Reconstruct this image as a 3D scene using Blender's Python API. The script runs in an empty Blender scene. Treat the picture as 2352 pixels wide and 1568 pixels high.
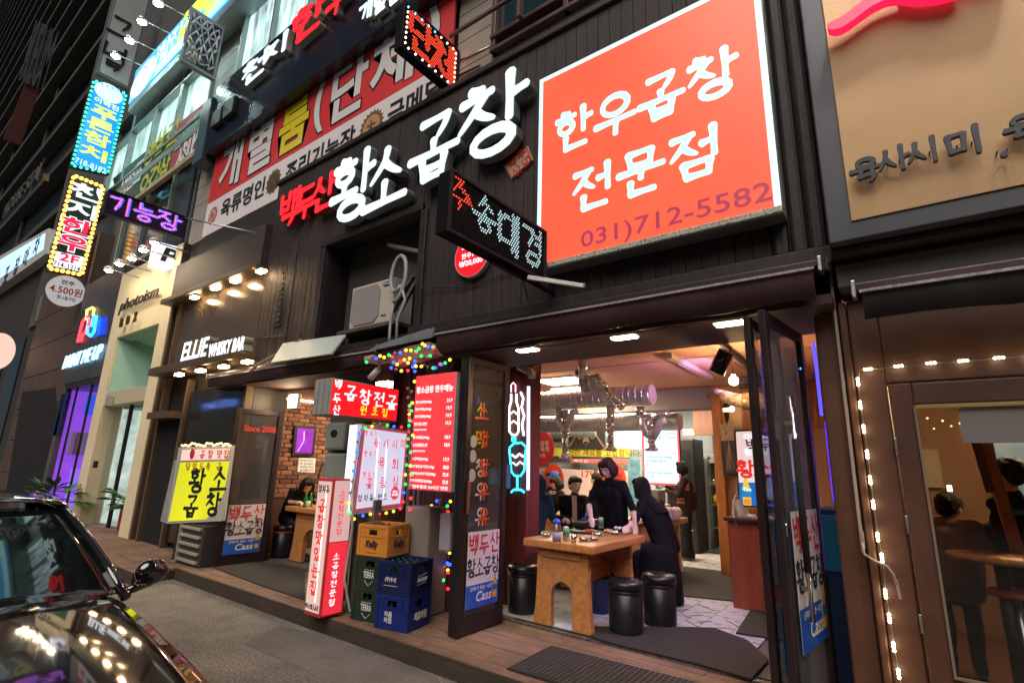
import bpy, bmesh, math, random
from mathutils import Vector, Matrix, noise
random.seed(7)
S = bpy.context.scene
COL = S.collection
# ---------------------------------------------------------------- camera
RM = Matrix(((0.80111571, 0.11722411, 0.58691748), (0.59785001, -0.2027561, -0.77554196), (0.02808888, 0.97218747, -0.23251354)))
EYE = Vector((0, 0, 1.65)); FPX = 1192.0
cd = bpy.data.cameras.new('camera'); cam = bpy.data.objects.new('camera', cd); COL.objects.link(cam)
cam.matrix_world = Matrix.Translation(EYE) @ RM.to_4x4()
cd.sensor_width = 36; cd.lens = FPX / 2352 * 36; cd.clip_start = .05; cd.clip_end = 600
S.camera = cam
# ---------------------------------------------------------------- world (night sky), fill sun added for street ambience, exposure
w = bpy.data.worlds.new('World'); S.world = w; w.use_nodes = True
nt = w.node_tree; bg = nt.nodes['Background']
sk = nt.nodes.new('ShaderNodeTexSky'); sk.sky_type = 'NISHITA'; sk.sun_disc = False
sk.sun_elevation = math.radians(62); sk.sun_rotation = math.radians(200)
nt.links.new(sk.outputs[0], bg.inputs[0]); bg.inputs[1].default_value = 0.012
ld = bpy.data.lights.new('night_glow', 'SUN'); ld.energy = 2.3; ld.angle = math.radians(50); ld.color = (1, .90, .80)
sun = bpy.data.objects.new('night_glow', ld); COL.objects.link(sun)
sun.rotation_euler = Vector((-.25, .75, -.95)).to_track_quat('-Z', 'Y').to_euler()
S.view_settings.view_transform = 'Standard'; S.view_settings.look = 'None'; S.view_settings.exposure = 0.25; S.view_settings.gamma = 1
S.view_settings.use_curve_mapping = False
S.render.engine = 'CYCLES'; S.cycles.use_denoising = True; S.cycles.max_bounces = 6; S.cycles.diffuse_bounces = 3
S.cycles.glossy_bounces = 3; S.cycles.transparent_max_bounces = 12; S.cycles.sample_clamp_indirect = 4
S.cycles.caustics_reflective = False; S.cycles.caustics_refractive = False
# ---------------------------------------------------------------- helpers
def at(px, py, Y=None, X=None, Z=None):
    r = RM @ Vector((px - 1176, -(py - 784), -FPX))
    if Y is not None: t = Y / r.y
    elif X is not None: t = X / r.x
    else: t = (Z - EYE.z) / r.z
    return EYE + r * t
def nodes(m):
    m.use_nodes = True; return m.node_tree
MATS = {}
def mt(name, col, rough=.6, metal=0, var=0.0, vs=3, bump=0, bs=40, stretch=None, spec=.5, coat=0, col2=None, thr=None, big=0, bigs=.6):
    """procedural surface: base colour with noise variation (var, or col2 in patches) and bump"""
    if name in MATS: return MATS[name]
    m = bpy.data.materials.new(name); n = nodes(m); b = n.nodes['Principled BSDF']
    b.inputs['Base Color'].default_value = (*col, 1); b.inputs['Roughness'].default_value = rough
    b.inputs['Metallic'].default_value = metal; b.inputs['Specular IOR Level'].default_value = spec
    b.inputs['Coat Weight'].default_value = coat
    tc = n.nodes.new('ShaderNodeTexCoord'); mp = n.nodes.new('ShaderNodeMapping')
    n.links.new(tc.outputs['Object'], mp.inputs[0])
    if stretch: mp.inputs['Scale'].default_value = stretch
    if var or col2:
        t = n.nodes.new('ShaderNodeTexNoise'); t.inputs['Scale'].default_value = vs; t.inputs['Detail'].default_value = 6
        t.inputs['Roughness'].default_value = .65
        r = n.nodes.new('ShaderNodeValToRGB'); e = r.color_ramp.elements
        lo, hi = thr or (.3, .7)
        e[0].position = lo; e[1].position = hi
        c2 = col2 or tuple(min(1, c * (1 + var)) for c in col)
        c1 = col if col2 else tuple(c * (1 - var) for c in col)
        e[0].color = (*c1, 1); e[1].color = (*c2, 1)
        n.links.new(mp.outputs[0], t.inputs['Vector']); n.links.new(t.outputs['Fac'], r.inputs[0])
        n.links.new(r.outputs[0], b.inputs['Base Color'])
        if big:      # worn and stained patches on top of the fine grain
            tb = n.nodes.new('ShaderNodeTexNoise'); tb.inputs['Scale'].default_value = bigs; tb.inputs['Detail'].default_value = 7; tb.inputs['Roughness'].default_value = .7
            qb = n.nodes.new('ShaderNodeMapRange'); qb.inputs[1].default_value = .35; qb.inputs[2].default_value = .68; qb.inputs[3].default_value = 1 - big; qb.inputs[4].default_value = 1.08
            mx = n.nodes.new('ShaderNodeVectorMath'); mx.operation = 'SCALE'; n.links.new(tc.outputs['Object'], tb.inputs['Vector']); n.links.new(tb.outputs['Fac'], qb.inputs[0])
            n.links.new(r.outputs[0], mx.inputs[0]); n.links.new(qb.outputs[0], mx.inputs['Scale']); n.links.new(mx.outputs[0], b.inputs['Base Color'])
        q = n.nodes.new('ShaderNodeMapRange'); q.inputs[3].default_value = max(.02, rough - .12); q.inputs[4].default_value = min(1, rough + .15)
        n.links.new(t.outputs['Fac'], q.inputs[0]); n.links.new(q.outputs[0], b.inputs['Roughness'])
    if bump:
        t2 = n.nodes.new('ShaderNodeTexNoise'); t2.inputs['Scale'].default_value = bs; t2.inputs['Detail'].default_value = 5
        bp = n.nodes.new('ShaderNodeBump'); bp.inputs['Strength'].default_value = bump; bp.inputs['Distance'].default_value = .02
        n.links.new(mp.outputs[0], t2.inputs['Vector']); n.links.new(t2.outputs['Fac'], bp.inputs['Height']); n.links.new(bp.outputs[0], b.inputs['Normal'])
    MATS[name] = m; return m
def em(name, col, s=1.0, var=0, vs=2, stretch=None, rough=.3):
    """backlit plastic, lamp or surface given a glow: emission, uneven where var is given"""
    if name in MATS: return MATS[name]
    m = bpy.data.materials.new(name); n = nodes(m); b = n.nodes['Principled BSDF']
    b.inputs['Base Color'].default_value = (*[c * .5 for c in col], 1); b.inputs['Roughness'].default_value = rough
    b.inputs['Emission Color'].default_value = (*col, 1); b.inputs['Emission Strength'].default_value = s
    if var:
        tc = n.nodes.new('ShaderNodeTexCoord'); mp = n.nodes.new('ShaderNodeMapping'); n.links.new(tc.outputs['Object'], mp.inputs[0])
        if stretch: mp.inputs['Scale'].default_value = stretch
        t = n.nodes.new('ShaderNodeTexNoise'); t.inputs['Scale'].default_value = vs; t.inputs['Detail'].default_value = 3
        q = n.nodes.new('ShaderNodeMapRange'); q.inputs[1].default_value = .3; q.inputs[2].default_value = .7
        q.inputs[3].default_value = s * (1 - var); q.inputs[4].default_value = s * (1 + var)
        n.links.new(mp.outputs[0], t.inputs['Vector']); n.links.new(t.outputs['Fac'], q.inputs[0]); n.links.new(q.outputs[0], b.inputs['Emission Strength'])
    MATS[name] = m; return m
def glassmat(name, tint=(.9, .92, .95), refl=.08, rough=.03, dirt=0):
    if name in MATS: return MATS[name]
    m = bpy.data.materials.new(name); n = nodes(m); n.nodes.remove(n.nodes['Principled BSDF'])
    o = n.nodes['Material Output']; tr = n.nodes.new('ShaderNodeBsdfTransparent'); tr.inputs[0].default_value = (*tint, 1)
    g = n.nodes.new('ShaderNodeBsdfGlossy'); g.inputs['Roughness'].default_value = rough
    lw = n.nodes.new('ShaderNodeLayerWeight'); lw.inputs[0].default_value = .5; f = n.nodes.new('ShaderNodeMath'); f.operation = 'POWER'; f.inputs[1].default_value = 5
    n.links.new(lw.outputs['Facing'], f.inputs[0])
    a = n.nodes.new('ShaderNodeMath'); a.operation = 'MULTIPLY_ADD'; a.inputs[1].default_value = .6; a.inputs[2].default_value = refl; a.use_clamp = True
    mx = n.nodes.new('ShaderNodeMixShader'); n.links.new(f.outputs[0], a.inputs[0]); n.links.new(a.outputs[0], mx.inputs[0])
    n.links.new(tr.outputs[0], mx.inputs[1]); n.links.new(g.outputs[0], mx.inputs[2])
    last = mx
    if dirt:
        d = n.nodes.new('ShaderNodeBsdfDiffuse'); d.inputs[0].default_value = (.5, .5, .5, 1)
        t = n.nodes.new('ShaderNodeTexNoise'); t.inputs['Scale'].default_value = 6; t.inputs['Detail'].default_value = 8
        q = n.nodes.new('ShaderNodeMath'); q.operation = 'MULTIPLY'; q.inputs[1].default_value = dirt
        n.links.new(t.outputs['Fac'], q.inputs[0]); m2 = n.nodes.new('ShaderNodeMixShader')
        n.links.new(q.outputs[0], m2.inputs[0]); n.links.new(mx.outputs[0], m2.inputs[1]); n.links.new(d.outputs[0], m2.inputs[2]); last = m2
    n.links.new(last.outputs[0], o.inputs[0]); MATS[name] = m; return m
class MB:
    """collects shapes into one mesh"""
    def __init__(s): s.v = []; s.f = []; s.sm = []
    def add(s, vs, fs, smooth=False):
        k = len(s.v); s.v += [Vector(v) for v in vs]; s.f += [tuple(i + k for i in f) for f in fs]; s.sm += [smooth] * len(fs); return s
    def box(s, x0, x1, y0, y1, z0, z1):
        x0, x1 = sorted((x0, x1)); y0, y1 = sorted((y0, y1)); z0, z1 = sorted((z0, z1))
        return s.add([(x, y, z) for z in (z0, z1) for y in (y0, y1) for x in (x0, x1)],
                     [(0, 2, 3, 1), (4, 5, 7, 6), (0, 1, 5, 4), (2, 6, 7, 3), (0, 4, 6, 2), (1, 3, 7, 5)])
    def bbox(s, x0, x1, y0, y1, z0, z1, b=.01):
        """box with chamfered edges"""
        bm = bmesh.new(); t = MB().box(x0, x1, y0, y1, z0, z1)
        vs = [bm.verts.new(v) for v in t.v]; [bm.faces.new([vs[i] for i in f]) for f in t.f]
        bmesh.ops.bevel(bm, geom=bm.edges[:], offset=b, segments=2, affect='EDGES', profile=.5)
        bm.verts.index_update(); s.add([v.co.copy() for v in bm.verts], [[v.index for v in f.verts] for f in bm.faces]); bm.free(); return s
    def xbox(s, M, sx, sy, sz):
        t = MB().box(-sx / 2, sx / 2, -sy / 2, sy / 2, -sz / 2, sz / 2)
        return s.add([M @ v for v in t.v], t.f)
    def bar(s, a, b, w, h=None):
        a = Vector(a); b = Vector(b); d = b - a; q = d.to_track_quat('X', 'Z').to_matrix().to_4x4()
        return s.xbox(Matrix.Translation((a + b) / 2) @ q, d.length, w, h or w)
    def prism(s, pts, n):
        """polygon (list of 3d points) pushed back by vector n"""
        n = Vector(n); k = len(pts); p = [Vector(q) for q in pts]
        return s.add(p + [q + n for q in p], [tuple(range(k)), tuple(range(2 * k - 1, k - 1, -1))] + [(i, i + k, (i + 1) % k + k, (i + 1) % k) for i in range(k)])
    def tube(s, pts, r, seg=8, cap=True, smooth=True):
        pts = [Vector(p) for p in pts]; rs = r if isinstance(r, (list, tuple)) else [r] * len(pts)
        vs = []; fs = []; prev = None
        for i, p in enumerate(pts):
            d = (pts[min(i + 1, len(pts) - 1)] - pts[max(i - 1, 0)])
            d = d.normalized() if d.length > 1e-9 else Vector((0, 0, 1))
            u = prev - d * prev.dot(d) if prev else d.orthogonal()
            if u.length < 1e-6: u = d.orthogonal()
            u.normalize(); prev = u; w_ = d.cross(u)
            for j in range(seg):
                a = 2 * math.pi * j / seg; vs.append(p + (u * math.cos(a) + w_ * math.sin(a)) * rs[i])
        for i in range(len(pts) - 1):
            for j in range(seg):
                a = i * seg + j; b = i * seg + (j + 1) % seg; fs.append((a, b, b + seg, a + seg))
        s.add(vs, fs, smooth)
        if cap:
            k = len(s.v) - len(vs); s.f += [tuple(k + j for j in reversed(range(seg))), tuple(k + (len(pts) - 1) * seg + j for j in range(seg))]; s.sm += [False] * 2
        return s
    def cyl(s, a, b, r, seg=16, smooth=True): return s.tube([a, b], r, seg, True, smooth)
    def lathe(s, prof, o=(0, 0, 0), seg=20, smooth=True, M=None):
        """prof: (radius, height) pairs round +Z at o"""
        vs = []; fs = []; o = Vector(o); n = len(prof)
        for r, z in prof:
            for j in range(seg):
                a = 2 * math.pi * j / seg; p = Vector((r * math.cos(a), r * math.sin(a), z)); vs.append(o + (M @ p if M else p))
        for i in range(n - 1):
            for j in range(seg):
                a = i * seg + j; b = i * seg + (j + 1) % seg; fs.append((a, b, b + seg, a + seg))
        if prof[0][0] > 1e-4: fs.append(tuple(reversed(range(seg))))
        if prof[-1][0] > 1e-4: fs.append(tuple((n - 1) * seg + j for j in range(seg)))
        return s.add(vs, fs, smooth)
    def ball(s, c, r, seg=12, rings=8, sc=(1, 1, 1)):
        c = Vector(c); pr = [(math.sin(math.pi * i / rings), -math.cos(math.pi * i / rings)) for i in range(rings + 1)]
        vs = []; fs = []
        for a_, z in pr:
            for j in range(seg):
                a = 2 * math.pi * j / seg; vs.append(c + Vector((r * a_ * math.cos(a) * sc[0], r * a_ * math.sin(a) * sc[1], r * z * sc[2])))
        for i in range(rings):
            for j in range(seg):
                a = i * seg + j; b = i * seg + (j + 1) % seg; fs.append((a, b, b + seg, a + seg))
        return s.add(vs, fs, True)
    def disc(s, c, u, v, ru, rv, n, seg=28):
        c = Vector(c); return s.prism([c + Vector(u) * math.cos(2 * math.pi * k / seg) * ru + Vector(v) * math.sin(2 * math.pi * k / seg) * rv for k in range(seg)], n)
    def mesh(s, name, mat):
        me = bpy.data.meshes.new(name); me.from_pydata([tuple(v) for v in s.v], [], s.f)
        me.polygons.foreach_set('use_smooth', s.sm); me.materials.append(mat)
        if len(s.f) > 40: bm = bmesh.new(); bm.from_mesh(me); bmesh.ops.recalc_face_normals(bm, faces=bm.faces); bm.to_mesh(me); bm.free()
        me.update(); return me
    def ob(s, name, mat, parent=None, **k):
        o = bpy.data.objects.new(name, s.mesh(name, mat)); COL.objects.link(o)
        if parent: par(o, parent)
        for a, b in k.items(): o[a] = b
        return o
def par(o, p):
    o.parent = p; o.matrix_parent_inverse = Matrix.Translation(WL(p)).inverted(); return o
def WL(p):
    """world place of an unrotated thing (meshes made in world coordinates sit at the origin)"""
    return Vector(p.location)
def th(name, label, cat, loc=(0, 0, 0), group=None):
    o = bpy.data.objects.new(name, None); o.empty_display_size = .1; COL.objects.link(o); o.location = loc
    o['label'] = label; o['category'] = cat
    if group: o['group'] = group
    return o
def tag(o, label, cat, group=None):
    o['label'] = label; o['category'] = cat
    if group: o['group'] = group
    return o
def inst(src, name, loc, parent=None):
    """another piece sharing the mesh of src, moved by loc"""
    o = bpy.data.objects.new(name, src.data); COL.objects.link(o)
    if parent: par(o, parent)
    o.location = loc; return o
def copy_thing(t, loc, label, rot=None):
    c = t.copy(); COL.objects.link(c); c.location = loc; c['label'] = label
    if rot is not None: c.rotation_euler = (0, 0, rot)
    for ch in list(t.children):
        d = ch.copy(); COL.objects.link(d); d.parent = c
        for g in list(ch.children):
            e = g.copy(); COL.objects.link(e); e.parent = d
    return c
def kind(o, k='structure'): o['kind'] = k; return o
X3, Y3, Z3 = Vector((1, 0, 0)), Vector((0, 1, 0)), Vector((0, 0, 1))
# ---------------------------------------------------------------- lettering: brush strokes for hangul, drawn as solid strokes
def EL(cx, cy, rx, ry): return [(cx + rx * math.cos(a), cy + ry * math.sin(a)) for a in [math.pi / 2 + 2 * math.pi * k / 14 for k in range(15)]]
CONS = {
 'ㄱ': [[(.08, .84), (.9, .9)], [(.9, .9), (.82, .5), (.6, .05)]],
 'ㄴ': [[(.12, .95), (.1, .2)], [(.1, .16), (.95, .2)]],
 'ㄷ': [[(.1, .88), (.88, .92)], [(.12, .9), (.1, .14)], [(.1, .12), (.95, .15)]],
 'ㄹ': [[(.1, .93), (.85, .95)], [(.85, .95), (.82, .55)], [(.82, .53), (.12, .5)], [(.12, .5), (.12, .08)], [(.12, .06), (.95, .1)]],
 'ㅁ': [[(.1, .9), (.17, .1)], [(.1, .88), (.88, .92)], [(.88, .9), (.82, .1)], [(.17, .12), (.82, .14)]],
 'ㅂ': [[(.13, .95), (.2, .08)], [(.87, 1), (.8, .08)], [(.17, .52), (.82, .56)], [(.2, .1), (.8, .12)]],
 'ㅅ': [[(.5, 1), (.42, .6), (.04, .05)], [(.45, .58), (.7, .3), (.97, .1)]],
 'ㅇ': [EL(.5, .5, .42, .42)],
 'ㅈ': [[(.1, .88), (.88, .94)], [(.7, .9), (.45, .5), (.04, .04)], [(.48, .5), (.72, .25), (.97, .1)]],
 'ㅊ': [[(.32, 1), (.64, .95)], [(.08, .74), (.9, .8)], [(.7, .76), (.43, .42), (.04, 0)], [(.46, .42), (.7, .2), (.97, .06)]],
 'ㅋ': [[(.08, .84), (.9, .9)], [(.9, .9), (.82, .5), (.6, .05)], [(.1, .48), (.84, .52)]],
 'ㅌ': [[(.1, .9), (.88, .92)], [(.12, .9), (.1, .14)], [(.12, .52), (.85, .54)], [(.1, .12), (.95, .15)]],
 'ㅍ': [[(.06, .88), (.94, .92)], [(.3, .86), (.34, .15)], [(.7, .88), (.66, .15)], [(.02, .1), (.98, .14)]],
 'ㅎ': [[(.34, 1), (.66, .97)], [(.04, .74), (.96, .79)], EL(.5, .3, .34, .28)],
 'ㄲ': [[(.0, .84), (.42, .9)], [(.42, .9), (.3, .05)], [(.5, .84), (.98, .9)], [(.98, .9), (.82, .05)]],
 'ㄸ': [[(.02, .88), (.42, .9)], [(.04, .9), (.04, .12)], [(.04, .12), (.45, .14)], [(.55, .88), (.95, .9)], [(.57, .9), (.57, .12)], [(.57, .12), (.98, .14)]],
 'ㅃ': [[(.03, .95), (.05, .1)], [(.4, .95), (.4, .1)], [(.05, .5), (.4, .52)], [(.05, .1), (.4, .1)], [(.6, .95), (.6, .1)], [(.97, .95), (.95, .1)], [(.6, .5), (.95, .52)], [(.6, .1), (.95, .1)]],
 'ㅆ': [[(.25, .95), (.02, .05)], [(.2, .55), (.48, .1)], [(.75, .95), (.5, .05)], [(.7, .55), (.98, .1)]],
 'ㅉ': [[(.0, .9), (.46, .92)], [(.3, .88), (.02, .05)], [(.2, .5), (.48, .1)], [(.54, .9), (1, .92)], [(.82, .88), (.54, .05)], [(.72, .5), (1, .1)]]}
VERT = {'ㅏ': [[(.35, 1), (.35, 0)], [(.37, .5), (.98, .56)]], 'ㅑ': [[(.35, 1), (.35, 0)], [(.37, .66), (.98, .7)], [(.37, .38), (.98, .42)]],
 'ㅓ': [[(.65, 1), (.65, 0)], [(.02, .48), (.6, .54)]], 'ㅕ': [[(.65, 1), (.65, 0)], [(.02, .66), (.6, .7)], [(.02, .36), (.6, .4)]],
 'ㅣ': [[(.5, 1), (.5, 0)]], 'ㅐ': [[(.2, .95), (.2, .05)], [(.8, 1), (.8, 0)], [(.2, .5), (.78, .54)]],
 'ㅔ': [[(-.1, .5), (.3, .54)], [(.36, .95), (.36, .05)], [(.82, 1), (.82, 0)]], 'ㅒ': [[(.2, .95), (.2, .05)], [(.8, 1), (.8, 0)], [(.2, .62), (.78, .64)], [(.2, .38), (.78, .4)]],
 'ㅖ': [[(-.1, .62), (.3, .64)], [(-.1, .36), (.3, .38)], [(.36, .95), (.36, .05)], [(.82, 1), (.82, 0)]]}
HOR = {'ㅗ': [[(.5, 1), (.5, .25)], [(0, .16), (1, .24)]], 'ㅛ': [[(.33, 1), (.33, .25)], [(.67, 1), (.67, .25)], [(0, .16), (1, .24)]],
 'ㅜ': [[(0, .74), (1, .84)], [(.52, .76), (.5, 0)]], 'ㅠ': [[(0, .76), (1, .84)], [(.35, .76), (.3, 0)], [(.67, .76), (.7, 0)]], 'ㅡ': [[(0, .45), (1, .55)]]}
COMP = {'ㅘ': 'ㅗㅏ', 'ㅙ': 'ㅗㅐ', 'ㅚ': 'ㅗㅣ', 'ㅝ': 'ㅜㅓ', 'ㅞ': 'ㅜㅔ', 'ㅟ': 'ㅜㅣ', 'ㅢ': 'ㅡㅣ'}
L0 = 'ㄱㄲㄴㄷㄸㄹㅁㅂㅃㅅㅆㅇㅈㅉㅊㅋㅌㅍㅎ'; V0 = 'ㅏㅐㅑㅒㅓㅔㅕㅖㅗㅘㅙㅚㅛㅜㅝㅞㅟㅠㅡㅢㅣ'
T0 = ['', 'ㄱ', 'ㄲ', 'ㄳ', 'ㄴ', 'ㄵ', 'ㄶ', 'ㄷ', 'ㄹ', 'ㄺ', 'ㄻ', 'ㄼ', 'ㄽ', 'ㄾ', 'ㄿ', 'ㅀ', 'ㅁ', 'ㅂ', 'ㅄ', 'ㅅ', 'ㅆ', 'ㅇ', 'ㅈ', 'ㅊ', 'ㅋ', 'ㅌ', 'ㅍ', 'ㅎ']
def inbox(st, b): return [[(b[0] + x * (b[2] - b[0]), b[1] + y * (b[3] - b[1])) for x, y in s] for s in st]
def hangul(ch):
    k = ord(ch) - 0xAC00; l = L0[k // 588]; v = V0[k % 588 // 28]; t = T0[k % 28]; out = []
    if v in VERT:
        out += inbox(CONS[l], (0, .46, .56, 1) if t else (0, .12, .56, .9)); out += inbox(VERT[v], (.64, .4, 1, 1.02) if t else (.64, 0, 1, 1))
        if t: out += inbox(CONS[t], (.2, 0, .86, .36))
    elif v in HOR:
        out += inbox(CONS[l], (.17, .64, .83, 1.02) if t else (.12, .45, .88, 1)); out += inbox(HOR[v], (0, .36, 1, .62) if t else (0, 0, 1, .42))
        if t: out += inbox(CONS[t], (.2, 0, .82, .33))
    else:
        a, b = COMP[v]
        out += inbox(CONS[l], (.02, .62, .56, 1) if t else (.02, .5, .58, 1)); out += inbox(HOR[a], (0, .38, .62, .6) if t else (0, .12, .64, .46))
        out += inbox(VERT[b], (.68, .38, 1, 1.02) if t else (.68, 0, 1, 1))
        if t: out += inbox(CONS[t], (.2, 0, .86, .33))
    return out
def seg_strokes(ch):
    if '가' <= ch <= '힣': return hangul(ch)
    P = {'1': [[(.3, .8), (.5, 1), (.5, 0)]], '2': [[(.15, .8), (.5, 1), (.85, .75), (.15, 0)], [(.15, 0), (.9, 0)]], '0': [EL(.5, .5, .36, .5)],
         '印': [[(.1, .9), (.45, .95)], [(.15, .9), (.15, .1)], [(.15, .5), (.45, .5)], [(.12, .1), (.45, .15)], [(.6, .9), (.95, .9)], [(.62, .9), (.62, 0)], [(.95, .9), (.93, .4)]],
         '·': [EL(.5, .5, .06, .06)], '.': [EL(.5, .12, .08, .08)]}
    return P.get(ch, [])
def stroke_poly(pts, w, brush=True):
    n = len(pts); closed = n > 8; P = [Vector((x, y, 0)) for x, y in pts]
    if not closed and n > 2:      # smooth bend
        Q = []
        for i in range(n - 1):
            p0, p1, p2, p3 = P[max(i - 1, 0)], P[i], P[i + 1], P[min(i + 2, n - 1)]
            for k in range(4):
                t = k / 4; Q.append(.5 * ((2 * p1) + (p2 - p0) * t + (2 * p0 - 5 * p1 + 4 * p2 - p3) * t * t + (3 * p1 - p0 - 3 * p2 + p3) * t ** 3))
        Q.append(P[-1]); P = Q; n = len(P)
    elif n == 2: P = [P[0], P[0].lerp(P[1], .25), P[0].lerp(P[1], .6), P[1]]; n = 4
    L = []; R_ = []
    for i, p in enumerate(P):
        t = i / (n - 1)
        if closed: d = P[(i + 1) % (n - 1)] - P[(i - 1) % (n - 1)]
        else: d = P[min(i + 1, n - 1)] - P[max(i - 1, 0)]
        if d.length < 1e-6: d = Vector((1, 0, 0))
        d.normalize(); nn = Vector((-d.y, d.x, 0))
        hw = w * .5 * ((1.18 - .55 * t + .25 * max(0, t - .75) * 4 * (1 if n == 4 else -.6)) if brush and not closed else (1 + .12 * math.cos(2 * math.pi * t + 1) if brush else 1))
        L.append(p + nn * hw); R_.append(p - nn * hw)
    return P, L, R_, closed
def put_text(mb, ch, O, u, v, n, W, H, w=.13, depth=.004, brush=True, slant=0, lift=0, k0=0):
    """one syllable as solid strokes: O lower left corner, u right, v up, n out of the face"""
    O, u, v, n = Vector(O), Vector(u), Vector(v), Vector(n); n.normalize()
    for k, st in enumerate(seg_strokes(ch)):
        P, L, R_, closed = stroke_poly(st, w, brush)
        e = lift + depth + (k0 + k) * .0006
        def m(p, h): return O + u * ((p.x + slant * p.y) * W) + v * (p.y * H) + n * h
        N = len(P); vs = [m(p, e) for p in L] + [m(p, e) for p in R_] + [m(p, lift) for p in L] + [m(p, lift) for p in R_]; fs = []
        for i in range(N - 1):
            fs += [(i, i + 1, N + i + 1, N + i), (2 * N + i, 2 * N + i + 1, i + 1, i), (N + i, N + i + 1, 3 * N + i + 1, 3 * N + i)]
        if not closed:      # rounded ends
            for idx, sg in ((0, -1), (N - 1, 1)):
                d = (P[idx] - P[idx - 1 if idx else 1]); d = d.normalized() * (1 if idx else 1); c = P[idx]; r = (L[idx] - R_[idx]).length / 2
                a0 = (L[idx] - c); b0 = d * r * (.75 if brush else .15); arc = [c + a0 * math.cos(math.pi * j / 4) + b0 * math.sin(math.pi * j / 4) for j in range(5)]
                q = len(vs); vs += [m(p, e) for p in arc] + [m(p, lift) for p in arc]; fs.append(tuple(q + j for j in range(5)))
                fs += [(q + j, q + j + 1, q + 6 + j, q + 5 + j) for j in range(4)]
        mb.add(vs, fs)
def letters(parent, text, c0, c1, u, v, n, size, mat, w=.13, depth=.004, brush=True, asp=1.0, slant=0, lift=0, join=False, outline=None):
    """syllables evenly spaced from centre c0 to centre c1; size = height"""
    c0, c1 = Vector(c0), Vector(c1); chars = list(text); N = len(chars); mbj = MB(); mbo = MB(); k0 = 0
    for i, ch in enumerate(chars):
        if ch == ' ': continue
        c = c0.lerp(c1, i / (N - 1)) if N > 1 else c0
        W = size * asp; O = c - Vector(u) * W / 2 - Vector(v) * size / 2
        if outline:
            put_text(mbo, ch, O, u, v, n, W, size, w + outline[1], depth, brush, slant, lift)
        mb = mbj if join else MB(); put_text(mb, ch, O, u, v, n, W, size, w, depth + (.008 if outline else 0), brush, slant, lift)
        if not join and mb.v: mb.ob('letter', mat, parent)
    if outline: mbo.ob('lettering_outline', outline[0], parent)
    if join and mbj.v: return mbj.ob('lettering', mat, parent)
FONT = None
def ftext(parent, text, c, u, v, n, width, height, mat, bold=0, depth=.003, lift=.002, shear=0, name='lettering'):
    """type set in Blender's built-in face, fitted to width x height round centre c"""
    cu = bpy.data.curves.new('t', 'FONT'); cu.body = text; cu.align_x = 'CENTER'; cu.offset = bold; cu.shear = shear; cu.resolution_u = 3
    cu.space_character = 1 + bold * 1.5
    o = bpy.data.objects.new('t', cu); me = bpy.data.meshes.new_from_object(o); bpy.data.objects.remove(o); bpy.data.curves.remove(cu)
    if not me.vertices: return None
    xs = [q.co.x for q in me.vertices]; ys = [q.co.y for q in me.vertices]
    x0, x1, y0, y1 = min(xs), max(xs), min(ys), max(ys); u, v, n, c = Vector(u), Vector(v), Vector(n).normalized(), Vector(c)
    w_ = width or height * (x1 - x0) / (y1 - y0)
    front = [c + u * (((q.co.x - x0) / (x1 - x0) - .5) * w_) + v * (((q.co.y - y0) / (y1 - y0) - .5) * height) + n * (lift + depth) for q in me.vertices]
    fs = [tuple(p.vertices) for p in me.polygons]; N = len(front); mb = MB()
    cnt = {}
    for f in fs:
        for i in range(len(f)):
            e = (f[i], f[(i + 1) % len(f)]); cnt[e] = 1
    sides = [(a, b, b + N, a + N) for (a, b) in cnt if (b, a) not in cnt]
    mb.add(front + [p - n * depth for p in front], fs + (sides if depth > .002 else []))
    bpy.data.meshes.remove(me); return mb.ob(name, mat, parent)
FU, FV, FN = X3, Z3, -Y3        # writing on the street face
DU, DV, DN = Y3, Z3, X3         # writing on faces that look along the street (+X)
def frect(name, p0, p1, Y, thick, mat, parent=None):
    """box on a street-parallel plane from two photo points (top left, bottom right)"""
    a = at(*p0, Y=Y); b = at(*p1, Y=Y)
    return MB().box(a.x, b.x, Y, Y + thick, a.z, b.z).ob(name, mat, parent)
# ================================================================ materials
WOODB = mt('charred_board', (.034, .020, .018), .6, var=.8, vs=3, big=.5, bigs=1.2, stretch=(9, 9, .7), bump=.5, bs=25)
WOODB2 = mt('charred_trim', (.018, .013, .014), .55, var=.5, vs=4, bump=.15, bs=9, stretch=(3, 3, .6))
DECK = mt('deck_wood', (.26, .155, .10), .7, var=.45, vs=3, big=.55, bigs=1.6, stretch=(.7, 9, 9), bump=.4, bs=30)
RISER = mt('riser_wood', (.05, .035, .026), .8, var=.4, vs=4, stretch=(.7, 5, 5))
ASPH = mt('asphalt', (.17, .15, .13), .92, col2=(.46, .41, .35), vs=48, bump=1.0, bs=75, thr=(.44, .70), big=.5, bigs=.9)
MAROON = mt('maroon_cloth', (.055, .022, .026), .75, var=.25, vs=2, bump=.1)
METAL = mt('brushed_metal', (.55, .55, .56), .32, 1, var=.15, vs=8)
GALV = mt('galvanised', (.62, .65, .70), .38, .55, var=.25, vs=6, bump=.12, bs=14)
CHROME = mt('chrome', (.75, .75, .77), .12, 1)
BLK = mt('black_frame', (.012, .011, .013), .35, var=.3, vs=6)
BLKM = mt('black_metal', (.014, .014, .017), .5, .1)
RUB = mt('rubber', (.018, .017, .017), .85, var=.3, vs=20, bump=.4, bs=60)
CARPET = mt('brown_carpet', (.030, .026, .022), .95, var=.35, vs=30, bump=.5, bs=200)
WHITE = mt('white_plastic', (.62, .62, .6), .45, var=.08, vs=3)
GREYP = mt('grey_plastic', (.32, .32, .31), .5, var=.12, vs=3)
STONE = mt('beige_stone', (.33, .29, .25), .7, var=.12, vs=3, bump=.1)
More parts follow.
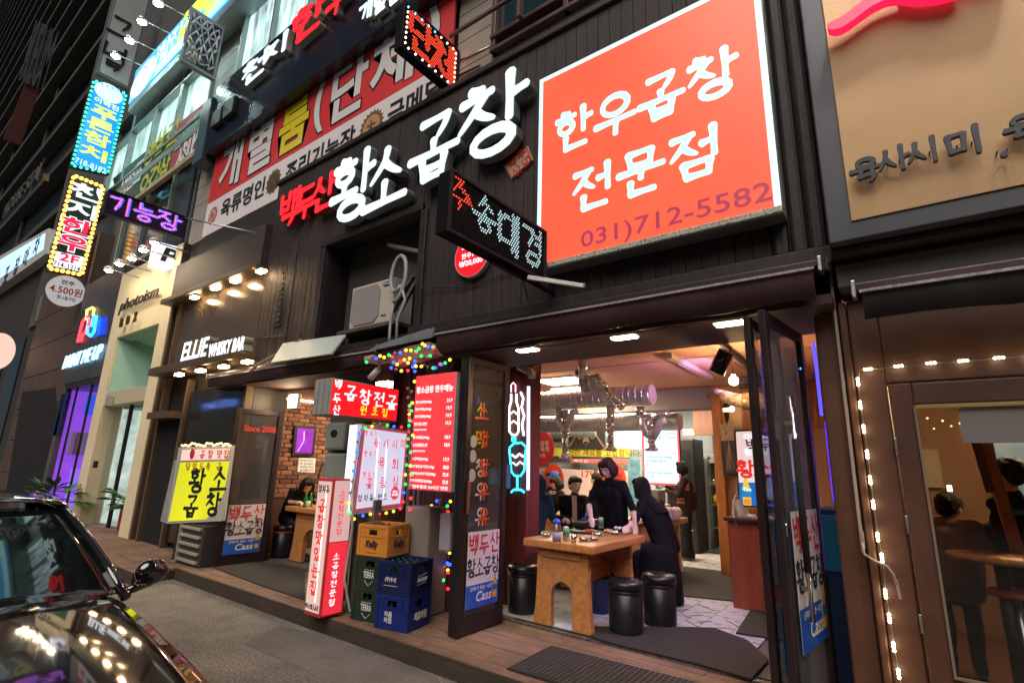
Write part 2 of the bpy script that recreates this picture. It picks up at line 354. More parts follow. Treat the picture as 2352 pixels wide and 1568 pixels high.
BROWNST = mt('brown_stone', (.085, .055, .043), .6, var=.22, vs=1.5, bump=.1)
PINKW = mt('orange_wood', (.45, .17, .05), .45, var=.3, vs=3, stretch=(5, 5, .8), bump=.15)
TABLEW = mt('table_wood', (.52, .22, .07), .32, var=.32, vs=3, stretch=(6, 1, 6), bump=.12, coat=.3)
REDW = mt('red_wood', (.26, .055, .022), .45, var=.25, vs=3, stretch=(4, 4, .7), bump=.1)
GLASS = glassmat('clear_glass', refl=.03, dirt=.03)
GLASSD = glassmat('dusty_glass', (.75, .75, .78), refl=.10, rough=.06, dirt=.13)
DARKG = mt('dark_mirror_glass', (.014, .012, .011), .05, 0, spec=.9)
RED = mt('red_print', (.62, .03, .03), .5); WHP = mt('white_print', (.75, .75, .76), .5); BKP = mt('black_print', (.012, .012, .014), .5)
YEL = mt('yellow_print', (.75, .62, .03), .5); BLUE = mt('blue_print', (.01, .07, .42), .5)
E_W = em('light_white', (.70, .88, .94), 1.0); E_RD = em('light_red_letter', (1, .02, .03), 1.0); E_WARM = em('lamp_warm', (1, .72, .40), 62)
E_WARM2 = em('lamp_warm_small', (1, .68, .36), 60); E_COOL = em('lamp_cool', (.72, 1, .95), 170)
# ================================================================ ground
road = kind(MB().box(-120, 30, -60, 14, -.3, 0).ob('road', ASPH))
patch = kind(MB().prism([at(*p, Z=.004) for p in ((640, 1436), (760, 1462), (880, 1498), (1010, 1562), (1000, 1620), (800, 1600), (690, 1530), (560, 1478))], (0, 0, -.003)).ob('asphalt_patch', mt('asphalt_patch', (.13, .115, .105), .9, col2=(.24, .22, .20), vs=90, bump=.5, bs=140, thr=(.4, .75), big=.35, bigs=1.5)))
crack = MB(); pts = [Vector((-3.2 + .05 * math.sin(k * 2.1) + .01 * k, 2.2 + .09 * k, .0015)) for k in range(9)]
for a, b in zip(pts, pts[1:]): crack.bar(a + Vector((random.uniform(-.03, .03), 0, 0)), b, .012, .003)
crack.ob('crack', BKP, road)
dk = kind(MB().box(-8.3, 3, 3.46, 4.56, 0, .11).ob('wooden_deck', RISER))
deck_rows = [3.43 + .143 * k for k in range(8)]
for k, y in enumerate(deck_rows):
    x = -8.3 - random.random()
    while x < 3:
        L_ = random.choice((1.8, 2.4, 3.0)); a, b = max(x, -8.3), min(x + L_, 3)
        if b - a > .05: MB().bbox(a + .002, b - .002, y + .004, y + .139, .112, .15 + random.uniform(-.002, .001), .004).ob('plank', DECK, dk)
        x += L_
MB().box(-8.3, 3, 3.415, 3.428, .0, .145).ob('riser_board', RISER, dk)
dk2 = kind(MB().box(-17, -8.32, 2.95, 4.9, 0, .11).ob('neighbour_deck', RISER))
for k in range(13):
    y = 2.93 + .147 * k
    for a, b in ((-17, -13.2), (-13.2, -10.6), (-10.6, -8.32)): MB().bbox(a + .003, b - .003, y + .004, y + .143, .112, .148 + random.uniform(-.002, .001), .004).ob('plank', DECK, dk2)
MB().box(-17, -8.32, 2.915, 2.928, 0, .145).ob('riser_board', RISER, dk2)
# ================================================================ shop front: timber-clad upper wall
shop = th('wooden_shop_front', 'dark timber-clad upper front of the restaurant with vertical boards', 'building', (-4, 4, 0))
def boards(x0, x1, z0, z1, y=3.95, w_=.126):
    x = x0
    while x < x1 - .01:
        e = min(x + w_, x1); j = random.uniform(0, .006)
        MB().bbox(x + .0018, e - .0018, y + j, y + .03 + j, z0, z1, .004).ob('board', WOODB, shop); x = e
boards(-8.07, -6.37, 2.85, 6.17); boards(-6.37, -4.41, 4.74, 6.17); boards(-4.41, -.62, 3.17, 6.17)
for x in (-.62, -.50, -.385): MB().bbox(x, x + .108, 3.93, 4.03, 3.16, 6.3, .03).ob('corner_board', WOODB2, shop)
MB().box(-8.07, -.27, 3.985, 4.18, 4.74, 6.17).ob('wall_core', WOODB2, shop)
MB().box(-8.07, -6.37, 3.985, 4.18, 2.85, 4.738).ob('wall_core', WOODB2, shop); MB().box(-4.41, -.27, 3.985, 4.18, 3.1, 4.738).ob('wall_core', WOODB2, shop)
for a, b, z0, z1, y0 in ((-8.1, -.25, 6.17, 6.25, 3.91), (-4.45, -.25, 3.05, 3.168, 3.88), (-6.5, -4.38, 4.64, 4.738, 3.90)):
    MB().bbox(a, b, y0, 4.15, z0, z1, .012).ob('trim', WOODB2, shop)
MB().bbox(-6.50, -6.375, 3.91, 4.45, 3.0, 4.638, .01).ob('trim', WOODB2, shop); MB().bbox(-4.408, -4.30, 3.91, 4.45, 3.17, 4.638, .01).ob('trim', WOODB2, shop)
for k in range(11): MB().bar((-7.62 + .012 * k, 3.94, 3.62 + .085 * k), (-7.38 - .012 * k, 3.94, 3.62 + .085 * k), .012, .03).ob('vent_slat', WOODB2, shop)
# window niche
MB().box(-6.37, -4.41, 4.44, 4.46, 2.95, 4.64).ob('niche_back', mt('dark_room', (.006, .006, .007), .3), shop)
win = MB()
for z in (3.05, 3.76, 4.36, 4.6): win.bbox(-6.37, -4.41, 4.38, 4.43, z, z + .05, .006)
for x in (-6.33, -5.3, -4.46): win.bbox(x, x + .05, 4.37, 4.42, 2.95, 4.64, .006)
win.ob('window_frame', mt('bronze_aluminium', (.10, .085, .08), .4, .6, var=.2), shop)
MB().box(-6.3, -4.45, 4.40, 4.405, 3.0, 4.6).ob('window_pane', glassmat('window_dark_glass', (.5, .5, .52), .05), shop)
MB().bar((-5.3, 4.2, 4.5), (-4.6, 4.3, 4.25), .1, .04).ob('ceiling_strip', GREYP, shop)
MB().box(-6.37, -4.41, 3.95, 4.44, 2.95, 3.12).ob('sill', WOODB2, shop)
# soffit, header, ledges
MB().box(-9.0, -.28, 3.80, 4.62, 2.735, 2.80).ob('soffit', MAROON, shop)
MB().box(-9.0, -.28, 4.50, 4.62, 2.80, 3.4).ob('header', WOODB2, shop)
MB().bbox(-4.45, -.26, 3.83, 4.2, 2.97, 3.04, .01).ob('ledge', WOODB2, shop)
MB().bbox(-9.0, -4.3, 3.85, 4.2, 2.90, 2.97, .01).ob('ledge', WOODB2, shop)
MB().box(-.43, -.26, 4.42, 4.66, .15, 2.735).ob('jamb_board', mt('jamb_brown', (.07, .03, .02), .5), shop)
# awning cassettes (two, over the two door openings)
def awning(x0, x1, zt, zb, lab, y=3.72, sag=.03, mat_=MAROON):
    t = th('retracted_awning', lab, 'awning', ((x0 + x1) / 2, y, zb), 'retracted cloth awnings over the fronts')
    MB().bbox(x0 - .02, x1 + .02, y - .035, y + .05, zt, zt + .055, .012).ob('front_rail', mt('awning_rail', (.045, .03, .033), .4, .5, var=.2), t)
    MB().box(x0 + .01, x1 - .01, y - .045, y - .036, zt - .012, zt + .006).ob('rail_lip', mt('chipped_paint', (.30, .27, .26), .8, var=.5, vs=40), t)
    n = 24; v = []
    for k in range(n + 1):
        x = x0 + .02 + (x1 - x0 - .04) * k / n; o_ = .012 * math.sin(k * 1.3) + .008 * math.sin(k * 2.9)
        v += [(x, y - .02, zt), (x, y - .02 + o_, zb + sag * math.sin(k * .9) * .3)]
    v += [(a, b + .012, c) for a, b, c in v]; N = 2 * (n + 1)
    MB().add(v, [(2 * k, 2 * k + 1, 2 * k + 3, 2 * k + 2) for k in range(n)] + [(N + 2 * k, N + 2 * k + 2, N + 2 * k + 3, N + 2 * k + 1) for k in range(n)] + [(2 * k + 1, N + 2 * k + 1, N + 2 * k + 3, 2 * k + 3) for k in range(n)], True).ob('valance', mat_, t)
    for x in (x0 - .03, x1 + .01): MB().bbox(x, x + .025, y - .05, y + .06, zt - .03, zt + .07, .006).ob('end_cap', METAL, t)
    return t
awning(-3.80, -.34, 2.955, 2.745, 'long maroon awning rolled up over the wide open doorway')
awning(-8.95, -4.75, 2.89, 2.735, 'maroon awning rolled up over the brick dining room')
# ceiling soffit lamps
def soffit_lamp(px, lab, y=3.86, z=2.735, w_=.205, m_=None, parent_group='lamps under the awning soffit'):
    p = at(px[0], px[1], Y=y); t = th('soffit_lamp', lab, 'lamp', (p.x, y, z), parent_group)
    MB().bbox(p.x - w_ / 2 - .012, p.x + w_ / 2 + .012, y - .055, y + .055, z - .03, z - .001, .008).ob('housing', WHITE, t)
    MB().bbox(p.x - w_ / 2, p.x + w_ / 2, y - .045, y + .045, z - .042, z - .031, .004).ob('lens', m_ or E_WARM, t)
for px, n in (((1212, 797), 'leftmost of the three lamps over the open doorway, near the glass door'), ((1434, 766), 'middle of the three lamps over the open doorway'), ((1676, 730), 'rightmost of the three lamps over the open doorway')): soffit_lamp(px, 'warm rectangular lamp, ' + n)
# bent sheet and exposed joists where the two awnings meet
js = th('bent_flashing', 'grey bent metal flashing over the gap between the awnings', 'flashing', (-4.3, 3.7, 2.85))
a, b, c_, d = at(848, 803, Y=3.35), at(1000, 770, Y=3.70), at(990, 752, Y=3.9), at(872, 790, Y=3.8)
MB().prism([a, b, c_, d], (0, .0, -.015)).ob('sheet', mt('grey_sheet', (.16, .17, .19), .5, .4, var=.3), js)
MB().prism([at(860, 812, Y=3.5), at(985, 785, Y=3.62), at(1000, 812, Y=3.62), at(905, 840, Y=3.55)], (0, .12, 0)).ob('lining', mt('pinkish_board', (.28, .12, .10), .7, var=.3), js)
cm = th('security_camera', 'white bullet camera hanging under the bulb-wrapped flashing', 'camera', tuple(at(868, 840, Y=3.6)))
p = at(872, 832, Y=3.6); MB().bbox(p.x - .16, p.x + .12, 3.5, 3.7, p.z, p.z + .07, .02).ob('junction_box', GREYP, cm)
MB().cyl(p, p - Vector((0, 0, .08)), .012).ob('arm', WHITE, cm); q = at(862, 858, Y=3.6)
MB().cyl(q + Vector((.05, 0, .045)), q - Vector((.06, .02, .05)), .035).ob('body', WHITE, cm)
# translucent rain flap on the left awning
rf = th('translucent_flap', 'pale translucent plastic sheet lying tilted over the left awning', 'sheet', tuple(at(700, 800, Y=3.6)))
MB().prism([at(622, 832, Y=3.35), at(650, 788, Y=3.75), at(793, 768, Y=3.85), at(760, 812, Y=3.45)], (0, .02, -.01)).ob('sheet', mt('pale_sheet', (.42, .50, .46), .35, var=.08), rf)
cab = MB().tube([at(575, 852, Y=3.6), at(590, 838, Y=3.6), at(650, 806, Y=3.7), at(692, 780, Y=3.78)], .018)
tag(cab.ob('drooping_pipe', mt('old_pipe', (.33, .29, .26), .7, var=.2)), 'beige pipe bending along the left end of the left awning', 'pipe')
# ================================================================ outdoor AC unit in the niche
ac = th('air_conditioner', 'beige outdoor air conditioner with coiled pipe in the wall niche', 'air conditioner', (-5.4, 4.1, 3.3))
ACM = mt('ac_beige', (.52, .47, .42), .5, var=.06, vs=2)
MB().bbox(-5.72, -4.86, 3.98, 4.30, 3.32, 3.90, .02).ob('casing', ACM, ac)
c8 = [(-.24, .27), (.22, .27), (.29, .18), (.29, -.18), (.2, -.27), (-.2, -.27), (-.29, -.2), (-.29, .2)]
MB().prism([(-5.40 + x * .96, 3.968, 3.61 + z * .93) for x, z in c8], (0, .015, 0)).ob('fan_grille', mt('ac_grille', (.30, .27, .28), .7, bump=.6, bs=90), ac)
MB().disc((-5.0, 3.974, 3.83), X3, Z3, .085, .03, Vector((0, .01, 0))).ob('badge', mt('navy_badge', (.01, .03, .25), .4), ac)
ftext(ac, 'SAMSUNG', (-5.0, 3.972, 3.83), FU, FV, FN, .12, .024, WHP)
ftext(ac, 'INVERTER', (-5.02, 3.975, 3.42), FU, FV, FN, .1, .022, BKP)
MB().bbox(-5.86, -4.72, 3.9, 4.32, 3.25, 3.30, .008).ob('tray', mt('rusty_tray', (.10, .07, .06), .7, .3, var=.4), ac)
coil = MB(); cc = Vector((-4.73, 3.92, 3.86))
loop = [cc + Vector((math.sin(t) * .13, .02 * math.cos(t), math.cos(t) * .27 - .02 * t)) for t in [k * .42 for k in range(-9, 9)]]
coil.tube(loop, .026, 8); tail = loop[-1]
coil.tube([loop[0], loop[0] + Vector((.1, 0, -.2)), (-4.66, 3.9, 3.3), (-4.60, 3.86, 3.02)], .018); coil.tube([tail, tail + Vector((-.02, 0, -.2)), (-4.78, 3.9, 3.2), (-4.70, 3.84, 3.02)], .018)
coil.ob('refrigerant_pipe', GREYP, ac)
MB().bar((-4.82, 3.96, 3.42), (-4.5, 3.96, 3.82), .05, .02).ob('bracket', METAL, ac); MB().bar((-4.8, 3.95, 3.25), (-4.45, 3.95, 3.7), .04, .02).ob('bracket', METAL, ac)
# ================================================================ channel letters on the boards
bigname = th('shop_name_letters', 'large white lit brush letters of the shop name beside small red ones', 'sign', (-4.4, 3.9, 4.9))
DEP = .11
SIDE = mt('letter_side', (.20, .21, .21), .6)
def channel(parent, ch, x0, x1, z0, z1, face, w_, side=SIDE, y=3.90, slant=0, name='letter', dep=None):
    d = dep or DEP; O = (x0, y, z0); mb = MB(); put_text(mb, ch, O, FU, FV, FN, x1 - x0, z1 - z0, w_, d, True, slant, .0); s_ = mb.ob(name, side, parent)
    mb = MB(); put_text(mb, ch, (x0, y - d - .006, z0), FU, FV, FN, x1 - x0, z1 - z0, w_ * .92, .008, True, slant, 0); mb.ob('lit_face', face, s_)
def chan_px(parent, ch, bx, face, w_, y=3.90, shr=.34, **k):
    x0, y0, x1, y1 = bx; cy = (y0 + y1) / 2; cx = (x0 + x1) / 2; s = abs((1022 - cy) / (cx + 451)) * (x1 - x0) * shr
    A = at(x0, cy, Y=y - DEP); B = at(x1, cy, Y=y - DEP); T = at(cx, y0 + s * .5, Y=y - DEP); Bm = at(cx, y1 - s * .5, Y=y - DEP)
    channel(parent, ch, A.x, B.x, Bm.z, T.z, face, w_, y=y, **k)
for ch, bx, w_ in (('황', (766, 358, 856, 508), .14), ('소', (842, 338, 934, 480), .15), ('곱', (946, 264, 1052, 416), .14), ('창', (1056, 178, 1210, 366), .135)): chan_px(bigname, ch, bx, E_W, w_)
for ch, bx in (('백', (640, 440, 682, 520)), ('두', (678, 425, 722, 500)), ('산', (716, 402, 766, 482))): chan_px(bigname, ch, bx, E_RD, .17, side=mt('letter_side_red', (.25, .02, .03), .6), dep=.08)
seal = th('carved_seal_plaque', 'tilted square plaque with a carved red seal between the letters and the orange sign', 'plaque', tuple(at(1190, 373, Y=3.93)))
P4 = [at(1157, 382, Y=3.93), at(1175, 412, Y=3.93), at(1224, 367, Y=3.93), at(1211, 335, Y=3.93)]
MB().prism(P4, (0, .04, 0)).ob('board', mt('seal_tan', (.50, .34, .25), .6, var=.2), seal)
cen = sum(P4, Vector()) / 4; u_ = (P4[2] - P4[1]).normalized(); v_ = (P4[0] - P4[1]).normalized()
for ch, du, dv in (('백', -.06, .06), ('두', .075, .07), ('산', -.06, -.075), ('印', .075, -.07)):
    mb = MB(); put_text(mb, ch, cen + u_ * (du - .06) + v_ * (dv - .06), u_, v_, FN, .12, .12, .09, .004); mb.ob('letter', RED, seal)
fr = MB()
for i in range(4): fr.bar(P4[i].lerp(cen, .08) - Y3 * .004, P4[(i + 1) % 4].lerp(cen, .08) - Y3 * .004, .008, .008)
fr.ob('border', RED, seal)
# ================================================================ orange light box
ob_ = th('orange_light_box', 'huge orange-red backlit sign with pale blue brush writing and telephone number', 'sign', (-1.5, 3.9, 4.4))
x0, x1, z0, z1 = -2.585, -.505, 3.42, 5.50
MB().bbox(x0, x1, 3.76, 3.945, z0, z1, .01).ob('frame', mt('box_side', (.20, .20, .21), .6, var=.3), ob_)
MB().box(x0 + .004, x1 - .004, 3.752, 3.759, z0 + .004, z1 - .004).ob('white_border', em('light_border', (.62, .85, .88), .95, var=.1), ob_)
MB().box(x0 + .055, x1 - .05, 3.744, 3.751, z0 + .05, z1 - .06).ob('orange_face', em('light_orange', (.96, .095, .045), 1.0, var=.12, vs=1.1, stretch=(1, 1, 1.6)), ob_)
lic = mt('lichen_paint', (.50, .50, .42), .8, col2=(.06, .08, .05), vs=60, thr=(.48, .62), bump=.4)
MB().bbox(x0 + .05, x1 - .0, 3.735, 3.758, z0, z0 + .05, .006).ob('peeling_edge', lic, ob_)
E_LB = em('light_lettering_blue', (.55, .83, .92), .92); E_CREAM = em('light_cream_edge', (.9, .88, .72), .9)
def frow(parent, text, pa, pb, H, Y, mat_, w_=.13, asp=1, **k): return letters(parent, text, at(*pa, Y=Y), at(*pb, Y=Y), FU, FV, FN, H, mat_, w_, asp=asp, **k)
frow(ob_, '한우곱창', (1318, 298), (1636, 176), .405, 3.744, E_LB, .12, asp=.95, depth=.003, outline=(E_CREAM, .035))
frow(ob_, '전문점', (1361, 432), (1596, 356), .40, 3.744, E_LB, .12, asp=1.0, depth=.003, outline=(E_CREAM, .035))
pa = at(1530, 505, Y=3.744); a = at(1318, 560, Y=3.744); b = at(1748, 452, Y=3.744)
ftext(ob_, '031)712-5582', (pa.x, 3.744, (a.z + b.z) / 2), FU, FV, FN, b.x - a.x, .20, em('light_mauve', (.36, .045, .085), .8), bold=.012, name='phone_number')
MB().bar((-2.58, 3.84, 3.95), (-2.93, 3.93, 3.86), .035).ob('stay_bar', mt('pink_bar', (.45, .30, .30), .5), ob_)
# ================================================================ round price sign
rp = th('round_price_sign', 'round red lit disc sign with a price, half hidden by the LED board', 'sign', tuple(at(1085, 590, Y=3.93)))
c = at(1083, 585, Y=3.88); MB().disc(c, X3, Z3, .245, .25, Vector((0, .06, 0)), 36).ob('rim', WHITE, rp)
MB().disc(c - Y3 * .004, X3, Z3, .235, .24, Vector((0, .006, 0)), 36).ob('face', em('light_red_disc', (.9, .012, .02), .85), rp)
ftext(rp, '한우1++', c - Y3 * .005 + Vector((.0, 0, .0)), FU, FV, FN, .27, .065, E_W, .02)
ftext(rp, '₩20,000', c - Y3 * .005 + Vector((.0, 0, -.09)), FU, FV, FN, .33, .075, E_W, .02); ftext(rp, '점심특선', c - Y3 * .005 + Vector((.0, 0, .12)), FU, FV, FN, .3, .08, E_W, .02)
# ================================================================ LED matrix boards
LCASE = mt('led_case', (.008, .008, .010), .85, spec=.1)
def led_board(name, label, X, y0, y1, z0, z1, text, nx, ny, cols, dims, loc_txt, thick=.12, off=True, parent_empty=None, w_=.14, r=None, uneven=False, side=LCASE):
    """board seen on its +X face; text: list of (char, u0, v0, u1, v1, material) in 0..1 board units"""
    t = th(name, label, 'LED sign', (X, (y0 + y1) / 2, z0)); W = y1 - y0; H = z1 - z0
    MB().bbox(X - thick, X, y0, y1, z0, z1, .008).ob('case', side, t)
    fr_ = MB(); b_ = .022
    for a in ((y0, y1, z0, z0 + b_), (y0, y1, z1 - b_, z1), (y0, y0 + b_, z0 + b_, z1 - b_), (y1 - b_, y1, z0 + b_, z1 - b_)): fr_.box(X, X + .02, *a)
    fr_.ob('bezel', mt('led_bezel', (.03, .026, .035), .8, spec=.1), t)
    segs = []
    for ch, u0, v0, u1, v1, m_ in text:
        for st in seg_strokes(ch):
            q = [(u0 + x * (u1 - u0), v0 + y * (v1 - v0)) for x, y in st]
            for a, b in zip(q, q[1:]): segs.append((a, b, m_, w_ * (v1 - v0)))
    dots = {}; offs = MB(); r = r or W / nx * .37
    for i in range(nx):
        for j in range(ny):
            u = (i + .5 + (.5 if j % 2 else 0) * .9) / (nx + .5); v = (j + .5) / ny; y = y0 + .03 + u * (W - .06); z = z0 + .03 + v * (H - .06); hit = None
            for a, b, m_, ww in segs:
                ax, ay, bx, by = a[0] * W / H, a[1], b[0] * W / H, b[1]; px, py = u * W / H, v
                dx, dy = bx - ax, by - ay; L2 = dx * dx + dy * dy or 1e-9; tt = max(0, min(1, ((px - ax) * dx + (py - ay) * dy) / L2))
                if math.hypot(px - ax - tt * dx, py - ay - tt * dy) < ww / 2: hit = m_; break
            mb = dots.setdefault(hit.name, (hit, MB()))[1] if hit else offs
            if not hit and not off: continue
            rr = r if hit else r * .8; k = 6
            ring = [(X + .004, y + rr * math.cos(2 * math.pi * q / k), z + rr * math.sin(2 * math.pi * q / k)) for q in range(k)]
            mb.add(ring + [(X + .004 + rr * .8, y, z)], [(q, (q + 1) % k, k) for q in range(k)])
    for nm, (m_, mb) in dots.items(): mb.ob('lit_diodes', m_, t, kind='stuff')
    if offs.v: offs.ob('unlit_diodes', mt('led_off', (.014, .012, .018), .8, spec=.1), t, kind='stuff')
    return t
E_LC = em('led_cyan', (.52, .80, .82), 1.0); E_LR = em('led_red', (1, .07, .03), 1.5); E_LB2 = em('led_blue', (.12, .16, 1), 1.9); E_LP = em('led_pink', (1, .10, .32), 1.6)
L1 = led_board('led_board', 'LED board with cyan and red dotted characters jutting before the orange sign', -2.45, 2.43, 3.70, 3.262, 3.757,
    [('주', -.04, .42, .17, 1.05, E_LR), ('송', .20, .28, .42, .95, E_LC), ('대', .45, .15, .68, .97, E_LC), ('경', .72, .15, .99, .95, E_LC)], 42, 20, 0, 0, 0, w_=.13, r=.0085)
L1b = MB().bar((-2.51, 3.0, 3.24), (-2.51, 3.95, 3.24), .03).bar((-2.5, 3.68, 3.7), (-2.5, 3.95, 3.7), .03); L1b.ob('support_bar', BLKM, L1)
fl = th('fluorescent_fixture', 'thin unlit white tube fixture sticking out under the LED board', 'fixture', (-2.4, 3.4, 3.3)); a, b = at(1212, 637, Y=3.35), at(1342, 657, Y=3.75)
MB().bar(a, b, .03, .035).ob('tube_housing', WHITE, fl); MB().bar(b - Vector((.03, 0, 0)), b + Vector((.02, 0, 0)), .045).ob('end_fitting', METAL, fl)
MB().tube([at(1200, 640, Y=3.5), at(1212, 684, Y=3.9)], .007).ob('hanging_cable', BLKM, fl)
# upper red LED board
L2 = led_board('led_board', 'small LED board with a red block framed by white bulbs near the top edge', -4.3, 3.30, 4.28, 6.48, 7.15, [('단', .08, .1, .52, .95, E_LR), ('체', .5, .02, .98, .95, E_LR)], 34, 20, 0, 0, 0, w_=.17, off=False)
E_BUL = em('border_bulb', (1, .85, .65), 3); E_BULC = em('border_bulb_cyan', (.1, .5, 1), 3)
for k in range(30):
    f = k / 30 * 4; s_ = int(f); f -= s_; y, z = [(3.36 + f * .86, 7.10), (4.22, 7.10 - f * .56), (4.22 - f * .86, 6.54), (3.36, 6.54 + f * .56)][s_]
    MB().ball((-4.29, y, z), .014, 6, 4).ob('bulb', E_BULC if s_ == 0 and f < .6 else E_BUL, L2)
MB().cyl((-4.3, 4.28, 7.0), (-3.75, 4.3, 6.95), .012).ob('stay_rod', METAL, L2); MB().tube([(-4.28, 4.28, 6.75), (-3.9, 4.28, 6.72), (-3.85, 4.28, 6.42)], .014).ob('stay_rod', BLKM, L2)
# 기능장 LED board further left
L3 = led_board('led_board', 'blue and pink LED board reading vertically compressed characters beside the amber sign', -9.0, 1.93, 3.0, 5.08, 5.45,
    [('기', .0, .1, .3, .97, E_LB2), ('능', .33, .1, .6, .97, E_LB2), ('장', .62, .1, .96, .97, E_LB2)], 58, 20, 0, 0, 0, w_=.16, off=False, side=mt('navy_case', (.02, .015, .05), .4))
L3r = led_board('x', 'x', -8.995, 1.915, 2.985, 5.07, 5.44, [('기', .0, .1, .3, .97, E_LP), ('능', .33, .1, .6, .97, E_LP), ('장', .62, .1, .96, .97, E_LP)], 58, 20, 0, 0, 0, w_=.10, off=False)
for ch in list(L3r.children):
    if ch.name.startswith('lit'): ch.parent = L3; ch.matrix_parent_inverse = Matrix.Translation(Vector(L3.location)).inverted()
    else: bpy.data.objects.remove(ch)
bpy.data.objects.remove(L3r)
MB().cyl((-9.0, 2.95, 5.42), (-8.1, 4.2, 5.30), .012).ob('stay_rod', METAL, L3)

for k, (pts, lab) in enumerate((([(-8.0, 3.94, 3.5), (-7.2, 3.93, 3.42), (-6.6, 3.93, 3.46), (-6.4, 3.9, 3.2)], 'thin black cable sagging across the timber wall left of the niche'), ([(-4.3, 3.9, 3.62), (-3.6, 3.93, 3.50), (-2.9, 3.93, 3.56), (-2.6, 3.93, 3.9)], 'thin cable running to the round red sign'), ([(-3.4, 3.81, 2.725), (-2.4, 3.82, 2.70), (-1.4, 3.82, 2.72), (-.7, 3.82, 2.715)], 'thin reddish wire strung between the soffit lamps'))):
    tag(MB().tube(pts, .005, 5).ob('cable', BLKM if k < 2 else mt('wire_red', (.2, .06, .04), .6)), lab, 'cable')
for k, (x, y, lab) in enumerate(((-4.05, 2.45, 'crumpled white paper scrap on the asphalt'), (-2.9, 2.3, 'small pale cigarette end on the asphalt'), (-1.9, 3.62, 'tiny white crumb of litter on the deck planks'))):
    tag(MB().bbox(x, x + (.07, .03, .015)[k], y, y + .02, (.002, .002, .155)[k], (.012, .010, .163)[k], .003).ob('litter_scrap', WHITE), lab, 'litter')
# ================================================================ upper masonry building behind the timber front
def quad(parent, name, pts, mat, Y=None, X=None, n=None, thick=.03, lift=0):
    P = [at(*p, Y=Y, X=X) for p in pts]; n = n or ((0, thick, 0) if Y is not None else (-thick, 0, 0))
    if lift: P = [p + (Vector((0, -lift, 0)) if Y is not None else Vector((lift, 0, 0))) for p in P]
    return MB().prism(P, n).ob(name, mat, parent)
bld = th('masonry_building', 'beige stone-panelled building above the timber shop front with banner and dark windows', 'building', (-5, 4.5, 6))
MB().box(-11.6, 4, 4.36, 12, 3.45, 22).box(-12.7, -11.6, 4.36, 12, 6.05, 22).ob('wall', mt('wall_core', (.06, .055, .05), .8), bld)
def panels(x0, x1, z0, z1, w_, h, mat_=STONE, y=4.30, skip=None, par_=None):
    nx = max(1, round((x1 - x0) / w_)); nz = max(1, round((z1 - z0) / h)); src = {}
    for i in range(nx):
        for j in range(nz):
            a, b = x0 + (x1 - x0) * i / nx, x0 + (x1 - x0) * (i + 1) / nx; c, d = z0 + (z1 - z0) * j / nz, z0 + (z1 - z0) * (j + 1) / nz
            if skip and skip((a + b) / 2, (c + d) / 2): continue
            MB().bbox(a + .006, b - .006, y + random.uniform(0, .004), y + .055, c + .006, d - .006, .004).ob('panel', mat_, par_ or bld)
panels(-4.35, -3.7, 6.4, 8.2, .65, .45); panels(-12.6, -11.62, 5.9, 8.6, .98, .45); panels(-3.7, 1.5, 6.40, 6.75, .9, .35)
# window row to the right of the banner
wf = MB(); DRED = mt('window_rail', (.12, .07, .075), .45, .3, var=.2)
for x in (-3.68, -2.6, -1.5, -.4): wf.bbox(x, x + .07, 4.22, 4.34, 6.75, 9.4, .01)
for z in (6.75, 6.95, 9.3): wf.bbox(-3.68, 1, 4.20, 4.34, z, z + .06, .01)
kind(wf.ob('window_frame', DRED, bld), 'stuff')
MB().box(-3.6, 1, 4.31, 4.33, 6.8, 9.3).ob('window_pane', mt('night_glass', (.01, .03, .045), .08, spec=.8), bld)
rl = MB().bar((-4.2, 4.0, 7.12), (-1.5, 4.0, 7.12), .04).bar((-3.05, 4.0, 6.75), (-3.05, 4.0, 7.5), .07, .05)
tag(rl.ob('window_rail_bar', DRED), 'maroon rail fixed across the upper windows above the timber wall', 'rail')
# banner
bn = th('restaurant_banner', 'long red banner with white and yellow heavy lettering over a white strip', 'banner', (-8, 4.2, 7))
bx0, bx1 = -11.6, -4.35; zt, zm, zb = at(588, 272, Y=4.2).z + .05, 6.99, 6.2
MB().bbox(bx0, bx1, 4.2, 4.24, zm, zt, .004).ob('red_cloth', mt('banner_red', (.70, .032, .04), .55, var=.08, vs=.8), bn)
MB().bbox(bx0, bx1, 4.2, 4.24, zb, zm - .002, .004).ob('white_cloth', mt('banner_white', (.82, .76, .78), .55, var=.06, vs=.8), bn)
for ch, p, w_, col in (('개', (528, 388), .95, 0), ('별', (596, 340), .95, 0), ('룸', (674, 285), .98, 1), ('(', (733, 255), .34, 0), ('단', (800, 205), .98, 0), ('체', (900, 140), 1.02, 0), (')', (990, 80), .34, 0)):
    q = at(*p, Y=4.19); c = Vector((q.x, 4.197, (zm + zt) / 2 - .05)); h = (zt - zm) * .78
    ftext(bn, ch, c, FU, FV, FN, w_ * 1.06, h * 1.05, BKP, .055, .001, .001, name='lettering_outline')
    ftext(bn, ch, c, FU, FV, FN, w_, h, mt('banner_yellow', (.80, .66, .02), .5) if col else WHP, .03, .001, .005, name='letter')
for tx, pa, pb in (('육류명인', (505, 492), (606, 435)), ('조리기능장', (655, 398), (815, 303)), ('금메달', (892, 245), (1018, 190))):
    a, b = at(*pa, Y=4.19), at(*pb, Y=4.19); ftext(bn, tx, ((a.x + b.x) / 2, 4.198, (zm + zb) / 2 + (.04)), FU, FV, FN, b.x - a.x, .42, BKP, .025)
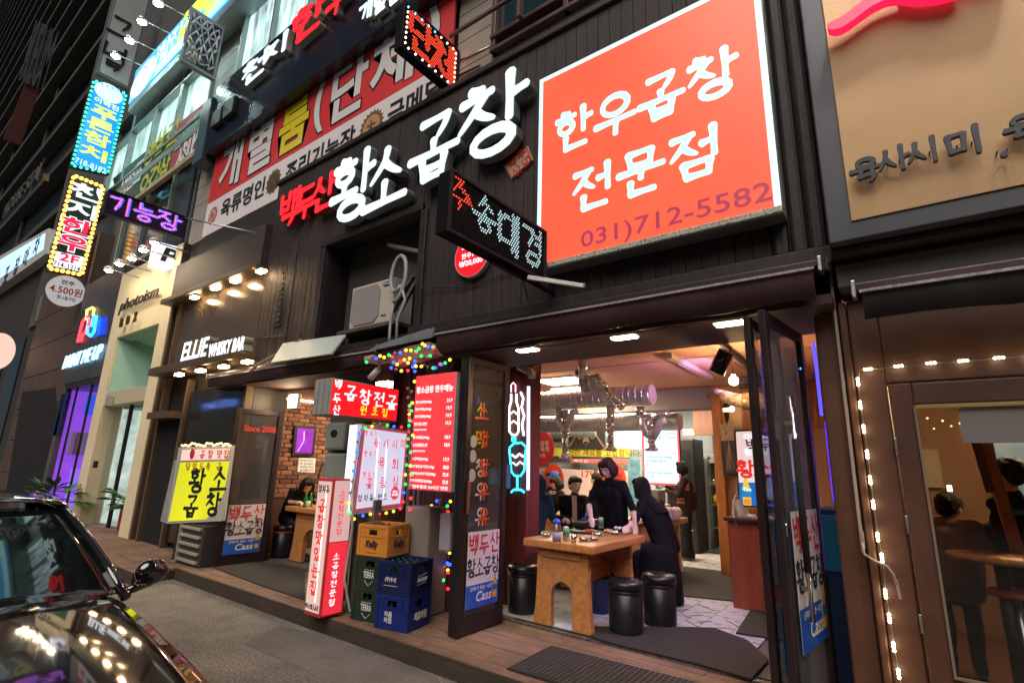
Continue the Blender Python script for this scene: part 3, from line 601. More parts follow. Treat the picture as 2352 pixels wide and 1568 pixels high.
def rosette(p, r, m1, m2, k=12):
    q = at(*p, Y=4.19); c = Vector((q.x, 4.198, 6.62)); pts = [c + X3 * math.cos(math.pi * i / k) * r * (1 if i % 2 else .82) + Z3 * math.sin(math.pi * i / k) * r * (1 if i % 2 else .82) for i in range(2 * k)]
    MB().prism(pts, (0, .004, 0)).ob('emblem_edge', m1, bn); MB().disc(c - Y3 * .003, X3, Z3, r * .68, r * .68, Vector((0, .004, 0))).ob('emblem_disc', m2, bn)
    ftext(bn, '大', c - Y3 * .005, FU, FV, FN, r * .7, r * .7, m1, .02)
rosette((488, 492), .22, mt('emblem_red', (.5, .06, .05), .5), mt('emblem_pink', (.6, .35, .3), .5))
rosette((627, 415), .27, mt('emblem_gold', (.24, .15, .05), .4, .4), mt('emblem_dark', (.10, .07, .03), .5))
rosette((852, 288), .30, mt('emblem_brown', (.20, .10, .05), .4), mt('emblem_tan', (.5, .3, .16), .5), 20)
# dark sign fascia with raised letters above the banner
fa = th('upper_sign_fascia', 'black glossy fascia with raised white and red brush letters above the red banner', 'sign', (-8, 3.7, 8))
fz = at(588, 272, Y=4.0).z
MB().bbox(-11.7, -2.6, 4.0, 4.29, fz, fz + 1.75, .015).ob('panel', mt('fascia_black', (.010, .013, .020), .22, var=.5, vs=.6), fa)
MB().bbox(-12.2, -11.72, 3.95, 4.29, fz - .1, fz + 1.5, .01).ob('return_panel', mt('blue_grey_panel', (.06, .09, .11), .35), fa)
for k in range(2): MB().bbox(-11.4 + k * .55, -10.95 + k * .55, 3.9, 3.995, fz + .5, fz + .9, .01).ob('dark_square_box', BLKM, fa)
for ch, bx, f in (('천', (562, 128, 614, 186), E_W), ('지', (612, 84, 662, 136), E_W), ('한', (676, 2, 745, 88), E_RD)): chan_px(fa, ch, bx, f, .19, y=4.0, side=mt('letter_side_lit', (.42, .42, .38), .6))  # letter sides in a lighter copy of the colour, painted as lit
q = at(782, -10, Y=3.9); channel(fa, '우', q.x - .35, q.x + .25, q.z - .35, q.z + .35, E_RD, .17, y=4.0)
for ch, p in (('개', (838, 22)), ('별', (872, 2)), ('룸', (905, -18))):
    q = at(*p, Y=3.9); channel(fa, ch, q.x - .18, q.x + .16, q.z - .18, q.z + .2, E_W, .17, y=4.0, dep=.07, side=MATS['letter_side_lit'])
# bright third-floor windows above the fascia
uw = th('lit_window_row', 'row of lit frosted windows above the black fascia', 'window', (-9, 4.2, 10)); LITW = em('frosted_lit_glass', (.50, .70, .70), .95, var=.75, vs=2.2, stretch=(2.5, 1, .6))
ALU = mt('pale_aluminium', (.30, .36, .35), .4, .5, var=.15)
z0 = fz + 1.85
for k in range(6):
    x = -11.2 + k * 1.45; MB().box(x + .05, x + 1.38, 4.22, 4.25, z0, z0 + 2.6).ob('pane', LITW, uw); MB().bbox(x - .04, x + .05, 4.12, 4.25, z0 - .1, z0 + 2.7, .01).ob('mullion', ALU, uw)
MB().bbox(-10.4, -2, 4.10, 4.26, z0 - .12, z0 - .02, .01).ob('sill', ALU, uw); panels(-12.6, -10.5, 9.2, 13, .7, .5, mt('pale_tile', (.26, .30, .29), .6, var=.08), y=4.25, par_=uw)
# lamp-lit blue soffit next to it is the neighbouring block
nb = th('left_building', 'grey multi-storey building left of the masonry one with lit windows and hung signs', 'building', (-20, 4.5, 5))
MB().box(-27, -12.75, 4.32, 14, 6.32, 24).ob('wall', mt('grey_concrete', (.075, .08, .082), .75, var=.2, vs=1), nb)
MB().bbox(-27, -12.7, 4.1, 4.31, 9.2, 9.42, .02).ob('ledge', ALU, nb)
panels(-18.2, -12.8, 5.4, 6.1, 1.0, .7, mt('steel_panel', (.14, .15, .16), .35, .4, var=.3), y=4.26, par_=nb)
za, zc = 9.6, 11.9; xs = [-19.9, -18.1, -16.2, -14.4, -12.85]
for a, b in zip(xs, xs[1:]):
    MB().box(a + .09, b - .09, 4.24, 4.27, za + .12, zc - .6).ob('lit_pane', em('frosted_lit_glass_green', (.46, .68, .64), .85, var=.7, vs=1.4, stretch=(2, 1, .7)), nb)
    MB().box(a + .09, b - .09, 4.26, 4.29, zc - .5, zc + .2).ob('dark_pane', MATS['night_glass'], nb)
    MB().bbox(a - .09, a + .09, 4.1, 4.29, za, zc + .3, .015).ob('mullion', ALU, nb)
for z in (za, zc - .58, zc + .25): MB().bbox(-20, -12.75, 4.08, 4.30, z, z + .09, .015).ob('rail', ALU, nb)
for a, b, c, d in ((-15.6, -14.2, 6.6, 8.4), (-17.3, -15.9, 6.6, 8.4), (-13.9, -12.9, 6.3, 8.6), (-15.7, -14.3, 4.3, 5.2)):
    MB().box(a, b, 4.27, 4.31, c, d).ob('dark_pane', mt('dim_window', (.05, .05, .06), .15, var=.4, vs=1), nb); MB().bbox(a - .08, a, 4.18, 4.31, c - .1, d + .1, .01).ob('mullion', ALU, nb)
    MB().bbox(a, b, 4.18, 4.31, c - .1, c, .01).ob('rail', ALU, nb)
# blue light box along the left building
bs = th('blue_light_box', 'long slanting blue and white lit sign box under a row of bright lamps', 'sign', tuple(at(430, 120, Y=3.9)))
A, B = at(312, 162, Y=3.75), at(292, 240, Y=3.75); zt_, zb_ = A.z, B.z; xl = (A.x + B.x) / 2
MB().bbox(xl - .05, -8.6, 3.80, 4.25, zb_ - .25, zt_ + .05, .03).ob('case', ALU, bs)
MB().box(xl, -8.6, 3.765, 3.795, zb_, zt_).ob('face', em('light_sky_blue', (.10, .52, .95), 1.0, var=.25, vs=.35), bs)
MB().disc((xl + .9, 3.76, (zt_ + zb_) / 2 - .1), X3, Z3, .95, (zt_ - zb_) * .46, (0, .01, 0)).ob('moon', em('light_pale_moon', (.62, .88, .95), 1.0), bs)
MB().box(xl + 2.0, -8.6, 3.755, 3.764, zb_ + .0, zb_ + (zt_ - zb_) * .3).ob('pale_band', em('light_pale_green', (.45, .85, .85), 1.0), bs)
frow(bs, '이학진', (352, 145), (404, 88), .75, 3.76, E_W, .14); frow(bs, '푸른참치', (432, 55), (520, -50), 1.0, 3.755, em('light_lime', (.7, .9, .1), 1.0), .2)
for k, p in enumerate(((266, 126), (298, 90), (327, 47), (364, 5))):
    q = at(*p, Y=3.0); t = th('arm_lamp', 'cool white gooseneck lamp over the blue box, %s from the left' % ('first', 'second', 'third', 'fourth')[k], 'lamp', tuple(q), 'white arm lamps over the blue sign box')
    MB().cyl(q + Vector((0, .1, .02)), (q.x, 3.85, q.z + .12), .015).ob('arm', METAL, t); MB().lathe([(.05, .08), (.11, .04), (.13, -.05)], q, 14).ob('shade', METAL, t); MB().ball(q - Z3 * .04, .10, 12, 8, (1, 1, .7)).ob('lens', E_COOL, t)
# strip banner below the windows
sb = th('menu_strip_banner', 'green and dark red strip banner with stacked yellow and white lettering under the lit windows', 'banner', tuple(at(380, 340, Y=4.1)))
quad(sb, 'green_cloth', [(259, 411), (403, 290), (387, 392), (275, 475)], mt('banner_green', (.035, .09, .075), .6), Y=4.12)
quad(sb, 'red_cloth', [(404, 289), (484, 224), (462, 334), (388, 391)], mt('banner_dullred', (.36, .07, .09), .6), Y=4.12)
YL = mt('banner_lime', (.50, .52, .04), .5)
for tx, pts, h, m_ in (('생삼겹', [(343, 352), (368, 325), (395, 305)], .8, YL), ('오겹살', [(330, 430), (352, 408), (377, 388)], .78, YL), ('생선포', [(283, 430), (300, 412), (318, 395)], .7, WHP), ('한우육회', [(412, 318), (431, 300), (449, 283), (467, 265)], .62, mt('banner_teal', (.25, .5, .4), .5)), ('서비스', [(415, 362), (432, 342), (452, 322)], .68, WHP)):
    for ch, p in zip(tx, pts): ftext(sb, ch, at(*p, Y=4.11), FU, FV, FN, h * .9, h, m_, .03, .002, .002)
sb2 = MB().bar(at(298, 470, Y=4.02), at(474, 336, Y=4.02), .1, .12); sb2.ob('bottom_batten', mt('beige_batten', (.42, .36, .25), .7, var=.3), sb)
# framed net picture panel on brackets
np_ = th('net_pattern_panel', 'tilted framed panel with pale net pattern over dark blue, projecting high above', 'sign', (-11.5, 3.5, 10.2)); X_ = -11.5
quad(np_, 'frame', [(440, 15), (516, 64), (494, 184), (416, 138)], mt('panel_alu', (.36, .38, .38), .4, .4), X=X_, thick=.12)
quad(np_, 'picture', [(445, 27), (510, 69), (489, 173), (421, 133)], mt('picture_blue', (.015, .03, .10), .35, col2=(.12, .16, .22), vs=2, thr=(.5, .6)), X=X_, thick=.01, lift=.011)
quad(np_, 'painted_glare', [(421, 133), (437, 86), (455, 124), (449, 149)], mt('picture_pale', (.38, .45, .44), .4), X=X_, thick=.002, lift=.014)  # painted glare: a pale patch laid on the picture
net = MB(); random.seed(3); G = {}
for i in range(5):
    for j in range(7):
        u, v_ = (i + .5 * (j % 2)) / 4.6 + random.uniform(-.07, .07), j / 6.3 + random.uniform(-.05, .05); u, v_ = min(max(u, .02), .97), min(max(v_, .02), .97)
        a = Vector((445, 27)).lerp(Vector((510, 69)), u); b = Vector((421, 133)).lerp(Vector((489, 173)), u); G[i, j] = a.lerp(b, v_)
def cl(a, b, r): net.tube([at(a.x, a.y, X=X_ + .02), at(b.x, b.y, X=X_ + .02)], r, 5)
for (i, j), p in G.items():
    for o in ((0, 1), (1, 0) if random.random() < .4 else (9, 9), ((1 if j % 2 else -1), 1)):
        if (i + o[0], j + o[1]) in G: cl(p, G[i + o[0], j + o[1]], random.uniform(.010, .03))
kind(net.ob('net_lines', WHITE, np_), 'stuff')
# tall banners on brackets at the left
def tall_sign(name, label, X_, corners, back, edge, thick=.18):
    t = th(name, label, 'sign', tuple(at(*corners[0], X=X_))); quad(t, 'case', corners, edge, X=X_, thick=thick); return t
XS = -18.5
t1 = tall_sign('blue_tall_sign', 'tall blue backlit sign with yellow-green lettering, white moon and phone number, teal bulbs round it', XS, [(214, 181), (294, 214), (251, 402), (161, 382)], None, mt('dark_case', (.03, .035, .04), .5))
quad(t1, 'face', [(219, 190), (287, 219), (245, 394), (169, 378)], em('light_deep_blue', (.01, .30, .95), .85, var=.35, vs=.4), X=XS, thick=.01, lift=.012)
def xtext(parent, ch, c, w_, h, mat_, X_, bold=.03, lift=.02): return ftext(parent, ch, at(*c, X=X_), DU, DV, DN, w_, h, mat_, bold, .004, lift)
MB().disc(at(250, 214, X=XS + .03), Y3, Z3, .36, .30, (-.01, 0, 0)).ob('moon', MATS['light_pale_moon'], t1)
E_LIME = em('light_lime', (.7, .9, .1), 1.0)
for ch, c, h in (('푸', (243, 272), .52), ('른', (235, 306), .42), ('참', (224, 322), .5), ('치', (214, 352), .5)): pass
for ch, c in (('푸', (240, 263)), ('른', (231, 290)), ('참', (223, 320)), ('치', (214, 352))): xtext(t1, ch, c, .66, .39, E_LIME, XS, .03)
xtext(t1, '이학진', (245, 240), .62, .18, E_W, XS); xtext(t1, '718-8182', (208, 381), .74, .18, E_W, XS, .01)
t2 = tall_sign('amber_tall_sign', 'tall dark green sign with white and red characters framed by amber bulbs, 2F plate below', XS, [(166, 398), (243, 428), (192, 637), (108, 621)], None, mt('brown_case', (.06, .03, .015), .5))
quad(t2, 'face', [(174, 408), (233, 433), (185, 626), (117, 612)], mt('deep_green', (.03, .06, .035), .4), X=XS, thick=.01, lift=.012)
E_WH = em('light_plain_white', (.85, .93, 1), 1.0); E_PK = em('light_crimson', (.85, .02, .07), 1.0)
for ch, c, m_ in (('천', (198, 442), E_WH), ('지', (187, 482), E_WH), ('한', (176, 521), E_PK), ('우', (167, 560), E_PK)):
    xtext(t2, ch, c, .74, .47, m_, XS, .03, .02)
    if m_ is E_PK: xtext(t2, ch, c, .80, .53, E_WH, XS, .06, .015)
quad(t2, 'white_plate', [(129, 577), (193, 591), (184, 624), (120, 611)], E_WH, X=XS, thick=.01, lift=.02)
xtext(t2, '2F', (159, 594), .44, .24, E_PK, XS, .03, .024); xtext(t2, '714-3314', (153, 612), .60, .15, mt('navy_print', (.02, .05, .2), .5), XS, .01, .024)
def bulbs(t, corners, ns, mat_, X_, r=.045, skip=()):
    src = None; k = 0
    for s_ in range(4):
        a, b = Vector(corners[s_]), Vector(corners[(s_ + 1) % 4])
        for i in range(ns[s_]):
            p = a.lerp(b, (i + .5) / ns[s_]); q = at(p.x, p.y, X=X_ + .03)
            if src is None: src = MB().ball((0, 0, 0), r, 6, 4); src = src.mesh('bulb', mat_)
            o = bpy.data.objects.new('bulb', src); COL.objects.link(o); par(o, t); o.location = q
bulbs(t2, [(170, 403), (238, 430), (188, 631), (112, 616)], (6, 20, 6, 20), em('amber_bulb', (1, .50, .08), 3.2), XS, .055)
bulbs(t1, [(216, 185), (290, 216), (248, 398), (165, 380)], (6, 20, 6, 20), em('teal_bulb', (.05, .95, .62), 2.2), XS, .04)
t3 = tall_sign('white_calligraphy_sign', 'tall grey-white sign with large black brush strokes above the blue tall sign', XS, [(268, -10), (350, -10), (297, 207), (222, 167)], None, ALU)
quad(t3, 'face', [(270, -8), (343, -8), (293, 198), (228, 165)], mt('sign_paper', (.60, .66, .65), .6, var=.15, vs=.6), X=XS, thick=.01, lift=.012)
for ch, c, s_ in (('그', (280, 62), 1.0), ('녘', (265, 128), 1.1)):
    q = at(*c, X=XS + .024); mb = MB(); put_text(mb, ch, q - Y3 * .32 - Z3 * s_ / 2, DU, DV, DN, .62, s_ * .8, .13, .004); mb.ob('letter', BKP, t3)
# round price plate, small signs
rr = th('oval_price_plate', 'white oval plate with a red price below the amber sign', 'sign', tuple(at(151, 669, X=XS)))
MB().disc(at(152, 668, X=XS), Y3, Z3, .43, .44, (-.08, 0, 0), 32).ob('plate', em('dim_white_plate', (.55, .53, .53), .55), rr)
xtext(rr, '4.500원', (152, 667), .72, .24, RED, XS, .02, .004); xtext(rr, '전주', (156, 650), .3, .13, BKP, XS, .02, .004); xtext(rr, '콩나물국밥', (152, 685), .42, .11, BLUE, XS, .01, .004)
# ================================================================ brown column and the purple shop
bc = th('brown_stone_wall', 'tall brown stone wall at the left end of the shops', 'wall', (-20.5, 3.95, 0))
MB().box(-23.6, -18.3, 4.0, 6, 0, 8.0).ob('core', BROWNST, bc)
for i in range(5):
    for j in range(8): MB().bbox(-23.6 + i * 1.06 + .008, -23.6 + (i + 1) * 1.06 - .008, 3.955, 3.998, j * 1.0 + .01, (j + 1) * 1.0 - .01, .006).ob('stone_slab', BROWNST, bc)
dr = th('dark_doorway', 'black recessed entrance with a bluish glow in the brown wall', 'doorway', (-22, 3.9, 0))
quad(dr, 'dark_opening', [(52, 900), (126, 890), (130, 935), (95, 1150), (10, 1150), (48, 915)], mt('black_void', (.004, .004, .006), .9), Y=3.94, thick=.01); quad(dr, 'blue_glass', [(140, 905), (158, 900), (130, 1000), (118, 1000)], mt('deep_blue_glass', (.004, .012, .10), .3), Y=3.93, thick=.01)
ps = th('purple_lit_shop', 'photo booth shop glowing purple behind glass under a dark slate fascia', 'shop', (-16.5, 4, 0))
SL = mt('slate', (.05, .048, .06), .5, var=.25, vs=1)
MB().bbox(-18.28, -15.2, 3.90, 4.3, 3.45, 6.3, .01).ob('fascia', SL, ps); MB().bbox(-18.28, -18.0, 3.93, 4.05, .1, 3.44, .01).ob('pier', mt('pier_stone', (.10, .085, .075), .6, var=.2), ps)
MB().box(-18.0, -15.2, 3.9, 8, 3.30, 3.44).ob('lintel', BLK, ps)
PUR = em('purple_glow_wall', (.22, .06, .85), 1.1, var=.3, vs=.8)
MB().box(-18.0, -15.2, 6.4, 6.45, 0, 3.3).ob('back_wall', PUR, ps); MB().box(-18.0, -17.95, 4.06, 6.4, .1, 3.3).ob('side_wall', em('violet_glow_wall', (.35, .06, .8), 1.0), ps); MB().box(-17.95, -15.2, 4.02, 6.4, .1, .13).ob('floor', mt('pale_floor', (.4, .35, .5), .4), ps)  # purple shop light put into the walls as their own glow
MB().bbox(-17.6, -16.4, 4.3, 4.9, .13, 1.25, .02).ob('counter', em('lilac_glow', (.30, .15, .85), 1.1), ps)  # counter and drawers below glow too, standing in for purple light on them
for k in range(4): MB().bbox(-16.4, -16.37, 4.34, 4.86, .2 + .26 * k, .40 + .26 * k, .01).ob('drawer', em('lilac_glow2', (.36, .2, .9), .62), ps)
MB().bbox(-17.4, -17.3, 4.25, 4.75, 2.65, 3.2, .02).ob('screen', em('blue_screen', (.02, .1, .9), 1.0), ps)
for k in range(9): MB().bbox(-17.85, -17.7, 4.2 + k * .12, 4.28 + k * .12, 1.6, 2.2, .01).ob('hanging_costume', mt('costume%d' % (k % 3), ((.6, .5, .4), (.5, .15, .15), (.5, .5, .5))[k % 3], .8), ps)
MB().box(-18.0, -15.2, 3.99, 4.0, .15, 3.3).ob('glass_front', GLASS, ps)
for x in (-17.3, -16.1): MB().bbox(x, x + .06, 3.975, 4.015, .15, 3.3, .006).ob('door_frame', BLK, ps)
# neon on slate fascia
nn = th('shop_neon_sign', 'white and cyan neon words with red, blue and yellow tube letters above', 'neon sign', tuple(at(190, 815, Y=3.85)))
a, b = at(146, 838, Y=3.85), at(236, 800, Y=3.85)
ftext(nn, 'PAINT ME UP', ((a.x + b.x) / 2, 3.86, (a.z + b.z) / 2), FU, FV, FN, b.x - a.x, .36, em('neon_white_blue', (.35, .75, 1), 2.2), .0, .03, shear=.3)
def neon(parent, name, pts, m_, Y=None, X=None, r=.02):
    return MB().tube([at(*p, Y=Y, X=X) for p in pts], r, 6).ob(name, m_, parent)
neon(nn, 'red_tube', [(178, 786), (190, 738), (200, 726), (206, 738), (198, 760), (190, 768), (186, 784)], em('neon_red', (1, .04, .05), 3), Y=3.85, r=.035)
neon(nn, 'blue_tube', [(204, 732), (200, 765), (208, 772), (216, 762), (222, 726), (216, 724), (211, 750)], em('neon_blue', (.03, .35, 1), 3), Y=3.85, r=.035)
neon(nn, 'yellow_tube', [(198, 734), (200, 712), (212, 706), (216, 709), (214, 724)], em('neon_yellow', (1, .85, .15), 2.5), Y=3.85, r=.03)
quad(nn, 'blue_panel', [(226, 735), (246, 726), (242, 768), (222, 772)], em('neon_blue_panel', (.01, .04, .75), .7), Y=3.88, thick=.02)
# ================================================================ cream portal
CREAM = mt('cream_plaster', (.78, .66, .44), .7, var=.05, vs=1)
pp = th('cream_portal_shop' , 'cream arch-like shop portal with mint green funnel window and glass door', 'shop', (-13.5, 4, 0))
MB().box(-15.2, -14.62, 3.9, 5, .1, 6.0).ob('left_pier', CREAM, pp); MB().box(-12.15, -11.66, 3.9, 5, .1, 6.0).ob('right_pier', CREAM, pp)
MB().box(-14.62, -12.15, 3.9, 5, 4.32, 6.0).ob('head', CREAM, pp); MB().box(-14.62, -12.15, 3.93, 5, 2.72, 3.02).ob('transom', mt('cream_grey', (.5, .42, .3), .7), pp)
MB().box(-11.655, -11.64, 3.92, 5, .1, 6.0).ob('painted_shade_return', mt('shadow_return', (.03, .025, .02), .8), pp)  # dark sheet paints the shade on the side of the pier
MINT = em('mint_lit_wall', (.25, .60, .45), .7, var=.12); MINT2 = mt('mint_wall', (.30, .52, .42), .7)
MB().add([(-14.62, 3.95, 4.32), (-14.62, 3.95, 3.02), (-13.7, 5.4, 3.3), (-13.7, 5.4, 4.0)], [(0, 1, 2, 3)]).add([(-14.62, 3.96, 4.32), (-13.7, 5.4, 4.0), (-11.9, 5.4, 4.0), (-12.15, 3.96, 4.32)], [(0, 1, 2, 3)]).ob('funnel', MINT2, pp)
MB().box(-14.6, -12.15, 5.4, 5.45, 2.7, 4.4).ob('mint_back', MINT, pp); MB().box(-14.6, -12.15, 8.0, 8.05, 0, 2.72).ob('shop_back_wall', em('shop_lit_wall', (.55, .62, .5), .9, var=.5, vs=3), pp)  # both back walls glow themselves in place of shop lighting
MB().box(-14.65, -14.6, 4.3, 8, 0, 2.72).ob('shop_side_wall', em('shop_side_glow', (.55, .66, .56), 1.1, var=.4, vs=4), pp); MB().box(-14.6, -12.1, 4.3, 8, .14, .16).ob('shop_floor', mt('white_floor', (.55, .55, .5), .3), pp); MB().box(-14.6, -12.1, 4.3, 8, 2.68, 2.72).ob('shop_ceiling', mt('mint_ceiling', (.4, .6, .55), .7), pp)  # side wall carries the shop light as its own glow
random.seed(5); gr = MB(); gr2 = MB()
for k in range(170):
    x, z = -14.2 + random.random() * 2.0, .4 + random.random() * 2.1; (gr if random.random() < .6 else gr2).box(x, x + .08, 7.96, 7.98, z, z + .11)
kind(gr.ob('photo_prints', mt('photo_brown', (.14, .07, .06), .5), pp), 'stuff'); kind(gr2.ob('photo_prints_pale', mt('photo_pale', (.7, .6, .55), .5), pp), 'stuff')
MB().box(-14.6, -12.16, 4.14, 4.15, .16, 2.72).ob('glass_door', GLASS, pp)
for x in (-13.62, -13.54): MB().box(x, x + .03, 4.12, 4.17, .16, 2.72).ob('door_edge', BLK, pp)
neon(pp, 'neon_loop', [(327, 834), (331, 818), (333, 812), (329, 824), (322, 830)], em('neon_ice', (.5, .75, 1), 2.5), Y=5.0, r=.02)
MB().disc(at(326, 863, Y=5.2), X3, Z3, .14, .22, (0, .02, 0)).ob('salmon_dot', mt('salmon', (.7, .22, .2), .6), pp)
quad(pp, 'wall_intercom', [(244, 909), (257, 909), (254, 931), (241, 930)], GREYP, Y=3.88, thick=.03); quad(pp, 'door_reader', [(215, 1058), (223, 1058), (220, 1074), (212, 1074)], BLKM, Y=3.88, thick=.03)
a, b = at(272, 748, Y=3.86), at(366, 690, Y=3.86); PL = mt('bronze_letters', (.05, .04, .02), .4, .4)
ftext(pp, 'photoism', ((a.x + b.x) / 2, 3.85, 5.00), FU, FV, FN, b.x - a.x, .36, PL, .015, .02, .03, shear=.2)
for ch, x in (('B', -14.15), ('O', -13.75), ('X', -13.3)): ftext(pp, ch, (x, 3.85, 4.60), FU, FV, FN, .14, .22, PL, .01, .04, .03)
pb = th('light_cube_sign', 'small white light cube with a black letter P projecting over the cream portal', 'sign', (-12, 3.8, 5.5))
quad(pb, 'cube', [(362, 555), (426, 571), (415, 621), (352, 607)], em('cube_white', (.80, .84, 1), 1.05), X=-12, thick=.3)
ftext(pb, 'P', at(390, 588, X=-11.99), DU, DV, DN, .34, .32, BKP, .04, .004, shear=.15, lift=.02)
for k, p in enumerate(((250, 618), (275, 603), (303, 590), (330, 571), (355, 554))):
    q = at(*p, Y=3.3); t = th('arm_lamp', 'warm arm lamp over the cream portal, %s from the left' % ('first', 'second', 'third', 'fourth', 'fifth')[k], 'lamp', tuple(q), 'warm arm lamps over the cream portal')
    MB().cyl(q, (q.x, 3.95, q.z - .02), .014).ob('arm', METAL, t); MB().lathe([(.04, .07), (.09, .03), (.1, -.03)], q, 12).ob('shade', WHITE, t); MB().ball(q - Z3 * .03, .075, 10, 6, (1, 1, .6)).ob('lens', em('lamp_warm_arm', (1, .78, .5), 150), t)
# plant pots and extinguisher in the portal
def foliage(name, label, c, r, h, n, mat_, seed, leaf=.16, fan=True):
    random.seed(seed); t = th(name, label, 'plant', c); c = Vector(c)
    MB().lathe([(.12, 0), (.16, .26), (.14, .26)], c, 14).ob('pot', mt('pot_dark', (.08, .07, .06), .6), t)
    for k in range(n):
        a = random.random() * 6.28; el = random.uniform(.2, 1.2); d = Vector((math.cos(a) * math.cos(el), math.sin(a) * math.cos(el), math.sin(el))); L_ = r * random.uniform(.6, 1)
        base = c + Z3 * .26; tip = base + d * L_ * Vector((1, 1, h / r)).length * .5 + Z3 * .1; mid = base.lerp(tip, .5) + Z3 * .08
        mb = MB(); mb.tube([base, mid, tip], .006, 4); s_ = d.cross(Z3).normalized(); m = 6 if fan else 9
        for j in range(m):
            f = j / (m - 1) - .5; dir_ = (d * (1 - abs(f)) + s_ * f * 1.9 - Z3 * .35).normalized(); w_ = dir_.cross(Z3).normalized() * leaf * .12
            p0 = tip if fan else mid.lerp(tip, j / m); p1 = p0 + dir_ * leaf * .55 + Z3 * .02; p2 = p0 + dir_ * leaf
            mb.add([p0, p1 + w_, p2, p1 - w_], [(0, 1, 2, 3)])
        mb.ob('leaf', mat_, t)
LEAF = mt('leaf_green', (.05, .14, .035), .5, var=.4, vs=4)
foliage('potted_monstera', 'low broad-leaved potted plant at the foot of the cream portal', (-14.9, 3.5, .15), .6, .6, 16, LEAF, 4, .4)
foliage('potted_palm', 'feathery potted palm inside the cream portal by the glass door', (-13.0, 4.5, .16), .8, 1.3, 14, mt('leaf_pale', (.12, .22, .08), .5, var=.3), 9, .28, False)
fe = th('fire_extinguisher', 'red fire extinguisher standing behind the portal glass', 'extinguisher', (-13.15, 4.25, .16)); MB().lathe([(.07, 0), (.08, .03), (.08, .38), (.03, .45), (.03, .5)], (-13.15, 4.25, .16), 14).ob('tank', mt('ext_red', (.6, .02, .02), .3), fe); MB().bar((-13.15, 4.2, .68), (-13.15, 4.35, .66), .03).ob('lever', BLK, fe)
# ================================================================ whisky bar
wb = th('whisky_bar', 'brown whisky bar front with dark mirror glass between the portal and the timber wall', 'shop', (-9.9, 4, 0))
BRN = mt('bronze_brown', (.13, .085, .055), .5, .2, var=.2, vs=1); DB = mt('dark_bronze', (.028, .022, .018), .5)
MB().box(-11.62, -8.09, 4.05, 4.6, .1, 6.0).ob('wall', DB, wb); MB().bbox(-11.6, -8.09, 3.84, 4.04, 4.68, 5.45, .01).ob('upper_fascia', mt('brown_fascia', (.055, .04, .035), .6, var=.2, vs=1), wb)
MB().bbox(-11.62, -8.0, 3.68, 4.04, 4.58, 4.675, .01).ob('cornice', BRN, wb); MB().box(-11.3, -8.09, 3.96, 4.04, 3.25, 4.66).ob('upper_mirror', mt('bronze_mirror', (.10, .075, .055), .2, spec=.9), wb); MB().box(-10.2, -8.12, 3.96, 4.04, .25, 2.78).ob('lower_mirror', DARKG, wb)
for x, z0, z1 in ((-11.62, .15, 4.67), (-11.32, .15, 4.67), (-10.28, .15, 3.0), (-8.13, .15, 2.8)): MB().bbox(x, x + .07, 3.9, 4.03, z0, z1, .01).ob('post', BRN, wb)
MB().bbox(-11.3, -8.0, 3.60, 4.04, 3.10, 3.24, .01).ob('sign_shelf', BRN, wb); MB().box(-11.25, -10.25, 3.7, 3.95, 2.3, 2.42).ob('door_hood', BRN, wb); MB().box(-11.2, -10.3, 3.97, 4.04, .15, 2.3).ob('dark_door', mt('black_void', (.004, .004, .006), .9), wb)
def small_lamp(p, y, z, lab, g, s=1.0, m_=None):
    q = at(*p, Y=y); t = th('downlight', lab, 'lamp', (q.x, y, q.z), g)
    MB().bbox(q.x - .10 * s, q.x + .10 * s, y - .05 * s, y + .05 * s, q.z + .02, q.z + .06, .006).ob('housing', BRN, t); MB().bbox(q.x - .085 * s, q.x + .085 * s, y - .05 * s, y + .05 * s, q.z - .02, q.z + .018, .008).ob('lens', m_ or E_WARM2, t)
for k, p in enumerate(((447, 683), (495, 662), (541, 645), (600, 623))): small_lamp(p, 3.80, 0, 'warm downlight in the upper row of the whisky bar, %s from the left' % ('first', 'second', 'third', 'fourth')[k], 'upper downlights of the whisky bar')
for k, p in enumerate(((412, 860), (461, 851), (514, 842), (568, 831))): small_lamp(p, 3.66, 0, 'warm downlight below the whisky bar letters, %s from the left' % ('first', 'second', 'third', 'fourth')[k], 'lower downlights of the whisky bar')
es = th('whisky_bar_letters', 'white lit raised block letters on the brown ledge of the whisky bar', 'sign', (-9.3, 3.6, 3.2)); a, b, c = at(412, 840, Y=3.6), at(478, 812, Y=3.6), at(560, 795, Y=3.6)
E_EL = em('ellie_white', (.9, .92, 1), 1.3)
for tx, xa, xb, h, z in (('ELLIE', a.x + .02, b.x - .04, .32, 3.24), ('WHISKY BAR', b.x + .02, c.x, .22, 3.20)):
    ftext(es, tx, ((xa + xb) / 2, 3.60, z + h / 2), FU, FV, FN, xb - xa, h, mt('letter_block', (.45, .40, .3), .6), .02, .14, -.14, shear=.15, name='letter_block'); ftext(es, tx, ((xa + xb) / 2, 3.60, z + h / 2), FU, FV, FN, xb - xa, h, E_EL, .02, .006, .001, shear=.15)
# wall light on the left dining room jamb
wl = th('wall_floodlight', 'bright square warm light on the wall above the brick dining room', 'lamp', tuple(at(674, 921, Y=4.5)))
q = at(674, 921, Y=4.45); MB().bbox(q.x - .13, q.x + .13, 4.44, 4.5, q.z - .12, q.z + .12, .01).ob('housing', WHITE, wl); MB().bbox(q.x - .105, q.x + .105, 4.425, 4.438, q.z - .095, q.z + .095, .006).ob('lens', E_WARM, wl)
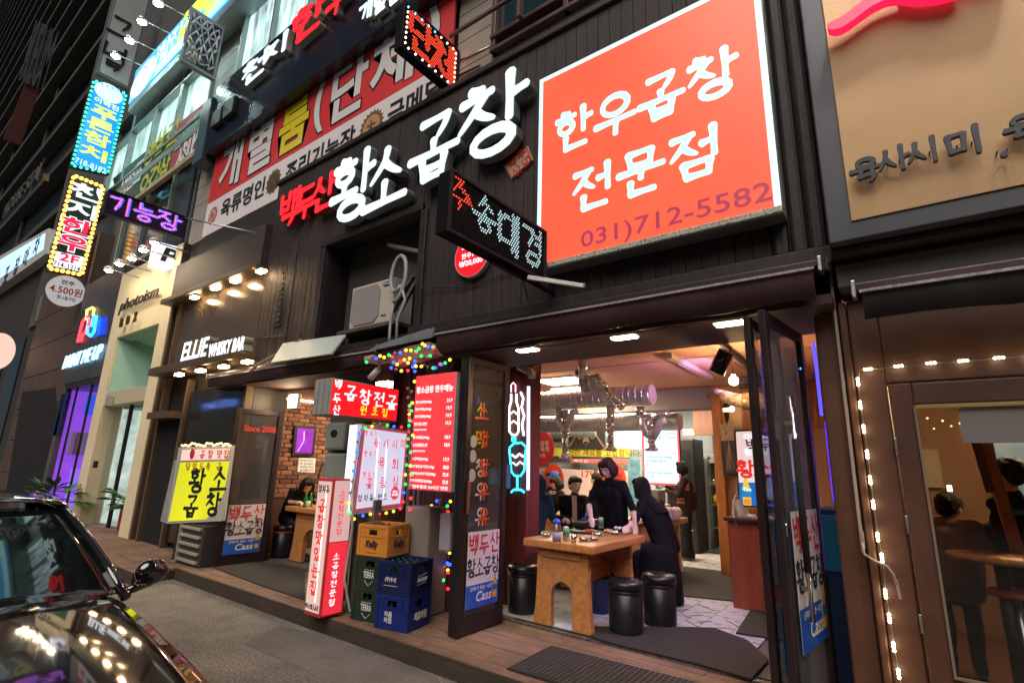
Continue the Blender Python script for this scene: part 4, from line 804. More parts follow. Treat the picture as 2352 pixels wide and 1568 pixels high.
# ================================================================ far left: canopy bar and hotel tower
cb = th('street_bar_light_box', 'long white lit sign box with blue lettering, leaning out at the left edge', 'sign', tuple(at(50, 600, Y=4.0)))
quad(cb, 'case', [(-60, 622), (112, 524), (106, 582), (-60, 700)], WHITE, Y=4.02, thick=.35); quad(cb, 'face', [(-60, 632), (104, 535), (99, 573), (-60, 678)], em('light_pale_blue', (.55, .80, .95), .95), Y=4.01, thick=.01)
for ch, p in zip('포장마차', ((14, 632), (38, 610), (60, 590), (84, 565))): ftext(cb, ch, at(*p, Y=4.0), FU, FV, FN, .85, .85, mt('navy_print', (.02, .05, .2), .5), .03)
lb = th('low_bar_building', 'dark building with brick pier and tall windows under the white sign box', 'building', (-30, 4.2, 0))
MB().box(-60, -23.7, 4.4, 12, 0, 9.5).ob('wall', mt('dark_wall', (.035, .032, .03), .7, var=.2), lb)
for k in range(5): MB().box(-26.0 - k * 3.2, -24.0 - k * 3.2, 4.35, 4.39, .8, 6).ob('window_pane', MATS['night_glass'], lb)
for k in range(9): MB().bbox(-25.8 + .2 * k, -25.7 + .2 * k, 4.25, 4.32, 6.4, 7.4, .01).ob('louvre', mt('louvre_tan', (.25, .2, .14), .6), lb)
rs = th('round_face_sign', 'round pink lit sign cut by the left edge of the picture', 'sign', tuple(at(5, 805, X=-24))); MB().disc(at(-4, 806, X=-24), Y3, Z3, .42, .62, (-.15, 0, 0), 32).ob('disc', em('pink_disc', (.9, .55, .45), .95), rs)
ht = th('hotel_tower', 'dark unlit hotel tower with long horizontal ledges at the far left', 'building', (-50, 6, 0))
MB().box(-190, -24.5, 5.6, 20, 0, 90).ob('wall', mt('tower_glass', (.012, .020, .018), .35, var=.5, vs=.25), ht)
LG = mt('ledge_grey', (.05, .056, .052), .7, var=.2)
for k in range(22): MB().box(-190, -24.4, 5.0, 5.59, 9.6 + k * 3.3, 9.95 + k * 3.3).ob('ledge', LG, ht)
for k in range(7): MB().box(-31.0 - k * 13, -30.4 - k * 13, 5.45, 5.58, 9.9, 80).ob('fin', LG, ht)
for tx, c, h, m_ in (('HOUSE STAY', (55, 440), 1.0, mt('dim_letters', (.10, .10, .10), .6)),): ftext(ht, tx, at(*c, Y=4.6), FU, FV, FN, 9, h, m_, .01, .1)
quad(ht, 'red_hanging_sign', [(60, 190), (92, 205), (48, 332), (8, 318)], mt('dim_red_sign', (.10, .02, .015), .6), X=-33, thick=.2); quad(ht, 'grey_hanging_sign', [(88, 62), (122, 74), (80, 195), (52, 178)], mt('dim_grey_sign', (.07, .08, .08), .6), X=-33, thick=.2)
ftext(ht, 'KEUM', at(90, 128, X=-32.9), DU, DV, DN, .9, 3.6, mt('dim_letters', (.10, .10, .10), .6), .02, .01)
quad(ht, 'gold_emblem', [(100, 398), (108, 400), (106, 415), (98, 412)], mt('dim_gold', (.25, .15, .02), .5), Y=4.6, thick=.1)
# block across the street, seen only mirrored in glass and paint
op = th('opposite_building', 'dark building across the street seen only as a reflection in shop glass', 'building', (-10, -24, 0))
MB().box(-60, 25, -30, -24, 0, 15).ob('wall', mt('opp_wall', (.05, .045, .04), .8, var=.3, vs=.3), op)
random.seed(11)
for k in range(26): x, z = random.uniform(-45, 15), random.choice((4, 7.2, 10.4, 13.6)); MB().box(x, x + 1.6, -23.98, -23.9, z, z + 1.5).ob('window_pane', em('opp_window', (1, .75, .4), .9) if k % 3 else em('opp_window_cool', (.5, .8, 1), .8), op)
q = at(505, 930, Y=3.96 + 27.8); ftext(op, 'HOTEL Starry', (q.x, -23.8, q.z), -X3, Z3, Y3, 9.5, 1.25, em('hotel_blue', (.15, .3, 1), 3.5), .02, .05)
# ================================================================ dining room (behind the doors)
room = kind(MB().box(-9.0, -.25, 4.60, 12.2, .0, .155).ob('floor', mt('grout', (.10, .085, .08), .8)))
TILE = mt('floor_tile', (.42, .42, .46), .28, var=.12, vs=2)
ts = MB().bbox(-.147, .147, -.147, .147, 0, .014, .004).mesh('tile', TILE)
for i in range(13):
    for j in range(22):
        x, y = -5.0 + .3 * i, 4.80 + .3 * j
        if x > -.5 or (y > 8.8 and x > -1.7) or (y > 7.3 and x < -4.5): continue
        o = bpy.data.objects.new('tile', ts); COL.objects.link(o); par(o, room); o.location = (x, y, .156 + random.uniform(0, .0015))
STN = mt('scuff', (.14, .12, .13), .7)
for a, b in (((1603, 1386), (1640, 1402)), ((1575, 1423), (1612, 1443)), ((1637, 1458), (1672, 1479)), ((1668, 1424), (1708, 1444)), ((1606, 1427), (1636, 1426)), ((1585, 1413), (1615, 1412)), ((1638, 1441), (1668, 1441)), ((1556, 1400), (1580, 1398)), ((1565, 1410), (1588, 1418)), ((1612, 1404), (1646, 1407))):
    MB().bar(at(*a, Z=.1735), at(*b, Z=.1735), .014, .003).ob('scuff_mark', STN, room)
def wall(name, lab, *b, mat_=None): return kind(MB().box(*b).ob(name, mat_))
PEACH = mt('peach_paint', (.62, .36, .22), .8, var=.08, vs=1); CEIL = mt('ceiling_paint', (.70, .38, .25), .85, var=.1, vs=.8)
ceil_ = wall('ceiling', '', -9, -.2, 4.62, 12.2, 2.98, 3.05, mat_=CEIL)
MB().box(-5.2, -.2, 6.2, 6.202, 2.970, 2.978).ob('seam', GREYP, ceil_); MB().box(-1.6, -1.598, 4.7, 8.6, 2.970, 2.978).ob('seam', GREYP, ceil_)
wall('wall_back', '', -9, -1.4, 11.9, 12.0, .15, 3.0, mat_=mt('pale_kitchen_wall', (.34, .38, .38), .6, var=.15, vs=2))
wall('wall_right', '', -.25, -.15, 4.62, 12, .15, 3.0, mat_=mt('orange_wall', (.50, .22, .10), .7, var=.1, vs=1))
wall('wall_left', '', -9.1, -9, 4.6, 12, .15, 3.0, mat_=mt('dim_wall', (.12, .09, .08), .7))
wall('beam', '', -7, -2.4, 8.45, 8.75, 2.62, 2.97, mat_=mt('grey_beam', (.20, .17, .17), .8))
wl2 = wall('wall_poster_side', '', -2.05, -.25, 8.62, 8.72, .15, 2.97, mat_=PEACH)
wall('wall_panel_back', '', -3.4, -2.3, 10.6, 10.7, 2.35, 2.97, mat_=mt('brown_panel', (.12, .05, .035), .6, stretch=(8, 8, .5), var=.3))
for x in (-2.42, -1.98):
    pst = MB().bbox(x, x + .14, 8.46, 8.62, .15, 2.97, .01); tag(pst.ob('wooden_post', PINKW), 'orange wooden post %s the peach panel with clock' % ('left of' if x < -2.2 else 'right of'), 'post', 'orange posts by the clock')
wall('wall_clock_side', '', -2.28, -1.98, 8.56, 8.61, .15, 2.97, mat_=mt('tan_paint', (.55, .38, .22), .8))
# ceiling light panels
for n_, (x, y, wx, wy) in enumerate(((at(1292, 876, Z=2.94).x, at(1292, 876, Z=2.94).y, .34, .26), (at(1345, 897, Z=2.94).x, at(1345, 897, Z=2.94).y, .45, .4), (-4.9, 9.6, .6, .6), (-3.5, 9.9, .6, .35), (-7.2, 5.9, .5, .5), (-2.9, 7.9, .01, .01))):
    if wx < .1: continue
    t = th('ceiling_light', 'yellowish square ceiling light panel, %s' % ('nearest the open door', 'just behind the silver duct', 'over the middle tables', 'over the passage to the kitchen', 'over the brick dining room')[n_], 'lamp', (x, y, 2.96), 'square ceiling light panels')
    MB().bbox(x - wx - .02, x + wx + .02, y - wy - .02, y + wy + .02, 2.945, 2.978, .005).ob('frame', WHITE, t); MB().box(x - wx, x + wx, y - wy, y + wy, 2.936, 2.944).ob('diffuser', em('panel_warm', (1, .80, .52), 32), t)
tubes = th('kitchen_tube_lamp', 'cool white tube lamp at the kitchen passage', 'lamp', (-3.4, 11.0, 2.4)); MB().bbox(-3.75, -2.75, 11.0, 11.06, 2.42, 2.50, .01).ob('housing', WHITE, tubes); MB().box(-3.73, -2.77, 10.99, 11.07, 2.385, 2.415).ob('tube', em('tube_cool', (.8, .95, 1), 18), tubes)
tb2 = th('kitchen_tube_lamp', 'hidden tube lamp lighting the glass kitchen partition from above', 'lamp', (-6, 11.2, 2.9)); MB().box(-7.5, -4.6, 11.0, 11.1, 2.86, 2.92).ob('tube', em('tube_cool2', (.8, .95, 1), 34), tb2)
# ducts
def ribbed(name, lab, a, b, r, n, m_=GALV, end=True):
    t = th(name, lab, 'duct', a); a, b = Vector(a), Vector(b); mb = MB(); P = []; R_ = []
    for k in range(n + 1):
        p = a.lerp(b, k / n); d = (b - a) / n
        P += [p, p + d * .82, p + d * .86, p + d * .96]; R_ += [r, r, r * 1.035, r * 1.035]
    mb.tube(P[:-3], R_[:-3], 24, True, False); mb.ob('duct_pipe', m_, t)
    if end: MB().disc(b + (b - a).normalized() * .004, Y3, Z3, r * .99, r * .99, (b - a).normalized() * .01).ob('end_cap', mt('pink_grey_cap', (.45, .36, .38), .5), t)
    for f in (.3, .72): MB().cyl(a.lerp(b, f) + Z3 * r, (a.lerp(b, f).x, a.y, 2.98), .01).ob('hanger', METAL, t)
    return t
D1 = ribbed('exhaust_duct', 'thick silver ribbed duct with a closed pinkish end, nearest the open door', (-6.6, 6.6, 2.62), (-2.64, 6.6, 2.62), .135, 44)
D2 = ribbed('exhaust_duct', 'thinner dull duct running behind the thick silver one', (-8, 9.0, 2.48), (-3.12, 9.0, 2.48), .15, 60, mt('dull_duct', (.30, .28, .29), .45, .6, var=.2))
D3 = ribbed('exhaust_duct', 'greenish silver duct far back above the glass kitchen', (-8.6, 11.3, 2.5), (-5.9, 11.3, 2.5), .16, 24, mt('green_duct', (.35, .42, .42), .5, .5))
SV = mt('silver_pipe', (.72, .70, .72), .25, .75, var=.1, vs=5)
def arm(name, lab, pts, r, joints=(), bell=None, ceil=None):
    t = th(name, lab, 'exhaust pipe', pts[0], 'hanging grill exhaust pipes'); pts = [Vector(p) for p in pts]
    for k, (a, b) in enumerate(zip(pts, pts[1:])):
        MB().tube([a, a.lerp(b, .5), b], r, 16).ob('pipe_section', SV, t)
        if k: MB().ball(a, r * 1.12, 14, 10).ob('elbow', SV, t)
    for p, rr in joints: MB().lathe([(rr, -.02), (rr * 1.15, -.012), (rr * 1.15, .012), (rr, .02)], p, 16).ob('collar', SV, t)
    if bell: MB().lathe([(r, .07), (r * 1.25, .04), (r * 1.55, 0), (r * 1.55, -.02), (r * 1.3, -.03)], bell, 18).ob('suction_bell', SV, t)
    return t
Yp = 5.35
q = [at(1340, 838, Y=Yp), at(1340, 868, Y=Yp), at(1345, 892, Y=Yp), at(1358, 868, Y=Yp - .05), at(1371, 866, Y=Yp - .1), at(1385, 884, Y=Yp - .1)]
def P_(x, y, Y): return at(x, y, Y=Y)
ap = th('exhaust_pipe', 'folded silver exhaust arm swung up over the front table', 'exhaust pipe', P_(1340, 838, Yp), 'hanging grill exhaust pipes')
top = P_(1340, 838, Yp); MB().cyl((top.x, Yp, 2.98), P_(1340, 872, Yp), .062, 20).ob('pipe_section', SV, ap); MB().lathe([(.075, 0), (.075, -.03), (.062, -.035)], (top.x, Yp, 2.975), 20).ob('collar', SV, ap)
MB().cyl(P_(1328, 856, Yp + .05), P_(1336, 856, Yp), .045).ob('knob', BLK, ap)
el = [P_(1340, 868, Yp), P_(1340, 880, Yp), P_(1343, 890, Yp), P_(1350, 893, Yp), P_(1358, 886, Yp), P_(1360, 872, Yp)]
MB().tube(el, [.058] * 6, 16).ob('flexible_elbow', GALV, ap)
MB().tube([P_(1360, 862, Yp - .05), P_(1362, 880, Yp - .05), P_(1370, 900, Yp - .05), P_(1384, 906, Yp - .05), P_(1392, 898, Yp - .05)], [.05, .055, .058, .055, .045], 16).ob('flexible_elbow', GALV, ap)
MB().tube([P_(1368, 862, Yp - .12), P_(1392, 893, Yp - .12)], .04, 16).ob('pipe_section', SV, ap); MB().tube([P_(1390, 890, Yp - .12), P_(1424, 930, Yp - .12)], .032, 16).ob('pipe_section', SV, ap)
for x, y in ((1372, 867), (1379, 876), (1386, 885)): MB().ball(P_(x, y, Yp - .12), .048, 14, 8).ob('collar', SV, ap)
MB().tube([P_(1420, 926, Yp - .12), P_(1430, 936, Yp - .12)], .044, 16).ob('nozzle', SV, ap); MB().tube([P_(1372, 880, Yp - .1), P_(1414, 938, Yp - .1)], .010, 8).ob('support_rod', CHROME, ap)
for x, yt, yb, Y_, lab in ((1402, 934, 1034, 6.6, 'straight silver exhaust pipe hanging from the thick duct behind the standing woman'), (1298, 942, 1052, 6.6, 'exhaust pipe with forked elbow hanging at the left under the thick duct'), (1496, 962, 1034, 6.9, 'exhaust pipe with wide elbow hanging in front of the lit menu board')):
    a, b = at(x, yt, Y=Y_), at(x, yb, Y=Y_); t = th('exhaust_pipe', lab, 'exhaust pipe', a, 'hanging grill exhaust pipes')
    MB().cyl(a, a.lerp(b, .45), .058, 18).ob('pipe_section', SV, t); MB().cyl(a.lerp(b, .4), b, .045, 18).ob('pipe_section', SV, t)
    for f in (.42, .5): MB().lathe([(.05, -.02), (.066, -.01), (.066, .01), (.05, .02)], a.lerp(b, f), 18).ob('collar', SV, t)
    MB().lathe([(.045, .09), (.06, .07), (.06, .04), (.088, .03), (.088, 0), (.07, -.01)], b, 20).ob('suction_bell', SV, t)
    if x != 1402:
        s_ = 1 if x > 1400 else 1
        c = a + Vector((-.02, 0, -.12)); MB().tube([c + Vector((-.09, 0, .14)), c + Vector((-.09, 0, .02)), c + Vector((-.04, 0, -.08)), c + Vector((.02, 0, -.12))], [.05, .06, .06, .05], 14).ob('flexible_elbow', GALV, t)
        MB().tube([c + Vector((.02, 0, -.15)), c + Vector((.10, 0, -.02)), c + Vector((.15, 0, .08)), c + Vector((.22, 0, .10))], [.05, .055, .05, .04], 14).ob('flexible_elbow', GALV, t)
    if x == 1496: MB().tube([at(1470, 934, Y=6.7), at(1470, 955, Y=6.7)], .06, 16).ob('stub', SV, t); MB().tube([at(1500, 960, Y=6.9), at(1518, 952, Y=6.9), at(1536, 948, Y=6.9)], [.05, .05, .04], 14).ob('branch', SV, t)
# track light rail with spots and bulb
tr = th('track_light_rail', 'black ceiling track rail running into the room at the right', 'track rail', (-1.2, 5.5, 2.93)); MB().bar((-1.38, 4.75, 2.94), (-1.52, 7.8, 2.94), .04, .05).ob('rail', BLKM, tr); MB().bar((-1.55, 4.9, 2.95), (-.75, 4.9, 2.95), .03).ob('cross_rail', BLKM, tr)
def spotlamp(px, Y, lab, aim, col, power, lit=True):
    c = at(*px, Y=Y); d = (Vector(aim) - c).normalized(); t = th('track_spotlight', lab, 'spotlight', c, 'black track spotlights')
    MB().tube([c - d * .12, c + d * .10], [.07, .075], 20).ob('barrel', mt('spot_black', (.015, .015, .02), .25, .5), t); MB().tube([c + Vector((.08, 0, 0)), c + Vector((.09, 0, .12)), (c.x, c.y, c.z + .2)], .008, 6).ob('yoke', BLKM, t); MB().cyl((c.x, c.y, c.z + .18), (c.x, c.y, 2.93), .02).ob('stem', BLKM, t)
    ff = MB(); u = d.orthogonal().normalized(); v = d.cross(u)
    for k in range(12): r = .045 if k % 3 else .02; a = k * .55; ff.ball(c + d * .102 + u * r * math.cos(a) + v * r * math.sin(a), .006, 6, 4)
    ff.ob('led_dots', em('led_dot_' + lab[:6], col, 4), t, kind='stuff')
    L_ = bpy.data.lights.new('spot', 'SPOT'); L_.energy = power; L_.color = col; L_.spot_size = math.radians(95); L_.spot_blend = .6; L_.shadow_soft_size = .06
    o = bpy.data.objects.new('spot_beam', L_); COL.objects.link(o); o.location = c + d * .14; o.rotation_euler = d.to_track_quat('-Z', 'Y').to_euler()
spotlamp((1656, 832), 5.0, 'black drum spotlight nearest the open door, purple beam', (-2.9, 5.6, .2), (.50, .40, 1), 115)
spotlamp((1722, 878), 6.2, 'black drum spotlight farther back on the rail', (-4.6, 7.6, 2.9), (.85, .45, 1), 50)
bl = th('bare_bulb', 'bare glowing round bulb hanging from the track rail', 'bulb', at(1685, 872, Y=5.7)); p = at(1685, 874, Y=5.7)
MB().ball(p, .045, 16, 10).ob('globe', em('bulb_warm', (1, .62, .32), 480), bl); MB().cyl(p + Z3 * .04, p + Z3 * .09, .022).ob('socket', WHITE, bl); MB().cyl(p + Z3 * .09, (p.x, p.y, 2.95), .006).ob('cord', mt('copper', (.4, .15, .06), .4), bl)
cf = th('old_fluorescent_fixture', 'unlit pinkish tube fixture on the ceiling left of the track rail', 'fixture', (-2.2, 6.5, 2.93)); MB().bar((-2.08, 5.75, 2.93), (-2.1, 7.4, 2.93), .07, .06).ob('housing', mt('pinkish_white', (.5, .38, .36), .6), cf)
kp = th('white_ceiling_pipe', 'short grey pipe elbow on the ceiling beside the neon pillar', 'pipe', at(1205, 850, Y=4.8)); MB().tube([at(1193, 842, Y=4.75), at(1212, 850, Y=4.75), at(1222, 858, Y=4.75), at(1221, 868, Y=4.75)], .045, 12).ob('pipe', GREYP, kp)
# back wall things
YB = 11.35
def fq(name, lab, cat, p0, p1, Y, mat_, thick=.03, grp=None):
    a, b = at(*p0, Y=Y), at(*p1, Y=Y); t = th(name, lab, cat, ((a.x + b.x) / 2, Y, b.z), grp); MB().bbox(a.x, b.x, Y, Y + thick, b.z, a.z, min(.01, thick * .3)).ob('panel', mat_, t); return t, a, b
tg, a, b = fq('tiger_picture', 'dark picture of a big cat face with stripes behind the ducts', 'picture', (1305, 980), (1390, 1030), 11.2, mt('picture_dark', (.03, .022, .02), .4), .04)
cx, cz = (a.x + b.x) / 2, (a.z + b.z) / 2; FURM = mt('fur_tan', (.30, .19, .13), .6, var=.3, vs=8); fur = MB(); random.seed(2); W_, H_ = (b.x - a.x), (a.z - b.z)
for sx in (-1, 1):
    for k in range(13):
        t_ = k / 12; fur.prism([(cx + sx * W_ * (.12 + .30 * t_), 11.192, cz + H_ * (.40 - .75 * t_)), (cx + sx * W_ * (.20 + .28 * t_), 11.192, cz + H_ * (.38 - .72 * t_)), (cx + sx * W_ * (.16 + .30 * t_), 11.192, cz + H_ * (.30 - .75 * t_))], (0, .005, 0))
    fur.disc((cx + sx * W_ * .17, 11.192, cz + H_ * .02), X3, Z3, W_ * .055, H_ * .09, (0, .005, 0), 14)
fur.prism([(cx - W_ * .05, 11.192, cz + H_ * .12), (cx + W_ * .05, 11.192, cz + H_ * .12), (cx + W_ * .09, 11.192, cz - H_ * .22), (cx, 11.192, cz - H_ * .34), (cx - W_ * .09, 11.192, cz - H_ * .22)], (0, .005, 0))
kind(fur.ob('striped_fur', FURM, tg), 'stuff')
for sx in (-1, 1): MB().disc((cx + sx * W_ * .17, 11.186, cz + H_ * .02), X3, Z3, W_ * .02, H_ * .035, (0, .005, 0), 12).ob('eye', BKP, tg)
MB().disc((cx, 11.186, cz - H_ * .24), X3, Z3, W_ * .06, H_ * .06, (0, .005, 0), 12).ob('nose', BKP, tg)
yb_, a, b = fq('yellow_banner', 'yellow banner with brush writing under the big cat picture', 'banner', (1225, 1028), (1445, 1050), 11.25, mt('banner_yellow2', (.60, .56, .06), .6), .03)
ftext(yb_, '신선한 재료를 고집합니다. 왕', ((a.x + b.x) / 2 + .7, 11.248, (a.z + b.z) / 2), FU, FV, FN, 2.3, .17, mt('brown_print', (.15, .08, .02), .5), .01)
rb_, a, b = fq('red_strip_banner', 'narrow pale red strip below the yellow banner', 'banner', (1310, 1052), (1440, 1066), 11.25, mt('pale_red', (.50, .13, .11), .6), .03); ftext(rb_, '백두산', ((a.x * .8 + b.x * .2), 11.248, (a.z + b.z) / 2), FU, FV, FN, .4, .08, WHP, .01)
wb_, a, b = fq('white_banner', 'wide pinkish white banner with red circles behind the diners', 'banner', (1190, 1074), (1442, 1150), 11.15, mt('banner_pinkwhite', (.62, .48, .44), .6), .03); cz = (a.z + b.z) / 2
def bt(s, p, w_, h, m_, bold=.02, Y=11.147): return ftext(wb_, s, at(*p, Y=Y), FU, FV, FN, w_, h, m_, bold)
bt('당일 도축!', (1230, 1089), .62, .2, mt('brick_red_print', (.45, .05, .03), .5)); bt('합니다', (1225, 1118), .55, .2, BKP)
bt('17년', (1354, 1088), .42, .2, MATS['brick_red_print']); bt('을 이어온', (1390, 1088), .62, .2, BKP); bt('손맛!', (1390, 1114), .45, .2, BKP)
for x, tx in ((1271, '백두산'), (1410, '백두산')):
    MB().disc(at(x, 1100, Y=11.146), X3, Z3, .30, .36, (0, .004, 0), 28).ob('red_circle', mt('circle_red', (.60, .045, .02), .5), wb_); ftext(wb_, tx, at(x, 1092, Y=11.14), FU, FV, FN, .42, .15, BKP, .02); ftext(wb_, '곱창', at(x + 4, 1112, Y=11.14), FU, FV, FN, .3, .16, mt('peach_print', (.7, .4, .25), .5), .02)
rd_ = th('round_red_placard', 'big round dark red placard with pale writing at the left of the yellow banner', 'placard', at(1240, 1030, Y=11.1)); MB().disc(at(1241, 1029, Y=11.1), X3, Z3, .40, .44, (0, .03, 0), 32).ob('disc', mt('deep_red', (.34, .015, .02), .5), rd_)
for s, y, w_, h in (('한우곱창', 1018, .55, .13), ('한우육회', 1031, .55, .13), ('원조집', 1045, .3, .09)): ftext(rd_, s, at(1240, y, Y=11.095), FU, FV, FN, w_, h, mt('tan_print', (.6, .4, .25), .5), .02)
mb_, a, b = fq('lit_menu_board', 'tall backlit white menu board with red side stripes in the dining room', 'menu board', (1474, 974), (1566, 1116), 9.4, BLKM, .06); cx = (a.x + b.x) / 2
MB().box(a.x + .01, b.x - .01, 9.392, 9.399, b.z + .01, a.z - .01).ob('red_edge', em('light_menu_red', (.9, .10, .12), .9), mb_); MB().box(a.x + .04, b.x - .04, 9.384, 9.391, b.z + .04, a.z - .02).ob('white_face', em('light_menu_white', (.62, .86, 1), 1.05, var=.08), mb_)
MR, MK = em('menu_text_red', (.6, .15, .2), .6), mt('menu_text_navy', (.03, .05, .12), .5)
rows = [('한우곱창구이', '19,000', MK), ('한우모듬 大', '51,000', MK), ('한우모듬 中', '41,000', MK), ('한우특양', '', MK), ('한우막창', '', MK), ('한우대창', '', MK), ('한우꽃등심', '(150g)', MR), ('한우육회(200g)', '', MK), ('한우곱창전골 大', '', MK), ('中', '', MK), ('한돈삼겹살 180g', '', MR), ('소갈비살(200g)', '', MK), ('공깃밥', '', MK), ('날치알볶음밥', '', MR)]
hz = (a.z - b.z - .12) / len(rows)
for k, (l, r, m_) in enumerate(rows):
    z = a.z - .08 - hz * (k + .5); n_ = len(l) * .048; ftext(mb_, l, (a.x + .08 + n_ / 2, 9.383, z), FU, FV, FN, n_, .045, m_, .008)
    if r: ftext(mb_, r, (b.x - .15, 9.383, z), FU, FV, FN, .16, .04, MR, .005)
sm_, a, b = fq('small_menu_board', 'small white lit menu board left of the tall one', 'menu board', (1437, 986), (1472, 1024), 9.6, em('light_menu_white2', (.75, .85, .95), .9), .04)
for k in range(3): ftext(sm_, ('한우1++특수', '한우육회', '한우육사시미')[k], ((a.x + b.x) / 2 - .02, 9.595, a.z - .07 - k * .085), FU, FV, FN, .22, .035, MR, .008)
# kitchen partition and appliances
kt = th('glass_kitchen_partition', 'glazed kitchen partition with steel posts at the back', 'partition', (-6, 10.9, .15))
MB().box(-8.8, -4.6, 11.5, 11.52, .9, 2.6).ob('frosted_pane', mt('frost_pane', (.42, .52, .52), .4, var=.3, vs=1.5), kt)
for x in (-8.2, -7.4, -6.55, -5.7, -4.9): MB().bbox(x, x + .05, 11.42, 11.5, .15, 2.7, .006).ob('post', METAL, kt)
MB().box(-8.8, -4.6, 11.4, 11.5, .15, .9).ob('dado', GREYP, kt)
def fridge(name, lab, x0, x1, y0, y1, z0, z1, body, shelves, door=None):
    t = th(name, lab, 'refrigerator', ((x0 + x1) / 2, y0, z0)); MB().bbox(x0, x1, y0 + .05, y1, z0, z1, .015).ob('cabinet', body, t)
    MB().bbox(x0 + .01, x1 - .01, y0, y0 + .045, z0 + .06, z1 - .03, .01).ob('door', door or body, t); MB().box(x0 + .06, x1 - .06, y0 - .004, y0 - .001, z0 + .14, z1 - .22).ob('door_glass', mt('fridge_glass_' + name, shelves, .12, var=.5, vs=5, stretch=(1, 1, 3)), t)
    for k in range(3): MB().bbox(x0 + .07, x1 - .07, y0 - .012, y0 - .006, z0 + .4 + k * .35, z0 + .415 + k * .35, .002).ob('shelf', METAL, t)
    MB().bbox(x1 - .05, x1 - .03, y0 - .03, y0 - .01, z0 + .6, z0 + 1.1, .004).ob('handle', CHROME, t); return t
a, b = at(1526, 1006, Y=10.2), at(1598, 1125, Y=10.2); fridge('black_glass_fridge', 'black glass-door fridge behind the standing hooded-sweatshirt worker', a.x, b.x, 10.2, 10.8, .17, a.z, BLKM, (.02, .022, .03))
a = at(1438, 1030, Y=11.3); b = at(1478, 1150, Y=11.3); fridge('blue_lit_fridge', 'glass-door fridge with bluish light left of the tall menu board', a.x, b.x, 11.3, 11.9, .17, a.z, mt('green_grey', (.25, .32, .33), .5), (.12, .26, .34))
a, b = at(1602, 1040, Y=10.9), at(1628, 1250, Y=10.9); st = th('steel_refrigerator', 'pale blue-grey steel refrigerator right of the worker', 'refrigerator', (a.x, 10.9, .17)); MB().bbox(a.x - .2, b.x + .04, 10.9, 11.5, .17, 1.9, .015).ob('cabinet', mt('steel_blue', (.30, .38, .42), .35, .5), st); MB().bar((b.x, 10.88, 1.0), (b.x - .15, 10.88, 1.0), .03).ob('handle', WHITE, st)
sh = th('steel_shelf_unit', 'steel shelf unit with sauce bottles and cups beside the orange post', 'shelf', (-3.1, 11, .17)); x0, x1 = at(1628, 1100, Y=11.1).x, at(1672, 1100, Y=11.1).x
for z in (.55, 1.0, 1.38, 1.9): MB().bbox(x0, x1, 11.1, 11.5, z, z + .03, .004).ob('shelf_board', METAL, sh)
for x in (x0, x1 - .03): MB().bbox(x, x + .03, 11.1, 11.13, .17, 2.0, .004).ob('upright', METAL, sh)
MB().box(x0, x1, 11.5, 11.55, .2, 2.4).ob('back_panel', mt('dark_shelf_back', (.05, .055, .06), .6), sh)
for k, (px, m_) in enumerate(((1636, mt('sauce_brown', (.2, .1, .03), .3)), (1643, YEL), (1651, YEL), (1659, mt('sauce_olive', (.2, .2, .05), .3)))):
    q = at(px, 1145, Y=11.25); tag(MB().lathe([(.045, 0), (.045, .13), (.015, .17), (.012, .21)], (q.x, 11.25, 1.03), 12).ob('sauce_bottle', m_), 'squeeze sauce bottle on the steel shelf, %s from the left' % ('first', 'second', 'third', 'fourth')[k], 'bottle', 'sauce bottles on the steel shelf')
for k in range(3): tag(MB().lathe([(.03, 0), (.035, .1), (.032, .1)], (at(1634 + k * 6, 1105, Y=11.25).x, 11.25, 1.41), 12).ob('steel_cup', CHROME), 'steel cup standing on the upper shelf board, %s of three' % ('left', 'middle', 'right')[k], 'cup', 'steel cups on the shelf')
pb2 = th('white_box', 'white carton with two dark marks on top of the shelf unit', 'box', at(1636, 1050, Y=11.1)); q = at(1635, 1054, Y=11.1); MB().bbox(q.x - .22, q.x + .2, 11.1, 11.4, q.z - .08, q.z + .1, .01).ob('carton', WHITE, pb2)
for dx in (-.08, .06): MB().box(q.x + dx, q.x + dx + .05, 11.09, 11.099, q.z, q.z + .04).ob('mark', BKP, pb2)
# mats
def matq(name, lab, pts, Z_, m_, h=.012):
    P = [at(*p, Z=Z_) for p in pts]; return tag(MB().prism(P, (0, 0, h)).ob(name, m_), lab, 'mat')
matq('brown_floor_mat', 'large brown mat just inside the open doorway in front of the stools', [(1335, 1440), (1558, 1441), (1640, 1443), (1718, 1472), (1766, 1516), (1726, 1561), (1600, 1525), (1440, 1487), (1368, 1468)], .174, CARPET)
matq('brown_floor_mat', 'brown runner mat on the tiles beside the red counter', [(1548, 1299), (1693, 1316), (1696, 1382), (1560, 1368)], .174, CARPET)
matq('grey_floor_mat', 'dark grey mat in front of the steel refrigerator', [(1600, 1262), (1620, 1248), (1690, 1252), (1690, 1280)], .174, mt('grey_mat', (.06, .075, .09), .8))
matq('dark_floor_mat', 'dark mat at the right by the folded doors', [(1690, 1455), (1725, 1400), (1840, 1400), (1840, 1475)], .176, mt('green_black_mat', (.02, .022, .015), .95))
matq('entrance_carpet', 'brown carpet on the deck before the brick dining room', [(480, 1300), (600, 1290), (700, 1308), (700, 1378), (600, 1345)], .151, CARPET)
rm = th('rubber_doormat', 'black ribbed rubber doormat with holes on the deck planks', 'mat', (-2.0, 3.9, .15))
mx = Matrix.Translation((-2.0, 3.88, .156)) @ Matrix.Rotation(math.radians(2), 4, 'Z'); rb = MB(); u_ = 1.25; v_ = .62
rb.xbox(mx, u_ + .04, v_ + .04, .006); rb.ob('base', RUB, rm); rr = MB()
